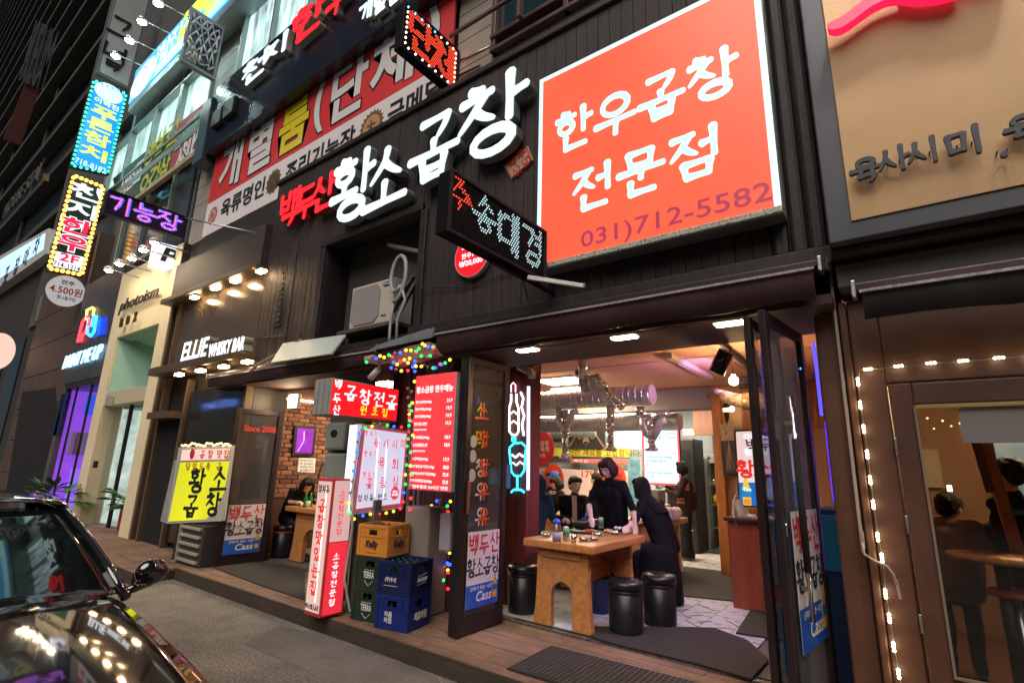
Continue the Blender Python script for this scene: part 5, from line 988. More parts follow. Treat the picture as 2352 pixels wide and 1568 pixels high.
for k in range(31): rr.xbox(mx @ Matrix.Translation((-u_ / 2 + k * u_ / 30, 0, .008)), .014, v_, .010)
for k in range(19): rr.xbox(mx @ Matrix.Translation((0, -v_ / 2 + k * v_ / 18, .007)), u_, .012, .010)
rr.ob('ribs', mt('rubber_ribs', (.05, .042, .04), .7), rm, kind='stuff')
trk = th('door_track', 'scratched metal door track along the threshold', 'track', (-2, 4.58, .15)); MB().bbox(-3.37, -.55, 4.535, 4.60, .150, .165, .003).ob('rail', mt('worn_rail', (.22, .18, .16), .5, .6, col2=(.06, .05, .04), vs=20), trk); MB().bbox(-3.37, -.55, 4.605, 4.625, .15, .172, .003).ob('rail', BLKM, trk); MB().bbox(-7.9, -5.2, 4.535, 4.60, .150, .165, .003).ob('rail', MATS['worn_rail'], trk)
# ================================================================ front table
def arch_table(name, lab, X0, X1, Y0, Y1, top=.95, fl=.17):
    t = th(name, lab, 'table', ((X0 + X1) / 2, (Y0 + Y1) / 2, fl)); MB().bbox(X0, X1, Y0, Y1, top - .075, top, .012).ob('tabletop', TABLEW, t)
    for y in (Y0 + .10, Y1 - .16):
        xc = (X0 + X1) / 2; hw = (X1 - X0) * .36; H = top - .075 - fl; out = []
        pts = [(-hw * 1.14, 0), (-hw * 1.05, H * .25), (-hw, H * .6), (-hw, H), (hw, H), (hw, H * .6), (hw * 1.05, H * .25), (hw * 1.14, 0), (hw * .42, 0), (hw * .42, H * .42)]
        pts += [(hw * .42 * math.cos(a), H * .42 + hw * .42 * .95 * math.sin(a)) for a in [math.pi * k / 8 for k in range(1, 8)]] + [(-hw * .42, H * .42), (-hw * .42, 0)]
        MB().prism([(xc + x, y, fl + z) for x, z in pts], (0, .06, 0)).ob('arched_leg', TABLEW, t)
        if y < Y0 + .2: MB().bbox(xc - hw * .8, xc + hw * .75, y - .02, y - .001, top - .16, top - .10, .006).ob('cleat', TABLEW, t)
    MB().bbox((X0 + X1) / 2 - .06, (X0 + X1) / 2 + .06, Y0 + .17, Y1 - .17, fl + .35, fl + .5, .01).ob('stretcher', TABLEW, t); return t
arch_table('wooden_table', 'thick orange wooden table with arched legs at the open doorway', -3.21, -2.42, 4.52, 5.72)
arch_table('wooden_table', 'orange wooden table with arched legs in front of the brick wall', -7.85, -6.6, 4.66, 5.5)
for k, (x0, x1, y0, y1, lb_) in enumerate(((-3.55, -2.85, 7.4, 8.4, 'wooden table behind the woman with long hair, holding white bags'), (-5.3, -4.3, 7.2, 8.1, 'wooden table behind the man in the dark jacket'))): arch_table('wooden_table', lb_, x0, x1, y0, y1)
# stools
def stool(lab, x, y, h=.46, r=.165, first=None):
    if first: return copy_thing(first, (x, y, .172), lab)
    t = th('drum_stool', lab, 'stool', (0, 0, 0), 'black drum stools')
    MB().lathe([(r * .93, 0), (r * .95, .02), (r * .97, h - .10), (r * .92, h - .095), (r * .92, h - .06)], (0, 0, 0), 32).ob('drum', mt('black_vinyl', (.010, .010, .013), .35, var=.3, vs=4), t); MB().lathe([(r * .98, h - .075), (r * 1.04, h - .06), (r * 1.05, h - .03), (r * .98, h - .005), (r * .5, h + .005), (0, h + .007)], (0, 0, 0), 32).ob('seat_cushion', mt('seat_vinyl', (.014, .013, .018), .28, var=.2, vs=3), t)
    MB().lathe([(r * .985, h - .11), (r * 1.0, h - .105), (r * 1.0, h - .09), (r * .985, h - .085)], (0, 0, 0), 32).ob('piping', mt('black_vinyl', (.010, .010, .013), .35), t)
    t.location = (x, y, .172); return t
s0 = stool('black drum stool nearest the doorway, right of the front table', -2.30, 4.93)
stool('black drum stool with bluish shine behind the nearest one', -2.16, 5.42, first=s0); stool('black drum stool at the far left, beside the neon pillar', -3.44, 4.86, first=s0); stool('black drum stool under the seated long-haired woman', -2.60, 6.3, first=s0)
stool('black drum stool behind the long-haired woman near the worker', -2.95, 7.2, first=s0); stool('black drum stool the man in the dark jacket sits on', -3.72, 6.15, first=s0)
rs_ = stool('brown drum stool with red cushion under the diner by the brick wall', -8.1, 4.85); rs_.children[1].data = rs_.children[1].data.copy(); rs_.children[1].data.materials[0] = mt('red_cushion', (.5, .04, .03), .4)
bn_ = th('waste_bin', 'small navy blue ribbed waste bin under the front table', 'bin', (-2.81, 5.35, .172)); MB().lathe([(.10, 0), (.105, .01), (.125, .33), (.132, .335), (.132, .35), (.118, .35), (.10, .02)], (-2.81, 5.40, .172), 28).ob('tub', mt('navy_plastic', (.008, .03, .14), .35), bn_)
# ---------------------------------------------------------------- dishes on the front table (top z .95)
def at_t(px, py): return at(px, py, Z=.951)
STEEL = mt('dish_steel', (.70, .68, .68), .15, 1)
def dish(px, lab, fill, r=.055, name='side_dish'):
    c = at_t(*px); t = th(name, lab, 'dish', c, 'steel side dishes on the front table'); MB().lathe([(r * .55, 0), (r * .9, .012), (r, .03), (r * .94, .03), (r * .5, .008), (0, .008)], c, 20).ob('bowl', STEEL, t)
    f = MB(); random.seed(int(px[0]))
    for k in range(9): f.ball(c + Vector((random.uniform(-.6, .6) * r, random.uniform(-.6, .6) * r, .024 + .008 * random.random())), r * .26, 6, 4)
    f.ob('food', fill, t, kind='stuff')
PK, YF, GF, WF = mt('food_pink', (.7, .42, .38), .5), mt('food_yellow', (.6, .45, .12), .5), mt('food_green', (.12, .25, .08), .5), mt('food_white', (.7, .66, .6), .5)
for px, lab, f in (((1254, 1231), 'steel dish at the left rim of the table under the chopsticks', GF), ((1341, 1241), 'steel dish heaped with peeled garlic', PK), ((1364, 1240), 'steel dish of yellow pickles right of the garlic', YF), ((1372, 1230), 'steel dish of vegetables behind the yellow pickles', GF), ((1398, 1223), 'steel dish left of the stacked dishes', YF), ((1413, 1227), 'steel dish in front of the stacked dishes', WF), ((1420, 1217), 'steel dish at the far side of the dish cluster', WF), ((1443, 1225), 'steel dish at the right rim of the table', YF)): dish(px, lab, f)
wbt = th('water_bottle', 'clear plastic water bottle with blue lid on the front table', 'bottle', at_t(1279, 1243)); c = at_t(1279, 1242)
MB().lathe([(.043, 0), (.044, .07), (.040, .08), (.043, .16), (.036, .165)], c, 20).ob('jug', glassmat('clear_plastic', (.8, .8, .95), .12), wbt); MB().lathe([(.040, .003), (.040, .075), (0, .075)], c, 20).ob('label_and_water', mt('milky', (.55, .5, .6), .3), wbt); MB().lathe([(.042, .16), (.042, .185), (.02, .20), (.018, .21)], c, 18).ob('lid', mt('lid_blue', (.01, .04, .55), .35), wbt)
def can(px, lab, z=.951):
    c = at_t(*px); t = th('drink_can', lab, 'can', c, 'green and silver drink cans'); MB().lathe([(.024, 0), (.031, .006), (.031, .112), (.025, .122)], c, 20).ob('body', mt('can_silver', (.55, .62, .6), .3, .6), t)
    MB().lathe([(.0315, .03), (.0315, .095)], c, 20).ob('green_label', mt('can_green', (.02, .22, .07), .35, col2=(.55, .6, .58), vs=18, thr=(.52, .6)), t)
can((1300, 1238), 'green and silver drink can next to the water bottle'); can((1381, 1212), 'green and silver can behind the stone pot')
cp = th('steel_cup', 'plain steel cup left of the garlic dish', 'cup', at_t(1318, 1245)); MB().lathe([(.024, 0), (.031, .075), (.029, .075), (.022, .004), (0, .004)], at_t(1318, 1245), 20).ob('cup_wall', STEEL, cp)
for k, px in enumerate(((1436, 1212), (1443, 1210))): tag(MB().lathe([(.024, 0), (.031, .07), (.029, .07), (.022, .004), (0, .004)], at_t(*px), 18).ob('steel_cup', STEEL), 'stacked steel cup at the far right of the table, %s of two' % ('left', 'right')[k], 'cup', 'stacked steel cups')
c = at_t(1340, 1222); pl = th('oval_tray', 'dark oval tray with red side dish under the stone pot', 'tray', c); MB().lathe([(.10, 0), (.17, .012), (.175, .02), (.10, .008), (0, .008)], c, 28).ob('tray', mt('tray_dark', (.04, .04, .045), .3), pl); f = MB()
for k in range(14): f.ball(c + Vector((.09 + random.uniform(-.05, .05), .0 + random.uniform(-.06, .06), .025)), .018, 6, 4)
f.ob('red_kimchi', mt('kimchi', (.55, .12, .04), .4), pl, kind='stuff')
po = th('stone_pot', 'black stone pot of stew with reddish broth on the tray', 'pot', c); c2 = c + Vector((-.05, .03, .02)); MB().lathe([(.045, 0), (.085, .03), (.10, .075), (.102, .095), (.09, .097), (.085, .08), (.03, .04)], c2, 28).ob('bowl', mt('stone_black', (.018, .016, .016), .4), po); MB().lathe([(.086, .08), (0, .082)], c2, 28).ob('broth', mt('broth', (.35, .10, .03), .1), po)
bx = th('cutlery_box', 'red-brown wooden cutlery box behind the pot', 'box', at_t(1348, 1206)); c3 = at_t(1350, 1204); MB().bbox(c3.x - .10, c3.x + .12, c3.y, c3.y + .1, .951, 1.02, .006).ob('case', mt('box_wood', (.22, .05, .03), .4), bx)
c4 = at_t(1357, 1205); bb = th('beer_bottle', 'clear beer bottle with blue label standing beside the cutlery box', 'bottle', c4); c4 = Vector((c4.x + .03, c4.y - .14, .951)); MB().lathe([(.030, 0), (.033, .01), (.033, .13), (.014, .19), (.013, .235)], c4, 20).ob('glass_body', mt('bottle_glass', (.25, .3, .42), .08), bb); MB().lathe([(.034, .05), (.034, .125)], c4, 20).ob('blue_label', mt('label_blue', (.01, .03, .45), .3), bb); MB().lathe([(.034, .012), (.034, .045)], c4, 20).ob('gold_label', mt('label_gold', (.6, .35, .1), .3), bb)
ch_ = th('chopsticks', 'pale wooden chopsticks laid over the left steel dish', 'chopsticks', at_t(1254, 1228)); a = at_t(1244, 1227) + Z3 * .035; b = at_t(1272, 1229) + Z3 * .035; MB().bar(a, b, .006).ob('stick', mt('stick_wood', (.5, .35, .2), .5), ch_); MB().bar(a + Vector((0, .015, 0)), b + Vector((0, .02, 0)), .006).ob('stick', mt('stick_wood', (.5, .35, .2), .5), ch_)
for k, (px, lab) in enumerate((((1535, 1168), 'white paper bag standing on the table behind the long-haired woman'), ((1545, 1165), 'crumpled white plastic bag beside the paper bag'))):
    q = at(px[0], 1180, Y=7.55); t = th('white_bag', lab, 'bag', (q.x, 7.6, .951), 'white bags on the back table'); m_ = MB()
    if k == 0: m_.bbox(q.x - .10, q.x + .03, 7.6, 7.7, .951, 1.13, .01)
    else:
        m_.ball((q.x - .02, 7.68, 1.04), .095, 10, 7, (1, .8, 1.0))
        m_.v[-77:] = [v + Vector((random.uniform(-.02, .02),) * 3) for v in m_.v[-77:]]
    m_.ob('bag_body', mt('bag_white', (.62, .52, .56), .5, bump=.5, bs=12), t)
cardm = th('cardboard_tray', 'grey and beige clutter of trays on the table behind the white bags', 'tray', (-3.3, 8.1, .95)); MB().bbox(-3.45, -3.15, 8.0, 8.3, .951, 1.35, .01).ob('grey_board', mt('grey_board', (.16, .16, .18), .6), cardm); MB().bbox(-3.25, -3.0, 7.9, 8.1, .951, 1.15, .02).ob('beige_tray', mt('beige_tray', (.4, .33, .25), .6), cardm)
# ================================================================ counter, poster, clock, lantern, horn
ct = th('cashier_counter', 'reddish brown cashier counter at the right inside the doorway', 'counter', (-1.2, 7, .17)); MB().bbox(-1.78, -.35, 6.62, 7.4, .17, 1.10, .01).ob('body', REDW, ct); MB().bbox(-1.82, -.32, 6.57, 7.45, 1.10, 1.14, .01).ob('counter_top', mt('dark_top', (.05, .025, .02), .3), ct)
pos = th('cash_register_screen', 'black cash register monitor with a blue-white screen on the counter', 'monitor', (-1.2, 6.9, 1.14))
quad(pos, 'monitor_frame', [(1757, 1090), (1812, 1092), (1812, 1160), (1748, 1155)], BLK, Y=6.85, thick=.04); quad(pos, 'screen', [(1762, 1096), (1800, 1098), (1798, 1150), (1754, 1146)], em('screen_blue', (.22, .32, .48), .6, var=.5, vs=12), Y=6.84, thick=.008); MB().bbox(-1.5, -.9, 6.75, 7.0, 1.14, 1.19, .01).ob('base', BLK, pos)
ph = th('white_card_terminal', 'white card terminal and curly cable at the left end of the counter', 'terminal', (-1.66, 6.7, 1.14)); MB().xbox(Matrix.Translation((-1.66, 6.72, 1.24)) @ Matrix.Rotation(math.radians(-22), 4, 'Y'), .06, .12, .2).ob('handset', WHITE, ph); MB().bbox(-1.68, -1.5, 6.66, 6.85, 1.141, 1.17, .008).ob('cradle', WHITE, ph)
MB().tube([at(1692, 1206, Y=6.6), at(1684, 1180, Y=6.6), at(1684, 1150, Y=6.62), at(1690, 1136, Y=6.65), at(1702, 1140, Y=6.7)], .009, 8).ob('cable', WHITE, ph)
for k in range(3): MB().bbox(-1.5 + .14 * k, -1.42 + .14 * k, 6.62, 6.7, 1.141, 1.17 + .01 * k, .004).ob('clutter', (PK, WHITE, RED)[k], ph)
pt = th('beer_poster_lightbox', 'backlit framed beer poster with black and red brush writing over the counter', 'poster', (-1.7, 8, 1.2)); YPo = 7.9
quad(pt, 'frame', [(1686, 987), (1830, 982), (1838, 1168), (1697, 1163)], BLK, Y=YPo, thick=.05); quad(pt, 'white_face', [(1690, 991), (1830, 986), (1836, 1105), (1697, 1108)], em('poster_white', (.80, .62, .62), .80, var=.12, vs=1.5), Y=YPo - .006, thick=.005); quad(pt, 'blue_face', [(1697, 1108), (1836, 1105), (1838, 1164), (1700, 1160)], em('poster_blue', (.01, .14, .50), .75, var=.3, vs=3), Y=YPo - .006, thick=.005)
YP2 = YPo - .012
for ch, c, s_ in (('백', (1728, 1023), .17), ('두', (1757, 1021), .16), ('산', (1786, 1028), .17)):
    q = at(*c, Y=YP2); mb = MB(); put_text(mb, ch, q - X3 * s_ / 2 - Z3 * s_ / 2, FU, FV, FN, s_, s_, .12, .002); mb.ob('letter', BKP, pt)
PR = em('poster_red', (.75, .03, .02), .7)
for ch, c, s_ in (('황', (1712, 1077), .22), ('소', (1752, 1075), .21), ('곱', (1789, 1068), .21)):
    q = at(*c, Y=YP2); mb = MB(); put_text(mb, ch, q - X3 * s_ / 2 - Z3 * s_ / 2, FU, FV, FN, s_, s_, .17, .002); mb.ob('letter', PR, pt)
ftext(pt, '이맛이', at(1745, 1003, Y=YP2 + .004), FU, FV, FN, .42, .11, em('poster_ghost', (.75, .85, .95), .95), .04); ftext(pt, '청정라거', at(1745, 1038, Y=YP2 + .004), FU, FV, FN, .40, .1, MATS['poster_ghost'], .04); ftext(pt, '진짜가', at(1772, 1121, Y=YP2), FU, FV, FN, .26, .07, E_W, .03, shear=.3)
BT = [(-.035, 0), (-.04, .02), (-.04, .16), (-.016, .24), (-.013, .30), (.013, .30), (.016, .24), (.04, .16), (.04, .02), (.035, 0)]
def flat_bottle(parent, c, sc, glass_m, lab_m, lab2, u=X3, v=Z3, n=-Y3):
    c = Vector(c); MB().prism([c + u * x * sc + v * z * sc + n * .003 for x, z in BT], n * -.002).ob('printed_bottle', glass_m, parent); MB().prism([c + u * x * sc + v * z * sc + n * .005 for x, z in ((-.04, .08), (.04, .08), (.04, .15), (-.04, .15))], n * -.002).ob('bottle_label', lab_m, parent); MB().prism([c + u * x * sc + v * z * sc + n * .005 for x, z in ((-.035, .01), (.035, .01), (.035, .06), (-.035, .06))], n * -.002).ob('bottle_label', lab2, parent)
flat_bottle(pt, at(1717, 1160, Y=YP2), 1.35, em('bottle_yellow', (.75, .62, .08), .7), em('bottle_blue', (.02, .25, .6), .7), em('bottle_orange', (.9, .3, .03), .7)); ftext(pt, 'Cass', at(1717, 1123, Y=YP2 - .006), FU, FV, FN, .10, .05, E_W, .02, shear=.2)
quad(pt, 'printed_glass', [(1740, 1130), (1756, 1130), (1753, 1158), (1742, 1158)], em('glass_green', (.25, .7, .15), .6), Y=YP2, thick=.002); quad(pt, 'printed_glass', [(1762, 1130), (1778, 1130), (1775, 1156), (1765, 1156)], em('glass_blue', (.1, .5, .8), .6), Y=YP2, thick=.002)
ck = th('wall_clock', 'square tan wall clock hanging on the post beside the poster', 'clock', at(1665, 997, Y=8.45)); quad(ck, 'face', [(1653, 974), (1684, 974), (1686, 1011), (1656, 1012)], mt('clock_tan', (.60, .42, .28), .6), Y=8.44, thick=.03)
c = at(1669, 993, Y=8.435)
for k in range(12): a = math.pi / 6 * k; ftext(ck, str(12 if k == 0 else k), c + X3 * math.sin(a) * .095 + Z3 * math.cos(a) * .105, FU, FV, FN, None, .026, BKP, .0)
MB().bar(c, c + Vector((-.035, 0, .085)), .006).ob('minute_hand', BKP, ck); MB().bar(c, c + Vector((-.03, 0, -.035)), .012, .008).ob('hour_hand', BKP, ck)
pf = th('pampas_picture', 'dark framed picture of dried pampas stems below the clock', 'picture', at(1672, 1050, Y=8.45)); quad(pf, 'frame', [(1654, 1000), (1694, 1012), (1696, 1094), (1662, 1093)], mt('frame_dark', (.03, .02, .02), .4), Y=8.452, thick=.02); quad(pf, 'picture', [(1660, 1010), (1690, 1013), (1691, 1087), (1667, 1087)], mt('pic_violet', (.08, .06, .08), .5), Y=8.446, thick=.005)
pm = MB(); random.seed(8)
for k in range(26): x = random.uniform(-10, 11); pm.tube([at(1674, 1012, Y=8.444), at(1675 + x * .5, 1045, Y=8.443), at(1677 + x, 1072 + random.uniform(0, 12), Y=8.444)], .003, 4)
kind(pm.ob('stems', mt('stem_tan', (.45, .30, .2), .6), pf), 'stuff')
lt = th('wall_lantern', 'small black coach lantern with cream glass above the clock', 'lantern', at(1668, 945, Y=8.3)); c = at(1670, 972, Y=8.36); MB().lathe([(.0, -.02), (.012, .02), (.03, .06), (.055, .24), (.07, .25), (.03, .30)], c, 6, False).ob('cage', BLKM, lt); MB().lathe([(.028, .07), (.056, .232)], c, 6, False).ob('glass', em('lantern_glow', (1, .72, .5), 1.3), lt)
gb = th('small_glow_lamp', 'small warm glowing lamp on the post right of the lantern', 'lamp', at(1681, 939, Y=8.4)); MB().ball(at(1681, 939, Y=8.38), .04, 12, 8).ob('globe', em('glow_small', (1, .75, .45), 14), gb); MB().cyl(at(1681, 939, Y=8.38), at(1681, 939, Y=8.46), .02).ob('mount', BLKM, gb)
hn = th('carved_horn_beam', 'long pale weathered horn-shaped log with dark curled tip hanging at the right', 'decoration', at(1700, 920, Y=6.4)); YH = 6.3
P = [at(*p, Y=YH) for p in ((1623, 912), (1629, 903), (1640, 899), (1655, 905), (1672, 912), (1690, 917), (1712, 920))]; MB().tube(P[:4], [.012, .03, .045, .055], 14).ob('dark_tip', mt('horn_dark', (.05, .035, .03), .4), hn); MB().tube(P[3:], [.055, .068, .075, .08], 16).ob('horn', mt('horn_pale', (.42, .33, .27), .7, col2=(.15, .08, .06), vs=14, thr=(.5, .62), bump=.5), hn)
MB().tube([P[-1] - X3 * .02, at(1760, 922, Y=YH), at(1830, 928, Y=YH)], [.10, .095, .09], 18).ob('trunk', mt('bark_grey', (.28, .22, .16), .8, var=.4, vs=6, bump=.8, bs=12), hn)
MB().tube([at(1736, 936, Y=YH), at(1750, 945, Y=YH), at(1748, 962, Y=YH), at(1738, 975, Y=YH), at(1742, 988, Y=YH), at(1760, 992, Y=YH), at(1800, 990, Y=YH), at(1830, 985, Y=YH)], [.03, .04, .045, .05, .05, .045, .04, .04], 14).ob('dark_branch', mt('branch_dark', (.035, .02, .02), .6, bump=.5), hn)
for p in ((1712, 921), (1752, 920), (1768, 924)): MB().ball(at(*p, Y=YH - .1), .03, 10, 8).ob('glass_knob', mt('amber_knob', (.6, .35, .12), .15), hn)
cv = th('wall_boards_right', 'orange boards high on the wall above the horn log', 'panelling', (-1.6, 8.5, 2.5))
for k in range(6): MB().bbox(-1.96 + k * .24, -1.96 + k * .24 + .11, 8.56, 8.61, 2.3, 2.96, .006).ob('board', PINKW, cv)
vp = MB().box(-2.05, -1.2, 8.59, 8.61, 1.9, 2.35); tag(vp.ob('mauve_wall_panel', mt('mauve_panel', (.42, .22, .28), .7)), 'mauve pink wall panel behind the horn log', 'panel')
# ================================================================ brick dining room at the left
bw = th('brick_wall', 'red-brown brick wall of the left dining room', 'wall', (-8.6, 5.6, .15)); XB = -8.6
MB().box(XB - .12, XB - .01, 4.6, 7.5, .15, 2.9).ob('mortar', mt('mortar', (.14, .09, .075), .9), bw)
BRK = [mt('brick_a', (.20, .085, .055), .85, var=.3, vs=6, bump=.5, bs=30), mt('brick_b', (.27, .12, .07), .85, var=.3, vs=6, bump=.5, bs=30), mt('brick_c', (.13, .055, .045), .85, var=.3, vs=6, bump=.5, bs=30)]
bm_ = [MB().bbox(-.012, .012, 0, .205, 0, .062, .006).mesh('brick', m_) for m_ in BRK]; z = 1.02; r_ = 0; n_ = 0
while z < 2.62:
    y = 4.62 + (.11 if r_ % 2 else 0)
    while y < 6.2:
        o = bpy.data.objects.new('brick', random.choice(bm_)); COL.objects.link(o); par(o, bw); o.location = (XB + random.uniform(-.004, .006), y, z); y += .218; n_ += 1
    z += .075; r_ += 1
MB().box(XB - .01, XB + .02, 4.62, 7.2, .15, 1.0).ob('wainscot', mt('dark_wainscot', (.07, .025, .015), .5), bw)
sp = th('shelf_strip_light', 'warm glow strip along the top of the brick wall', 'lamp', (XB, 5.4, 2.7)); MB().box(XB + .01, XB + .05, 4.7, 6.2, 2.66, 2.69).ob('strip', em('strip_warm', (1, .62, .3), 9), sp)
pc = th('purple_glass_picture', 'framed picture with a painted-in purple neon reflection on the brick wall', 'picture', at(702, 1010, X=XB + .03)); quad(pc, 'frame', [(678, 977), (727, 979), (720, 1047), (671, 1045)], BLK, X=XB + .05, thick=.03); quad(pc, 'glazed_reflection', [(684, 983), (722, 985), (716, 1041), (678, 1040)], em('purple_reflection', (.30, .03, .55), .55, var=.7, vs=4), X=XB + .055, thick=.005)
MB().tube([at(699, 990, X=XB + .06), at(698, 1012, X=XB + .06), at(684, 1036, X=XB + .06)], .006, 6).ob('reflected_neon_streak', em('neon_violet', (.85, .35, 1), 2), pc)  # neon reflection in the picture painted as glowing colour and tube
nt_ = th('handwritten_note', 'white handwritten sheet taped under the purple picture', 'note', at(704, 1065, X=XB + .03)); quad(nt_, 'sheet', [(687, 1051), (725, 1052), (723, 1085), (683, 1083)], WHP, X=XB + .03, thick=.004)
for k in range(4): ftext(nt_, ('맛있어요', '또 올게요', '사장님 최고', '감사합니다')[k], at(704, 1057 + 7.5 * k, X=XB + .03), DU, DV, DN, .26, .035, BKP, 0)
wall('wall_left_back', '', -8.7, -5.2, 7.4, 7.5, .15, 2.97, mat_=mt('left_back_wall', (.16, .09, .065), .8))
jw = th('pale_door_edge', 'pale bluish door edge between the brick wall and the meter', 'door', at(775, 1050, Y=5.2)); quad(jw, 'door_leaf', [(770, 980), (790, 983), (775, 1180), (757, 1180)], mt('pale_blue_leaf', (.30, .30, .42), .5), Y=4.9, thick=.05)
for k, (px, m_) in enumerate((((712, 1158), mt('bottle_green', (.02, .2, .05), .15)), ((697, 1162), mt('bottle_green', (.02, .2, .05), .15)), ((704, 1163), WHITE))):
    q = at(*px, X=-7.45); q = Vector((q.x + .0, min(max(q.y, 4.75), 5.3), .951)); tag(MB().lathe([(.03, 0), (.033, .01), (.033, .12), (.013, .17), (.012, .21)] if k < 2 else [(.045, 0), (.05, .09), (.047, .09)], q, 14).ob('green_bottle' if k < 2 else 'white_cup', m_), ('green bottle on the brick room table, right one', 'green bottle on the brick room table, left one', 'white cup between the green bottles')[k], 'bottle' if k < 2 else 'cup')
# ================================================================ pillar, neon, glass doors
wp = th('neon_pillar', 'maroon timber pillar at the left of the open doorway carrying the neon tubes', 'pillar', (-3.4, 4.7, .15))
for k in range(3): MB().bbox(-3.80 + k * .108, -3.80 + k * .108 + .106, 4.95, 4.99, .16, 2.73, .004).ob('board', mt('maroon_board', (.15, .03, .03), .5, var=.3, vs=3, stretch=(4, 4, .6)), wp)
MB().box(-3.80, -3.478, 4.992, 5.2, .16, 2.97).ob('core', mt('maroon_board', (.15, .03, .03), .5), wp)
wt = MB().cyl(at(1214, 887, Y=4.93), at(1213, 1125, Y=4.93), .019, 12); tag(wt.ob('white_light_tube', em('tube_lilac', (.72, .72, 1), 1.5)), 'straight white light tube on the edge of the neon pillar', 'light tube')
N_W, N_C = em('neon_white', (.85, .95, 1), 2.4), em('neon_cyan', (.05, .75, 1), 2.2)
n1 = th('white_neon_sign', 'upper white neon tube sign of a bottle outline with pink cap on the maroon pillar', 'neon sign', at(1185, 930, Y=4.6))
def ntube(parent, name, pts, m_, r=.012, Y=4.92): P = [at(*p, Y=Y) for p in pts]; return MB().tube(P, r, 8).ob(name, m_, parent)
ntube(n1, 'pink_tube', [(1174, 900), (1174, 884), (1179, 878), (1184, 884), (1184, 900)], em('neon_pink', (1, .55, .7), 2.0), .008)
ntube(n1, 'white_tube', [(1174, 904), (1174, 922), (1169, 938), (1170, 990), (1176, 998), (1186, 998), (1191, 990), (1191, 938), (1186, 922), (1186, 904)], N_W)
ntube(n1, 'white_tube', [(1196, 900), (1202, 915), (1198, 935), (1204, 955), (1199, 975), (1203, 1000)], N_W); ntube(n1, 'white_tube', [(1172, 950), (1180, 944), (1189, 952)], N_W, .009); ntube(n1, 'white_tube', [(1172, 972), (1180, 966), (1189, 974)], N_W, .009)
n2 = th('cyan_neon_sign', 'lower cyan neon tube sign of a footed glass outline on the maroon pillar', 'neon sign', at(1185, 1080, Y=4.6))
ntube(n2, 'cyan_tube', [(1170, 1030), (1174, 1082), (1182, 1092), (1196, 1092), (1204, 1080), (1208, 1028)], N_C, .012); ntube(n2, 'cyan_tube', [(1170, 1028), (1180, 1018), (1198, 1016), (1208, 1026)], N_C, .012); ntube(n2, 'cyan_tube', [(1188, 1094), (1188, 1122)], N_C); ntube(n2, 'cyan_tube', [(1174, 1130), (1180, 1124), (1196, 1124), (1204, 1130)], N_C)
ntube(n2, 'white_tube', [(1176, 1044), (1184, 1050), (1193, 1042), (1202, 1048)], N_W); ntube(n2, 'white_tube', [(1178, 1062), (1186, 1068), (1194, 1060), (1201, 1065)], N_W, .009)
for p in ((1180, 1008),):
    a = at(*p, Y=4.91); MB().bbox(a.x - .035, a.x + .03, 4.905, 4.92, a.z - .03, a.z + .03, .006).ob('cyan_block', N_C, n2)
def leaf(lab, X, y0, y1, z0=.16, z1=2.70, fw=.075, th_=.045, gl=None, name='glass_door'):
    t = th(name, lab, 'door', (X, (y0 + y1) / 2, z0), 'folding glass doors of the restaurant'); fm = mt('door_frame', (.028, .016, .018), .35, .2, var=.2)
    for a, b in ((y0, y0 + fw), (y1 - fw, y1)): MB().bbox(X - th_, X, a, b, z0, z1, .006).ob('stile', fm, t)
    MB().bbox(X - th_ + .003, X - .003, y0 + fw, y1 - fw, z1 - fw, z1 - .002, .005).ob('top_rail', fm, t); MB().bbox(X - th_ + .003, X - .003, y0 + fw, y1 - fw, z0 + .002, z0 + .16, .005).ob('bottom_rail', fm, t)
    MB().box(X - th_ / 2 - .004, X - th_ / 2 + .004, y0 + fw, y1 - fw, z0 + .16, z1 - fw).ob('glass_pane', gl or GLASSD, t); return t
def poster(parent, X, y0, y1, z0, z1, side=1):
    n = X3 * side; u = Y3 * side; zc = z0 + (z1 - z0) * .30
    def on(y, z, d=.003): return Vector((X, y, z)) + n * d
    def rect(name, ya, yb, za, zb, m_, d): MB().prism([on(ya, za, d), on(yb, za, d), on(yb, zb, d), on(ya, zb, d)], n * -.0015).ob(name, m_, parent)
    rect('poster_white', y0, y1, z0, z1, mt('poster_paper', (.70, .64, .68), .4), .002); rect('poster_blue', y0, y1, z0, zc, mt('poster_band_blue', (.01, .05, .40), .35, col2=(.02, .14, .55), vs=7), .004)
    W = y1 - y0; H = z1 - z0
    for txt, zf, m_, s_, w_ in (('백두산', .82, mt('poster_red_ink', (.60, .02, .03), .5), .27, .115), ('황소곱창', .52, BKP, .235, .10)):
        n_ = len(txt)
        for k, ch in enumerate(txt):
            yy = y0 + W * (k + .5) / n_ if side > 0 else y1 - W * (k + .5) / n_; sz = s_ * W * 1.15
            mb = MB(); put_text(mb, ch, on(yy, z0 + H * zf, .005) - u * sz * .46 - Z3 * sz * .6, u, Z3, n, sz * .92, sz * 1.2, w_, .001); mb.ob('letter', m_, parent)
    ftext(parent, '진짜가 되는 시간', on((y0 + y1) / 2 - .05 * W * side, z0 + H * .25), u, Z3, n, W * .68, H * .055, WHP, .02, .001, .004, shear=.3); ftext(parent, 'Cass', on((y0 + y1) / 2 + .04 * W * side, z0 + H * .14), u, Z3, n, W * .48, H * .13, WHP, .02, .001, .004, shear=.2)
    flat_bottle(parent, on(y1 - W * .12 if side > 0 else y0 + W * .12, z0 + H * .08, .004), H * 1.15, mt('printed_gold', (.65, .38, .05), .4), mt('printed_blue', (.02, .12, .4), .4), mt('printed_orange', (.8, .3, .02), .4), u, Z3, n)
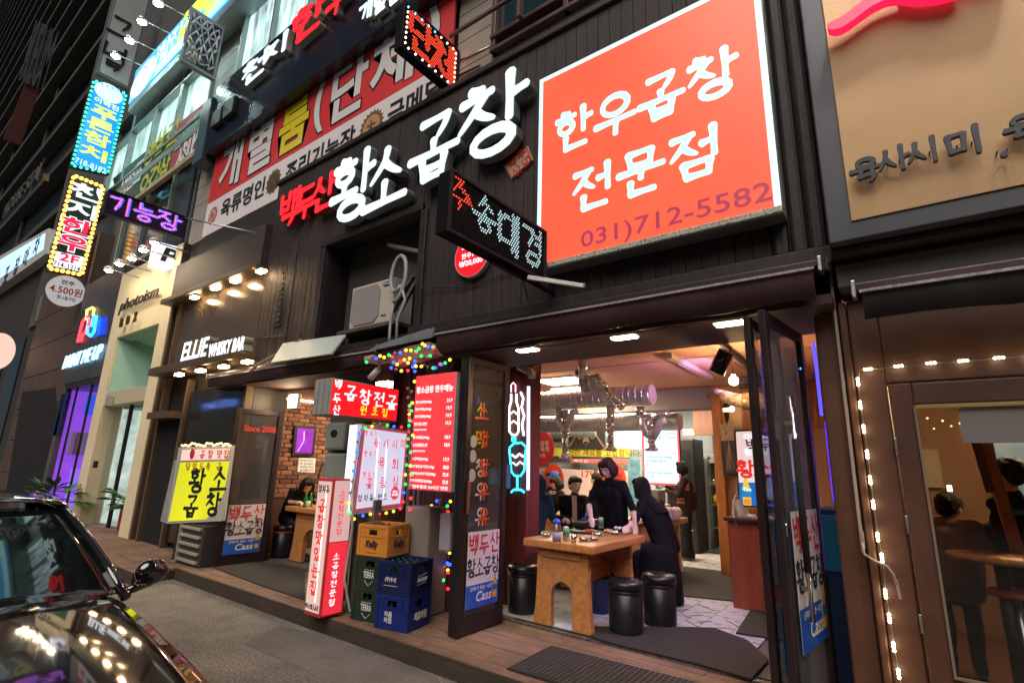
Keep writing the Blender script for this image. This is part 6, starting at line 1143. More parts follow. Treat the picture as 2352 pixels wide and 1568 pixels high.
dL = leaf('open glass door at the left of the doorway with poster and orange painted letters', -3.37, 3.77, 4.43)
MB().bbox(-3.49, -3.42, 3.78, 4.42, .16, 2.70, .006).ob('folded_leaf', BLK, dL)
poster(dL, -3.366, 3.86, 4.33, .37, 1.035)
OR, YL2 = em('door_letter_red', (.75, .07, .01), .22), em('door_letter_yellow', (.8, .45, .02), .22)  # painted letters, given a faint glow of their own
for ch, y in (('소', 945), ('막', 1010), ('창', 1075), ('우', 1128), ('유', 1185)):
    q = at(1112, y, X=-3.37)
    for m_, d, dy in ((YL2 if y < 1050 else WHP, -.014, .035), (OR, -.005, -.0)):
        mb = MB(); put_text(mb, ch, q + X3 * (d + .0) - Y3 * (.075 + dy) - Z3 * .08, DU, DV, DN, .15, .16, .12, .002); mb.ob('letter', m_, dL)
for z in (1.87, 1.73, 1.55): MB().disc((-3.385, 3.90, z), Y3, Z3, .05, .06, (-.003, 0, 0), 20).ob('sticker', mt('sticker_white', (.5, .52, .58), .5), dL)
MB().bbox(-3.36, -3.33, 3.80, 3.83, 1.20, 1.50, .01).ob('handle', mt('copper_handle', (.55, .25, .15), .3, .8), dL)
MB().box(-3.40, -3.395, 4.35, 4.53, 1.42, 1.66).ob('blue_notice', em('notice_blue', (.05, .15, .35), .3), dL)
dLL = leaf('open glass door of the left dining room with poster and red lettering', -7.95, 3.75, 4.50, .16, 2.38)
poster(dLL, -7.946, 3.85, 4.40, .30, .98); ftext(dLL, 'Since 2008', at(598, 985, X=-7.95) + Vector((0, .0, 0)), DU, DV, DN, .5, .09, em('since_red', (.8, .05, .03), .5), .005)
MB().bbox(-7.94, -7.91, 3.77, 3.80, 1.0, 1.4, .01).ob('handle', mt('orange_handle', (.6, .3, .05), .4), dLL)
# right folded doors
R1 = leaf('nearest folded glass door at the right of the doorway with long chrome handle', -.60, 3.60, 4.44, gl=glassmat('bluish_glass', (.62, .66, .80), refl=.16, rough=.08, dirt=.22)); poster(R1, -.597, 3.74, 4.30, .62, 1.42); R1.rotation_euler.z = math.radians(-7)
R2 = leaf('second folded glass door behind the nearest one at the right', -.74, 3.72, 4.44); 
for z0, z1 in ((.95, 1.35), (.45, .85)): MB().box(-.735, -.732, 3.85, 4.3, z0, z1).ob('blue_strip', mt('teal_blue_print', (.01, .16, .33), .4), R2)
R2.rotation_euler.z = math.radians(-5)
SLV = mt('foam_sleeve', (.008, .008, .009), .9)
for t, x, y, s in ((R1, -.545, 3.80, 1), (R2, -.79, 3.80, -1)):
    MB().cyl((x, y, .80), (x, y, 2.14), .014, 14).ob('bar_handle', CHROME, t); MB().cyl((x, y, 1.07), (x, y, 1.87), .021, 14).ob('foam_sleeve', SLV, t)
    for z in (.98, 1.97): MB().bar((x, y, z), (-.60 if s > 0 else -.785, y, z), .025).ob('handle_bracket', METAL, t)
MB().bbox(-.603, -.585, 3.62, 3.66, 1.28, 1.36, .008).ob('lock', CHROME, R1)
bj = th('blue_light_strip', 'vertical blue glowing light strip on the right jamb behind the folded doors', 'light strip', (-.5, 4.75, 1.4)); MB().box(-.50, -.44, 4.74, 4.76, 1.45, 2.05).ob('lit_panel', em('strip_blue', (.08, .03, 1), 1.5), bj); MB().box(-.52, -.50, 4.70, 4.72, 2.1, 2.68).ob('lit_edge', em('strip_blue2', (.05, .05, 1), 2.5), bj); MB().box(-.47, -.40, 4.78, 4.80, .95, 1.43).ob('lilac_sheet', em('lilac_sheet', (.30, .18, .85), .7), bj)  # panel and sheet glow in place of a purple-lit jamb surface
MB().ball((-.575, 4.38, 2.42), .018, 8, 6).ob('blue_bead', em('blue_bead', (.02, .2, 1), 6), bj)
bw2 = th('blue_cooler', 'dark blue drinks cooler side behind the folded doors', 'cooler', (-.5, 5, .17)); MB().bbox(-.62, -.30, 4.80, 5.3, .17, 1.4, .01).ob('cabinet', mt('cooler_blue', (.01, .03, .10), .4), bw2); MB().bbox(-.6, -.32, 4.785, 4.798, .95, 1.35, .004).ob('blue_label', mt('teal_blue_print', (.01, .16, .33), .4), bw2)
# ================================================================ hanging and standing signs in front of the brick room
kb = th('red_projecting_sign', 'red projecting box sign with white and yellow brush writing', 'sign', (-5.1, 3.8, 2.1)); XR = -5.0
MB().bbox(-5.32, -5.0, 3.34, 4.30, 2.13, 2.54, .012).ob('case', mt('sign_case_grey', (.30, .30, .28), .6, var=.1), kb)
for k in range(3): MB().box(-5.30 + k * .1, -5.225 + k * .1, 3.332, 3.339, 2.14, 2.53).ob('side_slat', GREYP, kb)
MB().box(-4.998, -4.992, 3.35, 4.29, 2.145, 2.525).ob('red_face', em('light_red_face', (.92, .012, .02), .85, var=.08), kb)
def drow(parent, text, pts, X, H, mat_, w_=.14, asp=.9, depth=.003):
    for ch, p in zip(text, pts):
        q = at(*p, X=X); mb = MB(); put_text(mb, ch, q - Y3 * H * asp / 2 - Z3 * H / 2, DU, DV, DN, H * asp, H, w_, depth); mb.ob('letter', mat_, parent)
drow(kb, '곱창전골', [(806, 903), (839, 913), (871, 918), (900, 924)], -4.99, .165, E_W, .13, .95); drow(kb, '백두산', [(777, 883), (774, 914), (773, 942)], -4.99, .10, E_W, .15); drow(kb, '원조집', [(835, 943), (861, 944), (884, 948)], -4.99, .095, em('light_yellow_letter', (1, .75, .02), .9), .14)
wsn = th('white_menu_light_box', 'white backlit sign with pink brush writing framed by coloured bulbs', 'sign', (-4.7, 3.9, 1.1)); XW = -4.7
quad(wsn, 'case', [(832, 973), (941, 989), (926, 1166), (804, 1182)], mt('sign_case_white', (.5, .5, .55), .5), X=XW, thick=.13); q0 = at(818, 1080, X=XW)
MB().box(XW - .125, XW - .008, q0.y - .045, q0.y - .03, 1.14, 2.03).ob('lit_edge', em('light_edge_white', (.70, .82, 1), 1.1), wsn)
quad(wsn, 'red_border', [(835, 978), (937, 992), (922, 1160), (812, 1174)], em('light_border_pink', (.50, .05, .10), .7), X=XW, thick=.003, lift=.003)
quad(wsn, 'white_face', [(839, 983), (933, 996), (918, 1155), (817, 1168)], em('light_face_lilac', (.58, .54, .68), .95, var=.05), X=XW, thick=.003, lift=.006)
TB = em('light_tube_glow', (.78, .88, 1), 1.35)
for px, y0, y1 in ((866, 1006, 1140), (886, 1018, 1146), (853, 1000, 1040)): 
    if px != 853: MB().tube([at(px + 2, y0, X=XW - .0), at(px - 6, y1, X=XW - .0)], .012, 8).ob('tube_inside_glow', TB, wsn)
PKL = em('light_pink_letter', (.70, .06, .12), .8)
drow(wsn, '육사시미', [(864, 1018), (886, 1020), (907, 1020), (926, 1018)], XW + .02, .10, PKL, .11, .75); drow(wsn, '육회', [(876, 1062), (908, 1066)], XW + .02, .11, PKL, .11, .8); drow(wsn, '꽃등심', [(848, 1110), (880, 1108), (908, 1106)], XW + .02, .11, PKL, .11, .8)
for y, x in ((993, 848), (1040, 846), (1088, 843)): drow(wsn, '한우1', [(x - 6, y + 1), (x + 5, y + 2), (x + 15, y + 2)], XW + .02, .052, PKL, .12, .7)
drow(wsn, '정자동원조', [(826, 1144), (840, 1143), (853, 1142), (872, 1141), (884, 1140)], XW + .02, .065, BKP, .11, .8)
MB().disc(at(907, 1132, X=XW + .012), Y3, Z3, .06, .07, (-.003, 0, 0), 24).ob('red_stamp', PKL, wsn); ftext(wsn, '백두산\n황소곱창', at(907, 1132, X=XW + .014), DU, DV, DN, .09, .06, E_W, .01)
sl = th('slim_upright_light_sign', 'slim upright lit sign with red vertical brush writing and a red side', 'sign', (-4.85, 3.4, .2))
a0, a1 = -4.985, -4.72; MB().bbox(a0, a1, 3.30, 3.56, .17, 1.47, .008).ob('case', mt('sign_red_trim', (.55, .04, .05), .5), sl)
MB().box(a0 + .02, a1 - .02, 3.292, 3.299, .21, 1.44).ob('lit_face', em('light_warm_white', (.72, .50, .44), .70), sl); MB().tube([(a1 - .09, 3.298, .30), (a1 - .09, 3.298, 1.38)], .012, 8).ob('tube_glow', em('tube_warm', (1, .86, .72), 1.5), sl)
MB().box(a1 + .001, a1 + .006, 3.32, 3.54, .86, 1.45).ob('side_face_white', em('light_side_white', (.62, .38, .38), .8), sl); MB().box(a1 + .001, a1 + .006, 3.32, 3.54, .19, .85).ob('side_face_red', em('light_side_red', (.80, .03, .05), .8), sl)
PK2 = em('light_red_brush', (.75, .03, .02), .75)
for k, ch in enumerate('곱창맛있는집'):
    mb = MB(); z = 1.20 - k * .155; put_text(mb, ch, (-4.925 + .02 - .01, 3.291, z - .06), FU, FV, FN, .12, .12, .15, .003); mb.ob('letter', PK2, sl)
for k, ch in enumerate('정자동'): mb = MB(); put_text(mb, ch, (-4.95 + k * .065, 3.291, 1.33), FU, FV, FN, .055, .07, .14, .003); mb.ob('letter', BKP, sl)
for k, ch in enumerate('백두산황소곱창'): mb = MB(); put_text(mb, ch, (-4.965 + k * .032, 3.291, .235), FU, FV, FN, .028, .04, .14, .002); mb.ob('letter', BKP, sl)
for k, ch in enumerate('소곱창전문점'):
    mb = MB(); z = 1.30 - k * .075; put_text(mb, ch, (a1 + .007, 3.38, z), DU, DV, DN, .07, .055, .11, .002); mb.ob('letter', PK2, sl)
    mb = MB(); z = .72 - k * .085; put_text(mb, ch, (a1 + .007, 3.38, z - .03), DU, DV, DN, .07, .06, .11, .002); mb.ob('letter', E_WH, sl)
MB().tube([(a1 + .05, 3.5, 1.42), (a1 + .08, 3.52, 1.0), (a1 + .06, 3.5, .5), (a1 + .12, 3.55, .22), (a1 + .3, 3.7, .17), (a1 + .35, 3.75, .3)], .012, 8).ob('power_cable', GREYP, sl)
sp_ = th('steel_sign_post', 'grey steel post behind the slim upright sign', 'post', (-4.75, 3.75, .15)); MB().bbox(-4.95, -4.66, 3.80, 3.9, .15, 1.25, .01).ob('flat_post', mt('post_grey', (.22, .20, .20), .5, .4, var=.3), sp_); MB().bbox(-4.99, -4.955, 3.78, 3.84, .15, 1.3, .006).ob('angle_post', METAL, sp_)
mtb = th('electric_meter_boxes', 'grey electricity meter boxes on a board under the red projecting sign', 'meter', (-5.7, 4.1, 1.3)); MB().bbox(-6.05, -5.25, 4.08, 4.14, .6, 2.72, .008).ob('backboard', mt('board_greybrown', (.13, .11, .10), .7), mtb)
MB().bbox(-5.95, -5.55, 3.96, 4.08, 1.78, 2.12, .03).ob('upper_meter', mt('meter_grey', (.28, .30, .27), .5), mtb); MB().bbox(-5.93, -5.50, 3.97, 4.08, 1.32, 1.74, .03).ob('lower_meter', mt('meter_grey', (.28, .30, .27), .5), mtb); MB().disc((-5.76, 3.955, 1.98), X3, Z3, .07, .05, (0, .01, 0), 20).ob('dial_window', BKP, mtb)
MB().tube([(-5.92, 3.95, 1.62), (-5.97, 3.94, 1.45), (-5.88, 3.94, 1.38), (-5.6, 3.94, 1.42)], .012, 8).ob('black_cable', BLKM, mtb); MB().bbox(-5.65, -5.2, 3.9, 4.05, .15, 1.3, .01).ob('lower_panel', mt('panel_greybrown', (.16, .12, .11), .6), mtb)
# timber recess between the doors
rcs = th('recess_wall', 'dark red timber recess between the two door openings', 'wall', (-4.4, 4.4, .15))
for k in range(12): MB().bbox(-5.2 + k * .145, -5.2 + k * .145 + .14, 4.36, 4.40, .15, 2.73, .004).ob('board', mt('recess_board', (.10, .028, .022), .55, var=.35, vs=3, stretch=(4, 4, .6)), rcs)
MB().box(-5.2, -3.5, 4.402, 4.6, .15, 2.73).ob('core', BLK, rcs)
for k, (x, r) in enumerate(((-4.55, .03), (-4.46, .022), (-4.38, .03))): MB().tube([(x, 4.2, .5), (x + .02, 4.15, 1.6), (x - .03, 4.18, 2.3), (x + .05, 3.95, 2.85)], r, 8).ob('conduit', mt('conduit_brown', (.14, .10, .09), .6), rcs)
fanb = th('exhaust_fan_cage', 'pinkish fan cage tangled in bulbs above the red price board', 'fan', (-4.0, 3.9, 2.55)); mb = MB()
for k in range(7): r_ = .05 + .018 * k; mb.tube([Vector((-3.98 + r_ * math.cos(a), 3.95 - .03, 2.62 + r_ * .8 * math.sin(a))) for a in [2 * math.pi * j / 14 for j in range(15)]], .005, 5)
kind(mb.ob('wire_cage', mt('cage_pink', (.35, .2, .2), .5), fanb), 'stuff'); MB().bbox(-4.15, -3.8, 3.98, 4.1, 2.5, 2.72, .02).ob('fan_body', mt('fan_body', (.22, .12, .11), .6), fanb)
# red price board
pbd = th('red_price_board', 'tall red price board with white menu lines beside the glass door', 'menu board', (-3.85, 3.8, 1.4)); MB().bbox(-4.15, -3.565, 3.80, 3.86, 1.385, 2.56, .006).ob('case', WHITE, pbd); MB().box(-4.145, -3.57, 3.792, 3.799, 1.39, 2.555).ob('red_face', em('light_red_board', (.82, .045, .055), .80, var=.15, vs=1), pbd)
PW = em('light_menu_line', (1, .80, .82), .95); ftext(pbd, '황소곱창 한우메뉴', (-3.855, 3.79, 2.40), FU, FV, FN, .53, .075, PW, .03)
mrows = [('한우곱창(200g)', '21,9', 2.27), ('한우막창(200g)', '19,9', 2.195), ('한우대창(200g)', '19,9', 2.12), ('한우모듬 2인분', '15,5', 2.045), ('*2인분부터 주문가능', '', 1.985), ('한우염통(200g)', '18,9', 1.905), ('한우곱창전골 2인', '18,0', 1.83), ('*2인분부터 주문가능', '', 1.77), ('소갈비살(200g)', '17,9', 1.69), ('한우꽃등심·특갈(150g)', '38,0', 1.615), ('한우육사시미·특갈(200g)', '35,0', 1.545), ('한우육회한접시(200g)', '25,0', 1.475)]
for l, r, z in mrows:
    sm = l[0] == '*'; n_ = len(l) * (.017 if sm else .0235); ftext(pbd, l, (-4.12 + n_ / 2, 3.79, z), FU, FV, FN, n_, .020 if sm else .036, PW, .015)
    if r: ftext(pbd, r, (-3.63, 3.79, z), FU, FV, FN, .075, .04, PW, .02)
ftext(pbd, '연중무휴로 24시간 영업', (-3.86, 3.79, 1.42), FU, FV, FN, .53, .036, PW, .02)
# white box behind crates
wbx = th('white_cooler_box', 'pale beige box appliance behind the crates', 'box', (-4.1, 4.2, .15)); MB().bbox(-4.42, -4.05, 4.02, 4.34, .15, 1.20, .02).ob('body', mt('box_beige', (.25, .21, .18), .5), wbx); MB().bbox(-4.0, -3.84, 4.12, 4.3, .78, 1.15, .02).ob('side_panel', mt('box_lilac', (.40, .36, .42), .5), wbx)
# ---------------------------------------------------------------- crates
def crate(lab, x, y, z, col, kind_, rot=math.radians(12), W=.37, D=.36, H=.292, bottles=(.02, .06, .03)):
    t = th('bottle_crate', lab, 'crate', (0, 0, 0), 'stacked bottle crates'); m_ = mt('crate_' + kind_, col, .42, var=.10, vs=8, bump=.05)
    def wall_(n_, ax):
        mb = MB()
        def bx(u0, u1, z0, z1, d0=0, d1=.014):
            if ax == 0: mb.box(u0, u1, d0, d1, z0, z1)
            elif ax == 1: mb.box(u0, u1, D - d1, D - d0, z0, z1)
            elif ax == 2: mb.box(W - d1, W - d0, u0, u1, z0, z1)
            else: mb.box(d0, d1, u0, u1, z0, z1)
        L_ = W if ax < 2 else D; h0, h1 = L_ * .36, L_ * .64
        bx(.016, L_ - .016, .0, H * .66); bx(.016, h0, H * .66, H * .84); bx(h1, L_ - .016, H * .66, H * .84); bx(.016, L_ - .016, H * .84, H)
        mb.ob('crate_wall', m_, t)
        r = MB()
        def rb(u0, u1, z0, z1): 
            if ax == 0: r.box(u0, u1, -.006, -.0005, z0, z1)
            elif ax == 1: r.box(u0, u1, D + .0005, D + .006, z0, z1)
            elif ax == 2: r.box(W + .0005, W + .006, u0, u1, z0, z1)
            else: r.box(-.006, -.0005, u0, u1, z0, z1)
        rb(.0, L_, H - .028, H); rb(0, L_, 0, .015); rb(.0, .03, .015, H - .028); rb(L_ - .03, L_, .015, H - .028); rb(.03, L_ - .03, H * .60, H * .63)
        for k in (.2, .8): rb(L_ * k - .005, L_ * k + .005, H * .63, H - .028)
        r.ob('rib_frame', m_, t, kind='stuff')
    for ax in range(4): wall_('w', ax)
    for x_, y_ in ((0, 0), (W - .016, 0), (0, D - .016), (W - .016, D - .016)): MB().bbox(x_, x_ + .016, y_, y_ + .016, 0, H, .005).ob('corner_post', m_, t)
    MB().box(.016, W - .016, .016, D - .016, .004, .016).ob('base', m_, t)
    bm = MB().lathe([(.028, 0), (.031, .01), (.031, .13), (.013, .20), (.013, .245), (.016, .25), (.016, .262)], (0, 0, 0), 10).mesh('bottle', mt('crate_bottle_' + kind_, bottles, .1))
    for i in range(4):
        for j in range(4):
            o = bpy.data.objects.new('bottle', bm); COL.objects.link(o); o.parent = t; o.location = (.055 + i * (W - .11) / 3, .055 + j * (D - .11) / 3, .017)
    if kind_ == 'orange':
        INK = mt('ink_plum', (.05, .01, .06), .5)
        ftext(t, 'Kelly', (W / 2, -.0065, H * .36), FU, FV, FN, .15, .085, INK, .03, shear=.2); ftext(t, 'Kelly', (W + .0065, D / 2, H * .36), DU, DV, DN, .17, .09, INK, .03, shear=.2)
        MB().box(W * .3, W * .7, -.008, -.0065, .03, .033).ob('fine_line', INK, t); MB().box(W + .0065, W + .008, D * .3, D * .75, .03, .033).ob('fine_line', INK, t)
    if kind_ == 'green':
        ftext(t, 'TERRA', (W / 2, -.0065, H * .42), FU, FV, FN, .13, .06, WHP, .02)
        MB().bar((W * .36, -.008, H * .24), (W * .5, -.008, H * .08), .003).bar((W * .5, -.008, H * .08), (W * .64, -.008, H * .24), .003).ob('v_mark', WHP, t); MB().bar((W * .33, -.008, H * .57), (W * .67, -.008, H * .57), .003).ob('top_line', WHP, t)
    if kind_ == 'blue':
        ftext(t, '(주)두산', (W / 2 - .03, -.0065, H * .45), FU, FV, FN, .13, .045, WHP, .015); MB().bar((W * .2, -.008, H * .27), (W * .62, -.008, H * .27), .003).ob('underline', WHP, t)
        ftext(t, 'DOOSAN', (W + .0065, D * .52, H * .44), DU, DV, DN, .16, .035, WHP, .02, shear=.5); MB().bar((W + .008, D * .3, H * .55), (W + .008, D * .75, H * .60), .003).bar((W + .008, D * .3, H * .3), (W + .008, D * .7, H * .33), .003).ob('frame_lines', WHP, t)
    if kind_ == 'cobalt':
        ftext(t, '처음\n처럼', (W / 2 - .03, -.0065, H * .36), FU, FV, FN, .09, .10, WHP, .015); ftext(t, '처음처럼', (W + .0065, D * .52, H * .38), DU, DV, DN, .2, .07, WHP, .02)
    t.location = (x, y, z); t.rotation_euler = (0, 0, rot)
    return t
gx, gy = -4.575, 3.55; G_ = (.012, .035, .022)
crate('dark green crate at the very bottom of the left stack', gx, gy, .152, G_, 'green'); crate('dark green crate in the middle of the left stack, under the orange one', gx, gy, .446, G_, 'green', bottles=(.02, .05, .03))
crate('orange crate on top of the left stack', gx + .003, gy, .742, (.62, .24, .035), 'orange', bottles=(.03, .03, .03))
bxx, byy = -4.19, 3.53; crate('bright blue crate at the bottom of the right stack', bxx, byy, .152, (.008, .022, .17), 'cobalt'); crate('navy crate on top of the right stack, full of bottles', bxx, byy, .446, (.008, .014, .075), 'blue', bottles=(.01, .05, .04))
# ---------------------------------------------------------------- coloured bulb strings
CB = [em('bulb_red', (1, .02, .04), 2.6), em('bulb_green', (.02, .8, .12), 2.2), em('bulb_blue', (.02, .08, 1), 3.2), em('bulb_yellow', (1, .55, .04), 2.6), mt('bulb_off', (.45, .33, .33), .3)]
BM = [MB().ball((0, 0, 0), .017, 8, 6).mesh('bulb', m_) for m_ in CB]
def bulb_string(lab, pts, n, seed, jit=2.0):
    random.seed(seed); P = [(at(x, y, Y=Y) if Y > 0 else at(x, y, X=Y)) for x, y, Y in pts]; t = th('bulb_string', lab, 'string lights', P[0], 'strings of coloured bulbs'); D_ = [0]
    for a, b in zip(P, P[1:]): D_.append(D_[-1] + (b - a).length)
    MB().tube(P, .003, 4).ob('wire', mt('wire_green', (.02, .03, .02), .6), t)
    for k in range(n):
        d = D_[-1] * (k + .5) / n; i = max(j for j in range(len(P) - 1) if D_[j] <= d); p = P[i].lerp(P[i + 1], (d - D_[i]) / max(1e-6, D_[i + 1] - D_[i]))
        o = bpy.data.objects.new('bulb', random.choice(BM)); COL.objects.link(o); par(o, t); o.location = p + Vector((random.uniform(-.01, .01) * jit, -.01, random.uniform(-.015, .01) * jit))
bulb_string('string of coloured bulbs draped round the grey bent flashing', [(840, 828, 3.35), (868, 818, 3.35), (920, 812, 3.4), (960, 800, 3.5), (975, 790, 3.6), (998, 800, 3.62), (985, 820, 3.62), (945, 825, 3.5), (900, 838, 3.5), (930, 850, 3.6), (975, 840, 3.7), (1000, 845, 3.7), (1040, 828, 3.7)], 44, 3)
bulb_string('string of coloured bulbs framing the white backlit sign', [(938, 880, 3.75), (942, 935, 3.75), (940, 990, -4.68), (936, 1040, -4.68), (932, 1110, -4.68), (926, 1168, -4.68), (900, 1172, -4.68), (860, 1180, -4.68), (810, 1190, -4.68), (803, 1150, -4.68), (815, 1080, -4.68), (828, 985, -4.68), (870, 972, -4.68), (930, 982, -4.68)], 40, 5, 1)
bulb_string('tangle of coloured bulbs on the timber beside the glass door', [(1040, 1140, 4.3), (985, 1155, 4.28), (1036, 1180, 4.3), (986, 1195, 4.28), (1030, 1215, 4.3), (990, 1235, 4.28), (1036, 1262, 4.3), (985, 1285, 4.28), (1034, 1310, 4.3), (992, 1325, 4.28), (1030, 1333, 4.3), (1042, 1215, 4.2)], 54, 9, 5)
bulb_string('short drooping string of bulbs beside the red price board', [(960, 800, 3.6), (955, 850, 3.7), (950, 900, 3.75), (948, 1010, 3.75), (946, 1100, 3.75), (944, 1180, 3.8)], 16, 12, 2)
# ---------------------------------------------------------------- yellow sign and its stand
ys = th('yellow_light_sign', 'yellow-green backlit sign with black brush letters and a pink header', 'sign', at(450, 1100, Y=3.6))
def wedge(name, tl, tr, br, bl, Ya, Yb, m_, thick=.01, lift=0):
    P = [at(*tl, Y=Ya), at(*tr, Y=Yb), at(*br, Y=Yb), at(*bl, Y=Ya)]; nrm = (P[1] - P[0]).cross(P[3] - P[0]).normalized()
    if nrm.y > 0: nrm = -nrm
    return MB().prism([p + nrm * lift for p in P], -nrm * thick).ob(name, m_, ys), P, nrm
YA, YBk = 3.50, 3.72
wedge('case', (410, 1027), (531, 1022), (509, 1196), (383, 1202), YA, YBk, mt('sign_case_pale', (.45, .45, .42), .5), .06); wedge('side_strip', (400, 1056), (413, 1055), (384, 1202), (368, 1196), YA + .10, YA + .005, GREYP, .02)
_, PY, ny = wedge('yellow_face', (414, 1062), (527, 1059), (506, 1190), (387, 1197), YA, YBk, em('light_yellow_green', (.68, .68, .02), .74, var=.25, vs=.9), .005, .004); wedge('pink_header', (419, 1033), (529, 1029), (525, 1054), (415, 1057), YA, YBk, em('light_pink_header', (.92, .50, .46), .92), .005, .004)
uy = (PY[1] - PY[0]).normalized()
def yt(ch, p, s, m_, w_=.15, lift=.012):
    r = RM @ Vector((p[0] - 1176, -(p[1] - 784), -FPX)); t_ = (PY[0] - EYE).dot(ny) / r.dot(ny); q = EYE + r * t_ + ny * lift; mb = MB(); put_text(mb, ch, q - uy * s / 2 - Z3 * s / 2, uy, Z3, ny, s, s, w_, .003); mb.ob('letter', m_, ys)
for ch, p in zip('황소', ((455, 1104), (506, 1100))): yt(ch, p, .33, BKP, .15)
for ch, p in zip('곱창', ((441, 1162), (491, 1158))): yt(ch, p, .30, BKP, .15)
OG = mt('orange_ink', (.6, .18, .02), .5)
for ch, x in zip('당일도축곱', (434, 449, 465, 480, 505)): yt(ch, (x, 1071), .10, OG)
for ch, x in zip('곱창맛집', (467, 485, 506, 522)): yt(ch, (x, 1043), .11, OG)
MB().disc(at(443, 1042, Y=YA + .02) + ny * .012, X3, Z3, .08, .08, -ny * .003, 20).ob('round_mark', mt('mark_red', (.6, .04, .04), .5), ys)
gl_ = MB(); random.seed(4)
for k in range(30): p = at(418 + k * 3.8, 1024 - random.uniform(0, 7), Y=YA + .01 * k * .6); gl_.ball(p, .016, 6, 4)
gl_.ob('fairy_lights', em('fairy_warm', (1, .62, .25), 3.2), ys, kind='stuff')
au = th('outdoor_unit', 'beige outdoor unit with louvre slats standing under the yellow sign', 'air conditioner', (-8.6, 3.7, .15)); ACB = mt('unit_beige', (.35, .31, .25), .6, var=.15)
MB().bbox(-8.75, -8.05, 3.60, 4.0, .152, .70, .015).ob('casing', mt('unit_dark', (.05, .045, .04), .6), au)
for k in range(5): MB().bbox(-8.70, -8.08, 3.56, 3.60, .19 + k * .11, .23 + k * .11, .006).ob('slat', ACB, au)
MB().bbox(-8.78, -8.70, 3.55, 3.62, .152, .72, .008).ob('corner_post', ACB, au)
for k in range(12):
    for j in range(2): MB().box(-8.775 + j * .035, -8.75 + j * .035, 3.538, 3.549, .19 + k * .042, .22 + k * .042).ob('grille_slot', BKP, au)
# ================================================================ neighbour at the right
rn = th('right_neighbour_front', 'dark brown wooden front of the neighbouring pub with door and window', 'building', (1, 4, 0))
BW = mt('brown_panel_wood', (.085, .032, .018), .5, var=.25, vs=2, bump=.08)
for x0, x1, y in ((-.27, -.225, 3.98), (-.222, -.06, 4.0)): MB().bbox(x0, x1, y, 4.3, .1, 2.78, .01).ob('jamb_panel', BW, rn)
MB().bbox(-.42, -.275, 4.02, 4.4, .1, 2.73, .01).ob('jamb_panel', BW, rn); MB().bbox(-.06, 3, 4.0, 4.2, 2.22, 2.9, .01).ob('head_panel', BW, rn); MB().bbox(-.245, 3.2, 3.85, 4.2, 2.84, 3.0, .01).ob('cornice', mt('grey_cornice', (.10, .09, .09), .6), rn)
MB().bbox(-.25, 3.2, 3.72, 4.3, 3.03, 3.06, .004).ob('soffit', mt('dark_soffit', (.02, .018, .018), .7), rn); MB().bbox(-.245, 3.2, 3.92, 4.3, 3.0, 3.03, .004).ob('soffit_strip', mt('tan_soffit', (.16, .12, .09), .7), rn)
pdr = [( -.055, .065), (.9, 1.02)]
MB().bbox(-.052, .06, 3.97, 4.03, .15, 2.21, .008).ob('door_stile', BW, rn); MB().bbox(.062, 3, 3.97, 4.03, 2.08, 2.21, .008).ob('door_rail', BW, rn); MB().bbox(.062, 3, 3.97, 4.03, .15, .60, .008).ob('door_rail', BW, rn)
LN = MB().box(.055, .068, 3.955, 3.97, .60, 2.07).ob('glazing_bead', mt('bead_tan', (.20, .15, .11), .5), rn); MB().box(.068, 3, 3.955, 3.97, 2.055, 2.075).ob('glazing_bead', mt('bead_gold', (.45, .32, .15), .4, .5), rn); MB().box(.068, 3, 3.955, 3.97, .60, .615).ob('glazing_bead', MATS['bead_tan'], rn)
MB().box(.062, 3, 3.99, 3.996, .60, 2.08).ob('window_glass', glassmat('pub_glass', (.8, .8, .8), .05, .02), rn); MB().box(.26, 3, 3.984, 3.989, 1.85, 2.05).ob('frosted_band', mt('frosted_band', (.20, .18, .18), .5), rn)
for z in (1.83, 1.38, .85): MB().bbox(-.062, -.048, 3.955, 3.97, z - .05, z + .05, .003).ob('hinge', METAL, rn)
MB().box(-.1, 3.2, 4.3, 4.34, 2.95, 3.1).ob('core', BLK, rn); kind(MB().box(-.15, 3.2, 4.3, 8, 2.6, 2.66).ob('pub_ceiling', mt('pub_dark', (.08, .06, .04), .8))); kind(MB().box(-.15, 3.2, 4.1, 8, .05, .15).ob('pub_floor', mt('pub_floor', (.12, .06, .035), .4, var=.3)))
kind(MB().box(-.145, 3.2, 7.4, 7.5, .1, 2.7).ob('pub_wall', mt('pub_wall', (.22, .13, .07), .8))); kind(MB().box(.72, 3.2, 7.36, 7.39, .9, 2.3).ob('pub_tiled_wall', em('pub_tile_glow', (.22, .36, .42), .42)))  # tiled wall carries its light as a glow of its own
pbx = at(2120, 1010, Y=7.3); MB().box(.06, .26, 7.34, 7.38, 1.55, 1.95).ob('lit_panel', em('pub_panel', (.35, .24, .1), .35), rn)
po2 = th('orange_wooden_brace', 'leaning orange wooden post seen through the pub window', 'post', at(2300, 1150, Y=5.2)); MB().bar(at(2255, 1000, Y=5.2), at(2345, 1290, Y=5.2), .07).ob('beam', PINKW, po2); MB().bar(at(2225, 960, Y=5.0), at(2275, 1130, Y=5.0), .05).ob('beam', mt('brown_post', (.16, .07, .03), .5), po2)
rt = th('round_wooden_table', 'round wooden table behind the pub window', 'table', (.45, 4.9, .15)); c = at(2240, 1275, Y=4.75); MB().lathe([(.0, -.03), (.27, -.03), (.28, -.015), (.28, 0), (0, 0)], (.40, 4.85, c.z), 32).ob('tabletop', TABLEW, rt); MB().cyl((.40, 4.85, .15), (.40, 4.85, c.z - .03), .04).ob('leg', BLKM, rt)
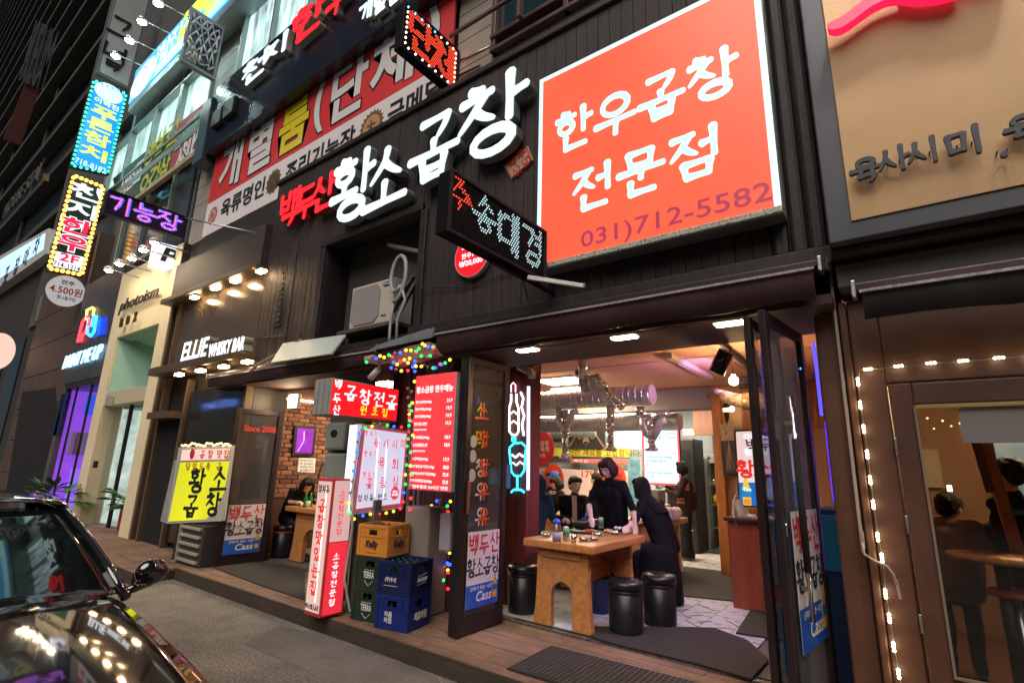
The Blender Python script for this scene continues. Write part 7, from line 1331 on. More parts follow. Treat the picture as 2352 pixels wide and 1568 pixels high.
stl = th('round_stool', 'round red and steel stool below the pub table', 'stool', (.45, 5, .5)); c = at(2335, 1370, Y=4.9); MB().lathe([(0, 0), (.14, .0), (.15, .02), (.13, .04), (0, .045)], c, 24).ob('seat', mt('stool_red', (.35, .04, .03), .3), stl); MB().cyl((c.x, c.y, .15), c, .02).ob('leg', METAL, stl)
for k, (px, Y_) in enumerate(((2130, 5.5), (2165, 5.6), (2205, 5.4), (2185, 6.2), (2145, 6.4))): q = at(px, 960 + k * 6, Y=Y_); tag(MB().ball(q, .008, 6, 4).ob('tiny_lamp', em('fairy_pub', (1, .8, .4), 4)), 'tiny warm lamp reflected behind the pub glass, %s one' % ('first', 'second', 'third', 'fourth', 'fifth')[k], 'lamp', 'tiny lamps in the pub')
pbul = th('small_bright_sign', 'small bright white square light deep in the pub', 'lamp', at(2180, 1120, Y=6.8)); q = at(2181, 1121, Y=6.8); MB().bbox(q.x - .02, q.x + .02, 6.78, 6.82, q.z - .03, q.z + .03, .004).ob('lit_square', em('pub_square', (1, .95, .85), 3), pbul)
awning(-.135, 3.0, 2.735, 2.56, 'black awning rolled up over the brown pub front at the right edge', y=3.66, mat_=mt('black_cloth', (.018, .014, .014), .8))
pl_ = th('pub_fill_lamp', 'unseen warm fill lamp added inside the pub above the window', 'lamp', (.9, 5.6, 2.4)); MB().lathe([(.0, .12), (.05, .1), (.12, 0)], (.95, 5.9, 2.38), 16).ob('shade', BLKM, pl_); MB().ball((.95, 5.9, 2.36), .06, 12, 8).ob('globe', em('pub_fill_bulb', (1, .66, .32), 700), pl_)  # lamp added out of view to brighten the pub interior
# neighbour sign
ns = th('beige_fascia_sign', 'large beige fascia sign with raised dark letters in a dark grey frame', 'sign', (1, 3.7, 4)); FR = mt('slate_frame', (.055, .058, .075), .5, var=.1, vs=1)
MB().bbox(-.245, 3.2, 3.62, 3.72, 3.07, 6.2, .006).ob('frame', FR, ns); MB().bbox(-.115, 3.1, 3.608, 3.619, 3.185, 6.1, .003).ob('beige_panel', mt('beige_panel', (.50, .31, .15), .6, var=.10, vs=1.3, bump=.03), ns)
NAV = mt('navy_raised', (.022, .025, .035), .5); HOT = em('pink_raised_lit', (.95, .015, .09), .85)
for ch, x, y, s in (('육', 1990, 396, .155), ('사', 2052, 370, .15), ('시', 2120, 352, .15), ('미', 2215, 330, .16), ('.', 2302, 345, .10), ('육', 2352, 300, .15)):
    q = at(x, y, Y=3.56); mb = MB(); put_text(mb, ch, q - X3 * s / 2 - Z3 * s / 2, FU, FV, FN, s, s, .17, .03, lift=0); mb.ob('letter', NAV, ns)
    for dx in (-.2, .2): MB().cyl((q.x + dx * s, 3.56, q.z), (q.x + dx * s, 3.61, q.z), .004, 6).ob('standoff', NAV, ns)
P = [at(*p, Y=3.50) for p in ((1900, 62), (1908, 60), (1918, 58), (1930, 54), (1942, 47), (1955, 38), (1970, 27), (1988, 13), (2006, 1), (2030, -10), (2060, -16), (2100, -12), (2150, -16), (2200, -30))]; pts = [(p.x, p.z) for p in P]
hot = MB(); us = []; ls = []
for i, (x, z) in enumerate(pts): h = (.012, .026, .032, .034, .034)[min(i, 4)]; us.append((x, 3.50, z + h * (1 + .08 * min(i, 6)))); ls.append((x, 3.50, z - h))
hot.prism(us + ls[::-1], (0, .07, 0)); hot.ob('brush_stroke_letter', HOT, ns)
q = at(2130, 0, Y=3.5); mb = MB()
for ch, dx, s in (('횟', .0, .55), ('집', .62, .55)): mb = MB(); put_text(mb, ch, (q.x + dx - .1, 3.57, q.z + .04), FU, FV, FN, s, s, .17, .07); mb.ob('letter', HOT, ns)
for k, x in enumerate((.25, 1.1)):
    t = th('fascia_floodlight', 'floodlight on an arm above the beige fascia sign, %s one, just out of the picture' % ('left', 'right')[k], 'lamp', (x, 3.2, 5.75), 'floodlights over the beige sign')
    MB().bbox(x - .1, x + .1, 3.15, 3.25, 5.72, 5.78, .01).ob('housing', BLKM, t); MB().box(x - .09, x + .09, 3.16, 3.24, 5.70, 5.718).ob('lens', em('flood_white', (1, .92, .82), 420), t); MB().cyl((x, 3.25, 5.75), (x, 3.62, 5.8), .012).ob('arm', BLKM, t)
# cable duct and LED strip
cdp = th('beige_cable_duct', 'thin beige cable duct running down the brown jamb', 'pipe', (-.27, 3.93, 1)); MB().bar((-.285, 3.965, 2.98), (-.290, 3.965, 1.20), .018, .016).ob('duct', mt('duct_beige', (.38, .30, .25), .5), cdp); MB().tube([at(*p, Y=3.93) for p in ((1980, 1245), (1985, 1272), (2010, 1288), (2038, 1300), (2052, 1318), (2058, 1340))], .007, 8).ob('bend', MATS['duct_beige'], cdp); MB().bar(at(2058, 1330, Y=3.94), at(2068, 1375, Y=3.94), .018, .014).ob('end_piece', MATS['duct_beige'], cdp); MB().bar(at(1980, 1220, Y=3.94), at(1984, 1258, Y=3.94), .018, .014).ob('end_piece', MATS['duct_beige'], cdp)
MB().tube([at(1908, 600, Y=3.8), at(1900, 590, Y=3.8), at(1898, 610, Y=3.8), at(1912, 630, Y=3.9)], .008, 8).ob('hook', METAL, cdp)
ls_ = th('led_module_string', 'string of warm white LED modules in an L shape on the brown pub front', 'string lights', (-.19, 3.93, 2.3)); EL_ = em('led_warm_white', (1, .84, .48), 28); WC = mt('wire_clear', (.35, .33, .25), .4)
led = MB(); 
for k in (-1, 0, 1): led.ball((k * .0165, -.008, 0), .0078, 8, 6)
hm = led.mesh('led_module', EL_); lv = MB()
for k in (-1, 0, 1): lv.ball((0, -.008, k * .0185), .0082, 8, 6)
vm = lv.mesh('led_module', EL_); prev = None
H_pts = [(1994, 848), (2064, 841), (2138, 834), (2212, 829), (2294, 822), (2372, 815)]; V_pts = [(1971, 877), (1976, 930), (1984, 985), (1992, 1043), (1999, 1102), (2006, 1158), (2016, 1232), (2026, 1280), (2034, 1362), (2043, 1418), (2053, 1484), (2064, 1545), (2076, 1620)]
for pl_, me in ((H_pts, hm), (V_pts, vm)):
    Q = [at(*p, Y=3.955) for p in pl_]
    for p in Q: o = bpy.data.objects.new('led_module', me); COL.objects.link(o); par(o, ls_); o.location = p
    W_ = []
    for a, b in zip(Q, Q[1:]): W_ += [a, a.lerp(b, .5) + Vector((.004, 0, -.004))]
    MB().tube(W_ + [Q[-1]], .0018, 5).ob('wire', WC, ls_)
MB().tube([at(1994, 848, Y=3.955), at(1975, 850, Y=3.955), at(1971, 877, Y=3.955)], .0018, 5).ob('wire', WC, ls_)
# ================================================================ parked car
car = th('parked_car', 'glossy black parked car mirroring the lamps in the lower left corner', 'car', (-4, .28, 0)); PAINT = mt('black_paint', (.006, .006, .007), .07, 0, spec=.9, coat=1); TINT = mt('tinted_glass', (.004, .006, .006), .03, 0, spec=1.0); YC = .28
ST = [(-1.35, .45, .42, .70), (-1.42, .66, .58, .76), (-1.6, .76, .68, .82), (-1.95, .85, .77, .87), (-2.4, .91, .84, .895), (-2.9, .955, .90, .90), (-3.3, .985, .94, .90), (-4.0, .99, .955, .90), (-5.0, 1.0, .96, .90), (-5.7, 1.0, .95, .88), (-6.0, .9, .85, .80), (-6.05, .5, .45, .75)]
def prof(zc, ze, hw):
    h = [(hw * .93, .22), (hw, .38), (hw * 1.005, .60), (hw, ze - .10), (hw - .02, ze - .03), (hw - .07, ze + .005), (hw * .62, ze + (zc - ze) * .62), (hw * .3, zc - .004), (0, zc)]
    return h + [(-y, z) for y, z in h[-2::-1]]
rows = [[(x, YC + y, z) for y, z in prof(zc, ze, hw)] for x, zc, ze, hw in ST]; nP = len(rows[0]); mb = MB()
mb.add([p for r in rows for p in r], [(i * nP + j, i * nP + j + 1, (i + 1) * nP + j + 1, (i + 1) * nP + j) for i in range(len(rows) - 1) for j in range(nP - 1)] + [tuple(range(nP)), tuple((len(rows) - 1) * nP + j for j in range(nP))], True)
body = mb.ob('body', PAINT, car); md = body.modifiers.new('s', 'SUBSURF'); md.levels = md.render_levels = 2
mb = MB(); N = 14; M_ = 8; vs = []        # bonnet skin with raised creases
for i in range(M_ + 1):
    x = -3.26 + (3.26 - 1.5) * i / M_; f = (-x - 1.5) / 1.76; hw = .80 * (.9 + .1 * f)
    for j in range(N + 1): s_ = -1 + 2 * j / N; zc = .70 + .30 * f - .10 * (1 - f) ** 2 * 0; vs.append((x, YC + s_ * hw, .765 + .232 * (1 - (1 - f) ** 1.8) + .012 * (1 - s_ * s_) - .035 * s_ ** 6 + .010 * math.exp(-((abs(s_) - .62) / .07) ** 2)))
mb.add(vs, [(i * (N + 1) + j, i * (N + 1) + j + 1, (i + 1) * (N + 1) + j + 1, (i + 1) * (N + 1) + j) for i in range(M_) for j in range(N)], True); hd = mb.ob('bonnet', PAINT, car); md = hd.modifiers.new('s', 'SUBSURF'); md.levels = md.render_levels = 1; md = hd.modifiers.new('t', 'SOLIDIFY'); md.thickness = .012
def surf(name, f, nu, nv, m_, thick=.006): 
    mb = MB(); mb.add([f(i / nu, j / nv) for i in range(nu + 1) for j in range(nv + 1)], [(i * (nv + 1) + j, i * (nv + 1) + j + 1, (i + 1) * (nv + 1) + j + 1, (i + 1) * (nv + 1) + j) for i in range(nu) for j in range(nv)], True); o = mb.ob(name, m_, car); md = o.modifiers.new('t', 'SOLIDIFY'); md.thickness = thick; return o
surf('windscreen', lambda u, v: (-3.28 - .80 * u + .03 * (1 - (2 * v - 1) ** 2) * (1 - .4 * u), YC + (2 * v - 1) * (.84 - .13 * u), .965 + .42 * u - .06 * u * u + .02 * (1 - (2 * v - 1) ** 2)), 16, 24, TINT)
surf('roof', lambda u, v: (-4.06 - 1.25 * u + .05 * (1 - (2 * v - 1) ** 2) * (1 - u), YC + (2 * v - 1) * (.73 - .03 * u), 1.325 + .06 * math.sin(math.pi * min(1, u * .8 + .15)) + .035 * (1 - (2 * v - 1) ** 4)), 8, 12, PAINT)
surf('rear_window', lambda u, v: (-5.30 - .6 * u, YC + (2 * v - 1) * (.70 + .1 * u), 1.36 - .38 * u), 3, 6, TINT)
for s_ in (1, -1):
    surf('side_window', lambda u, v, s_=s_: ((-3.42 - 2.3 * u) * (1 - v) + (-4.12 - 1.1 * u) * v, YC + s_ * (.865 - .125 * v), .965 + .355 * v), 6, 3, TINT)
    MB().tube([(-3.26, YC + s_ * .85, .95), (-3.48, YC + s_ * .82, 1.065), (-3.68, YC + s_ * .786, 1.165), (-3.88, YC + s_ * .752, 1.252), (-4.08, YC + s_ * .724, 1.328), (-4.35, YC + s_ * .722, 1.36), (-4.7, YC + s_ * .718, 1.375), (-5.3, YC + s_ * .71, 1.335)], .024, 12).ob('pillar_trim', PAINT, car)
    m_ = MB(); c = Vector((-3.38, YC + s_ * .995, 1.035)); m_.ball(c, .085, 18, 12, (.6, .95, .78)); m_.tube([(-3.36, YC + s_ * .86, .95), c - Z3 * .05], [.022, .026], 8); mo = m_.ob('wing_mirror', PAINT, car)
    for x in (-2.15, -5.1): MB().lathe([(.19, -.1), (.31, -.1), (.33, -.06), (.33, .06), (.31, .1), (.19, .1)], (x, YC + s_ * .80, .33), 28, M=Matrix.Rotation(math.pi / 2, 3, 'X')).ob('wheel', RUB, car)
    MB().ball((-1.58, YC + s_ * .66, .66), .1, 12, 8, (.7, 1.2, .5)).ob('headlight', mt('lamp_glass', (.3, .3, .32), .05, spec=1), car)
MB().bar((-3.2, .1, .985), (-3.32, .75, 1.01), .012).ob('wiper', BLKM, car); MB().bar((-3.2, -.4, .985), (-3.32, .15, 1.01), .012).ob('wiper', BLKM, car)
# ================================================================ people
SKIN = mt('skin', (.62, .40, .30), .5); SKIN2 = mt('skin_pale', (.74, .52, .45), .5); HAIRM = mt('black_hair', (.006, .005, .006), .6, spec=.25, var=.3, vs=40, bump=.6, bs=60, stretch=(5, 5, .6)); LIP = mt('lips', (.40, .12, .11), .5); EYEW = mt('eye_dark', (.015, .012, .012), .2)
CLO = {}
def cloth(n, c, r=.85): 
    CLO[n] = mt('cloth_' + n, c, r, var=.18, vs=5, bump=.25, bs=9, spec=.12); return CLO[n]
def icap(mb, a, b, ra, rb, n=10):
    a, b = Vector(a), Vector(b); d = (b - a); L = max(d.length, 1e-4); d = d / L; P = []; R = []
    for k in range(4): t = math.pi / 2 * (1 - k / 4); P.append(a - d * ra * math.sin(t)); R.append(max(.0015, ra * math.cos(t)))
    for k in range(5): P.append(a.lerp(b, k / 4)); R.append(ra + (rb - ra) * k / 4)
    for k in range(1, 5): t = math.pi / 2 * k / 4; P.append(b + d * rb * math.sin(t)); R.append(max(.0015, rb * math.cos(t)))
    mb.tube(P, R, n, True)
def elli(mb, c, F, r, seg=16, rings=12):
    """ellipsoid with axes of frame F (right, front, up)"""
    t = MB().ball((0, 0, 0), 1, seg, rings); mb.add([Vector(c) + F[0] * v.x * r[0] + F[1] * v.y * r[1] + F[2] * v.z * r[2] for v in t.v], t.f, True)
def finish(mb, name, vox, mats, pick, parent, smooth=6):
    me = bpy.data.meshes.new(name); me.from_pydata([tuple(v) for v in mb.v], [], mb.f); o = bpy.data.objects.new(name, me); COL.objects.link(o)
    m = o.modifiers.new('r', 'REMESH'); m.mode = 'VOXEL'; m.voxel_size = vox; m.use_smooth_shade = True
    m2 = o.modifiers.new('s', 'SMOOTH'); m2.factor = .5; m2.iterations = smooth
    bpy.context.view_layer.update(); dg = bpy.context.evaluated_depsgraph_get(); me2 = bpy.data.meshes.new_from_object(o.evaluated_get(dg)); bpy.data.objects.remove(o)
    me2.name = name; me2.materials.clear()
    for m_ in mats: me2.materials.append(m_)
    cl = set()
    for p in me2.polygons:
        p.use_smooth = True
        if len(mats) > 1:
            p.material_index = pick(p.center)
            if p.material_index in (1, 2): cl.update(p.vertices)
    if cl:      # creases in the cloth
        n_ = len(me2.vertices); co = [0.0] * (3 * n_); no = [0.0] * (3 * n_); me2.vertices.foreach_get('co', co); me2.vertices.foreach_get('normal', no)
        for i in cl:
            x, y, z = co[3 * i:3 * i + 3]; f = .011 * (noise.noise(Vector((x * 9, y * 9, z * 5))) + .6 * noise.noise(Vector((x * 20 + z * 14, y * 20, z * 9))))
            for k in range(3): co[3 * i + k] += no[3 * i + k] * f
        me2.vertices.foreach_set('co', co); me2.update()
    r = bpy.data.objects.new(name, me2); COL.objects.link(r); par(r, parent); return r
def frame(yaw, pitch=0, roll=0):
    """yaw: direction faced, degrees from +Y towards -X; pitch down positive"""
    M = Matrix.Rotation(math.radians(yaw), 3, 'Z') @ Matrix.Rotation(math.radians(-pitch), 3, 'X') @ Matrix.Rotation(math.radians(roll), 3, 'Y')
    return M @ X3, M @ Y3, M @ Z3
def person(label, pelvis, chest, neck, head, body_yaw, head_yaw, head_pitch, arms, legs, shirt, pants, hair='short', sleeve=1.0, vox=.011, shoe=None, skin=None, hs=1.0, hood=None, hairm=None, beard=0, group=None, cap=None):
    """arms/legs: (elbow, hand, curl direction) / (knee, ankle); world coordinates"""
    skin = skin or SKIN; hairm = hairm or HAIRM; t = th('person', label, 'person', (pelvis[0], pelvis[1], .17)); pelvis, chest, neck, head = map(Vector, (pelvis, chest, neck, head)); mb = MB(); segs = []
    Fb = frame(body_yaw); R_ = Fb[0]
    def C(a, b, ra, rb, m, n=12): icap(mb, a, b, ra, rb, n); segs.append((Vector(a), Vector(b), (ra + rb) / 2, m))
    # torso: rows of capsules across the body so chest and hips are wide
    up = (neck - pelvis).normalized(); sh = chest + up * .11; wsh = .155 * hs
    for s in (-1, 1):
        C(pelvis + R_ * .075 * s, chest + R_ * .085 * s, .105 * hs, .112 * hs, 1); C(chest + R_ * .08 * s, sh + R_ * wsh * .85 * s, .10 * hs, .062 * hs, 1)
    C(pelvis, chest, .12 * hs, .12 * hs, 1); C(sh + R_ * wsh * -1, sh + R_ * wsh, .062 * hs, .062 * hs, 1); C(sh, neck, .07, .05, 1); C(neck - up * .01, head - up * .05, .045, .045, 0)
    for s, (el, hn, cd) in zip((1, -1), arms):
        s0 = sh + R_ * wsh * s; el, hn = Vector(el), Vector(hn); C(s0, el, .056 * hs, .045 * hs, 1); cut = el.lerp(hn, sleeve)
        if sleeve > .02: C(el, cut, .043 * hs, .036 if sleeve < .9 else .032, 1)
        C(cut if sleeve > .02 else el, hn, .036, .024, 0)
        d = (hn - el).normalized(); cd = Vector(cd).normalized(); side = d.cross(cd).normalized(); palm = hn + d * .055; C(hn, palm, .024, .026, 0)
        for off in (-.016, .016): C(hn + side * off * .6, palm + side * off, .018, .018, 0)
        for k in range(4):      # fingers: two bent bones each
            f = (k - 1.5) * .0175; L_ = (.060, .070, .066, .052)[k]; b0 = palm + side * f + d * .018; b1 = b0 + (d * .85 + cd * .4).normalized() * L_ * .55; b2 = b1 + (d * .35 + cd * .9).normalized() * L_ * .5
            C(b0, b1, .0095, .009, 0, 8); C(b1, b2, .009, .0075, 0, 8)
        tb = hn + side * -.028 + d * .02; C(tb, tb + (d * .6 - side * .5 + cd * .5).normalized() * .04, .011, .009, 0, 8); C(tb + (d * .6 - side * .5 + cd * .5).normalized() * .04, tb + (d * .8 + cd * .8 - side * .2).normalized() * .06, .009, .008, 0, 8)
    for s, (kn, an) in zip((1, -1), legs):
        hp = pelvis + R_ * .09 * s; kn, an = Vector(kn), Vector(an); C(hp, kn, .092 * hs, .062 * hs, 2); C(kn, an, .062 * hs, .045 * hs, 2); ff = Fb[1]; C(an, an - Z3 * .05, .04, .036, 3); C(an - Z3 * .055, an - Z3 * .06 + ff * .14, .034, .028, 3)
    # head on the neck, with jaw, nose, ears
    F = frame(head_yaw, head_pitch); k = 1.0
    def H(c, r, m=0): elli(mb, head + F[0] * c[0] + F[1] * c[1] + F[2] * c[2], F, r); p = head + F[0] * c[0] + F[1] * c[1] + F[2] * c[2]; segs.append((p, p, min(r), m))
    H((0, -.005, .03), (.076, .092, .088)); H((0, .028, -.035), (.052, .055, .068)); H((0, .052, -.078), (.026, .026, .02)); H((0, .092, -.008), (.010, .018, .020)); H((0, .088, .012), (.007, .012, .025))
    for s in (-1, 1): H((.079 * s, -.004, -.005), (.010, .022, .032)); H((.036 * s, .058, -.015), (.026, .022, .024))
    H((0, .080, -.042), (.022, .010, .007)); H((0, .078, -.053), (.019, .010, .007)); H((0, .078, .036), (.05, .014, .012))
    mats = [skin, shirt, pants, shoe or mt('shoe_black', (.015, .015, .016), .5)]
    def pick(c):
        best = 9; bi = 0
        for a, b, r, m in segs:
            d = b - a; L2 = d.length_squared; tt = max(0, min(1, (c - a).dot(d) / L2)) if L2 > 1e-9 else 0; e = (c - a - d * tt).length - r
            if e < best: best = e; bi = m
        return bi
    finish(mb, 'body', vox, mats, pick, t)
    for s in (-1, 1):
        e = MB(); elli(e, head + F[0] * .031 * s + F[1] * .081 + F[2] * .012, F, (.013, .005, .0055), 10, 6); e.ob('eye', EYEW, t)
        e = MB(); elli(e, head + F[0] * .032 * s + F[1] * .083 + F[2] * .031, F, (.018, .004, .003), 10, 5); e.ob('eyebrow', hairm, t)
    e = MB(); elli(e, head + F[1] * .088 - F[2] * .046, F, (.020, .006, .007), 10, 6); e.ob('mouth', LIP, t)
    # hair
    hb = MB(); U = lambda x, y, z: head + F[0] * x + F[1] * y + F[2] * z
    def E(c, r): elli(hb, U(*c), F, r)
    if hair:
        E((0, -.022, .045), (.086, .092, .088)); E((0, .03, .088), (.07, .052, .032)); E((0, -.055, -.005), (.072, .05, .07))
        if hair in ('short', 'bob', 'long', 'fringe'):
            for j in range(7): x = (j - 3) * .021; hb.tube([U(x * .9, .03, .105), U(x * 1.1, .082 - abs(x) * .3, .07), U(x * 1.2, .088 - abs(x) * .45, .042)], [.016, .013, .006], 8)
        for s in (-1, 1): hb.tube([U(.07 * s, .01, .07), U(.082 * s, .012, .03), U(.080 * s, .005, .0)], [.02, .014, .008], 8)
        if hair == 'bob':
            for j in range(15):
                a = math.radians(-125 + j * 250 / 14); x, y = math.sin(a) * .088, -math.cos(a) * .088 - .012; hb.tube([U(x * .75, y * .75, .08), U(x, y, .02), U(x * 1.12, y * 1.1, -.05), U(x * 1.02, y * 1.0, -.105)], [.022, .026, .026, .012], 8)
        if hair == 'long':
            for j in range(13):
                a = math.radians(-110 + j * 220 / 12); x, y = math.sin(a) * .085, -math.cos(a) * .085 - .012; p3 = U(x * 1.0, y, -.10); down = -Z3
                q2 = (chest + Fb[0] * x * 1.1 - Fb[1] * (.14 + .0) + Z3 * .02); hb.tube([U(x * .75, y * .75, .08), U(x, y, .02), p3, p3.lerp(q2, .5) - Fb[1] * .03, q2], [.022, .026, .028, .03, .014], 8)
        if hair == 'bun': E((0, -.11, .03), (.035, .035, .035))
        if hair == 'curly':
            random.seed(1)
            for j in range(60): a, b_ = random.random() * 6.28, random.uniform(-.3, 1.3); E((math.cos(a) * math.cos(b_) * .088, -.02 + math.sin(a) * math.cos(b_) * .092 - (.02 if math.sin(a) > 0 else 0), .045 + math.sin(b_) * .085), (.02, .02, .02))
        finish(hb, 'hair', .009, [hairm], None, t, 2)
    if hood:
        h = MB(); elli(h, U(0, -.03, .01), F, (.115, .12, .15)); finish(h, 'hood', .014, [hood], None, t, 3)
    if cap:
        h = MB(); elli(h, U(0, -.005, .075), F, (.093, .105, .07)); h.prism([U(-.06, .08, .062), U(.06, .08, .062), U(.045, .155, .05), U(-.045, .155, .05)], -F[2] * .008); finish(h, 'cap', .008, [cap], None, t, 2)
    return t
BKC, BRC = cloth('black_knit', (.010, .010, .013)), cloth('brown_sweat', (.030, .017, .017))
# standing woman serving at the front table
person('standing woman in black sweater with auburn bob bending over the front table dishes', (-2.98, 6.12, 1.02), (-2.97, 6.02, 1.36), (-2.97, 5.98, 1.53), (-2.97, 5.93, 1.655), 180, 172, 32,
    [((-3.23, 5.93, 1.24), (-3.05, 5.66, 1.08), (.3, -.3, -1)), ((-2.68, 6.0, 1.20), (-2.60, 5.86, 1.04), (-.2, -.2, -1))], [((-3.06, 6.12, .60), (-3.06, 6.2, .25)), ((-2.88, 6.12, .60), (-2.88, 6.2, .25))], BKC, cloth('black_trouser', (.012, .012, .016)), 'bob', .15, .008, skin=SKIN2, hairm=mt('auburn_hair', (.028, .009, .010), .55, spec=.3, var=.3, vs=40, bump=.5, bs=60))
# seated woman with long hair, side on
person('woman with very long black hair at the right of the front table, turned away', (-2.40, 6.30, .78), (-2.52, 6.25, 1.14), (-2.62, 6.24, 1.32), (-2.68, 6.24, 1.435), 70, 78, 6,
    [((-2.66, 6.42, 1.02), (-2.74, 6.30, .99), (-.5, 0, -1)), ((-2.66, 5.98, 1.06), (-2.62, 5.72, 1.02), (-.3, -.2, -1))], [((-2.74, 6.42, .66), (-2.72, 6.4, .24)), ((-2.72, 6.18, .66), (-2.7, 6.16, .24))], BKC, CLO['black_trouser'], 'long', .25, .009, skin=SKIN2)
MB().lathe([(.27, 0), (.25, .25), (.22, .50), (.19, .62)], (-2.50, 6.28, .20), 22).ob('long_coat_skirt', BKC, bpy.data.objects['person.001'])
# young man in navy jacket
jk = cloth('navy_jacket', (.014, .014, .028))
m1 = person('young man with short black hair in open navy jacket over a white shirt, seated', (-3.82, 6.62, .74), (-3.78, 6.50, 1.12), (-3.74, 6.46, 1.29), (-3.72, 6.44, 1.41), 215, 238, 4,
    [((-4.02, 6.30, 1.0), (-3.72, 6.15, .99), (.3, 0, -1)), ((-3.52, 6.42, .98), (-3.36, 6.14, .99), (-.2, 0, -1))], [((-3.75, 6.28, .68), (-3.72, 6.2, .24)), ((-3.52, 6.34, .68), (-3.50, 6.25, .24))], jk, cloth('light_denim', (.22, .28, .38)), 'short', 1.0, .008, skin=SKIN2)
sb_ = MB(); F = frame(215); cc = Vector((-3.78, 6.50, 1.12))
sb_.prism([cc + F[1] * .125 + F[0] * .03 + Z3 * .16, cc + F[1] * .125 - F[0] * .035 + Z3 * .16, cc + F[1] * .140 - F[0] * .04 - Z3 * .28, cc + F[1] * .140 + F[0] * .015 - Z3 * .28], F[1] * -.03).ob('white_shirt', mt('shirt_white', (.55, .48, .58), .8), m1)
MB().ball(cc + F[1] * .12 + F[0] * -.11 + Z3 * .02, .008, 6, 4).ob('jacket_badge', WHP, m1)
# teal hooded figure at the left, back to the street
person('diner in dark teal hooded jacket seen from behind beside the neon pillar', (-4.18, 6.02, .74), (-4.16, 6.06, 1.12), (-4.15, 6.1, 1.28), (-4.12, 6.16, 1.39), 20, 20, 12,
    [((-3.92, 6.2, .98), (-3.8, 6.4, .98), (0, .3, -1)), ((-4.42, 6.2, .98), (-4.3, 6.42, .98), (0, .3, -1))], [((-4.05, 6.4, .68), (-4.05, 6.45, .24)), ((-4.3, 6.4, .68), (-4.3, 6.45, .24))], cloth('teal_jacket', (.02, .055, .065)), CLO['black_trouser'], 'short', 1, .012, hood=cloth('teal_dark', (.012, .028, .035)), hs=1.25)
# diners further back
person('diner in a blue baseball cap at the back tables by the pillar', (-5.6, 8.9, .74), (-5.58, 8.85, 1.12), (-5.56, 8.82, 1.30), (-5.54, 8.8, 1.43), 150, 150, 10, [((-5.8, 8.7, 1.0), (-5.65, 8.5, .98), (0, 0, -1)), ((-5.35, 8.7, 1.0), (-5.45, 8.5, .98), (0, 0, -1))], [((-5.7, 8.5, .68), (-5.7, 8.4, .24)), ((-5.5, 8.5, .68), (-5.5, 8.4, .24))], BKC, CLO['black_trouser'], 'short', 1, .014, cap=cloth('cap_blue', (.03, .08, .30)))
d2 = person('dark-haired diner with patterned pale scarf raising a hand with chopsticks', (-4.95, 8.0, .74), (-4.93, 7.9, 1.10), (-4.92, 7.88, 1.26), (-4.91, 7.86, 1.37), 160, 150, 22, [((-5.2, 7.75, 1.08), (-5.02, 7.62, 1.24), (0, 0, 1)), ((-4.7, 7.75, 1.0), (-4.8, 7.6, .99), (0, 0, -1))], [((-5.0, 7.6, .68), (-5.0, 7.5, .24)), ((-4.85, 7.6, .68), (-4.85, 7.5, .24))], BKC, CLO['black_trouser'], 'bob', 1, .012)
MB().tube([Vector((-4.93 + .09 * math.cos(a), 7.87 + .07 * math.sin(a), 1.22)) for a in [k * .5 for k in range(14)]], .03, 8).ob('scarf', mt('scarf', (.5, .48, .5), .8, col2=(.03, .03, .04), vs=30, thr=(.48, .55)), d2)
MB().bar((-5.0, 7.6, 1.22), (-4.95, 7.55, 1.42), .008).ob('chopsticks', MATS['stick_wood'], d2)
person('diner in black with gathered dark hair behind the young man, seen in profile', (-4.25, 8.2, .74), (-4.22, 8.15, 1.14), (-4.24, 8.12, 1.32), (-4.27, 8.1, 1.45), 60, 75, 4, [((-4.3, 8.35, 1.05), (-4.45, 8.3, 1.0), (-.2, 0, -1)), ((-4.05, 8.0, 1.05), (-4.0, 7.85, 1.30), (0, 0, 1))], [((-4.5, 8.25, .68), (-4.5, 8.2, .24)), ((-4.5, 8.05, .68), (-4.5, 8.0, .24))], BKC, CLO['black_trouser'], 'bun', 1, .012)
# standing worker in brown sweatshirt
wk = person('standing worker in long brown printed sweatshirt and flared trousers turned to the left', (-3.27, 9.52, 1.02), (-3.25, 9.50, 1.38), (-3.27, 9.48, 1.56), (-3.30, 9.46, 1.70), 110, 105, 2, [((-3.45, 9.72, 1.28), (-3.62, 9.58, 1.36), (-.4, 0, -1)), ((-3.28, 9.25, 1.24), (-3.50, 9.28, 1.30), (-.4, 0, -1))], [((-3.30, 9.62, .62), (-3.33, 9.64, .26)), ((-3.24, 9.42, .62), (-3.22, 9.38, .26))], BRC, cloth('black_flare', (.014, .012, .015)), 'bob', 1.0, .010, shoe=mt('sandal_tan', (.35, .25, .18), .6), hs=1.28, skin=SKIN2)
fl_ = MB()
for x, y in ((-3.31, 9.63), (-3.24, 9.42)): fl_.lathe([(.085, 1.0 - .26), (.075, .45), (.11, .12), (.13, .05)][::-1], (x, y, .17), 16)
for k, (x, y) in enumerate(((-3.31, 9.63), (-3.24, 9.42))): MB().lathe([(.135, .05), (.11, .18), (.085, .5), (.10, .80)], (x, y, .17), 16).ob('trouser_leg', CLO['black_flare'], wk)
sm_ = MB().lathe([(.17, .0), (.20, .06), (.205, .22), (.19, .35)], (-3.26, 9.51, .98), 20); sm_.ob('sweatshirt_hem', BRC, wk)
PKP = mt('print_salmon', (.55, .22, .18), .6)
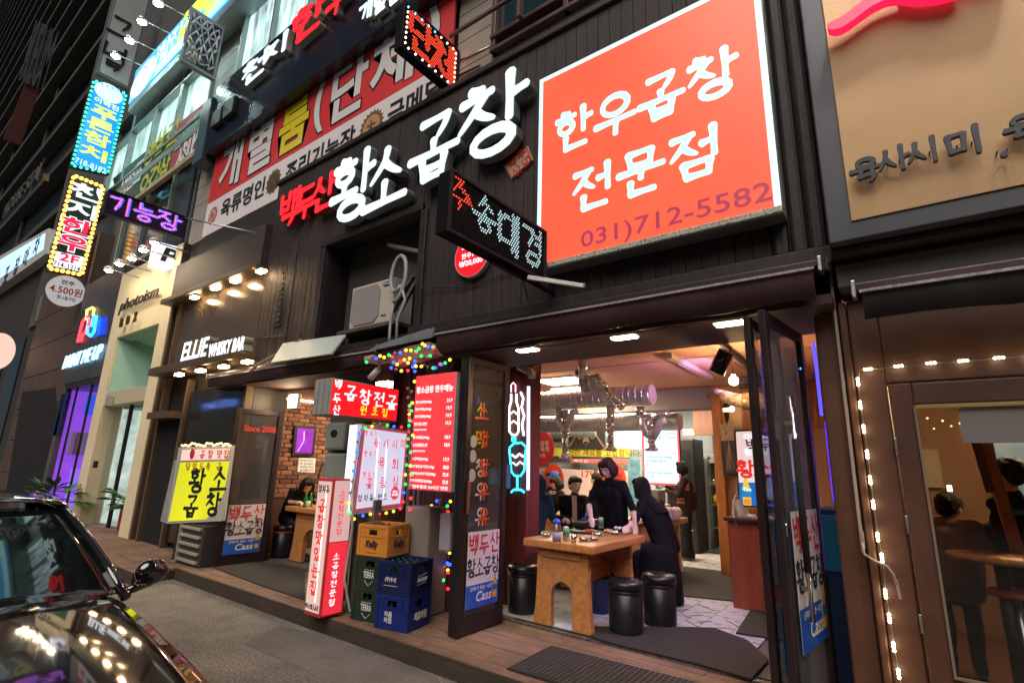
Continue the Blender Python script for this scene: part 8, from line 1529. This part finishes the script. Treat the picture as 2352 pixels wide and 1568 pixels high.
for k, s in enumerate(('LOVE ME', 'THREE', 'SISTERS')): ftext(wk, s, Vector((-3.19, 9.292, 1.45 - .055 * k)), (Vector((1, .15, 0))).normalized(), Z3, Vector((.15, -1, 0)), .16, .04, PKP, .03)
for k, s in enumerate(('HAPPY', 'DAYS')): ftext(wk, s, Vector((-3.26, 9.285, 1.17 - .055 * k)), (Vector((1, .15, 0))).normalized(), Z3, Vector((.15, -1, 0)), .13, .04, PKP, .03)
# diner at the brick room table
person('woman in black leaning low over the table in the brick dining room', (-8.02, 5.02, .72), (-7.78, 5.00, 1.06), (-7.62, 4.98, 1.18), (-7.50, 4.96, 1.25), 270, 255, 34, [((-7.72, 4.78, .99), (-7.46, 4.80, 1.0), (.2, 0, -1)), ((-7.7, 5.25, .99), (-7.45, 5.2, 1.02), (.2, 0, -1))], [((-7.70, 4.92, .62), (-7.72, 4.92, .24)), ((-7.70, 5.14, .62), (-7.72, 5.14, .24))], BKC, CLO['black_trouser'], 'bob', .12, .011)
for o in [q for q in COL.objects if q.get('category') == 'person' and 'brick dining' in q['label']]: o.location.x -= .28
# pub guests
person('pub guest with curly hair in black shirt standing at the right edge inside the window', (.62, 5.62, 1.0), (.62, 5.6, 1.36), (.61, 5.58, 1.54), (.59, 5.56, 1.68), 30, 40, 5, [((.40, 5.75, 1.25), (.50, 5.85, 1.12), (0, 0, -1)), ((.86, 5.6, 1.2), (.8, 5.8, 1.1), (0, 0, -1))], [((.70, 5.62, .6), (.70, 5.62, .22)), ((.54, 5.62, .6), (.54, 5.62, .22))], cloth('pub_black', (.012, .02, .022)), CLO['black_trouser'], 'curly', 1, .012)
person('pub guest in a grey shirt sitting hunched with back to the window', (.16, 5.35, .85), (.17, 5.42, 1.18), (.19, 5.47, 1.32), (.20, 5.52, 1.41), -10, -20, 20, [((.40, 5.5, 1.12), (.45, 5.6, 1.12), (0, 0, -1)), ((-.04, 5.5, 1.1), (.1, 5.7, 1.1), (0, 0, -1))], [((.25, 5.7, .75), (.25, 5.7, .25)), ((.08, 5.7, .75), (.08, 5.7, .25))], cloth('pub_grey', (.18, .15, .13)), CLO['black_trouser'], 'short', 1, .012)
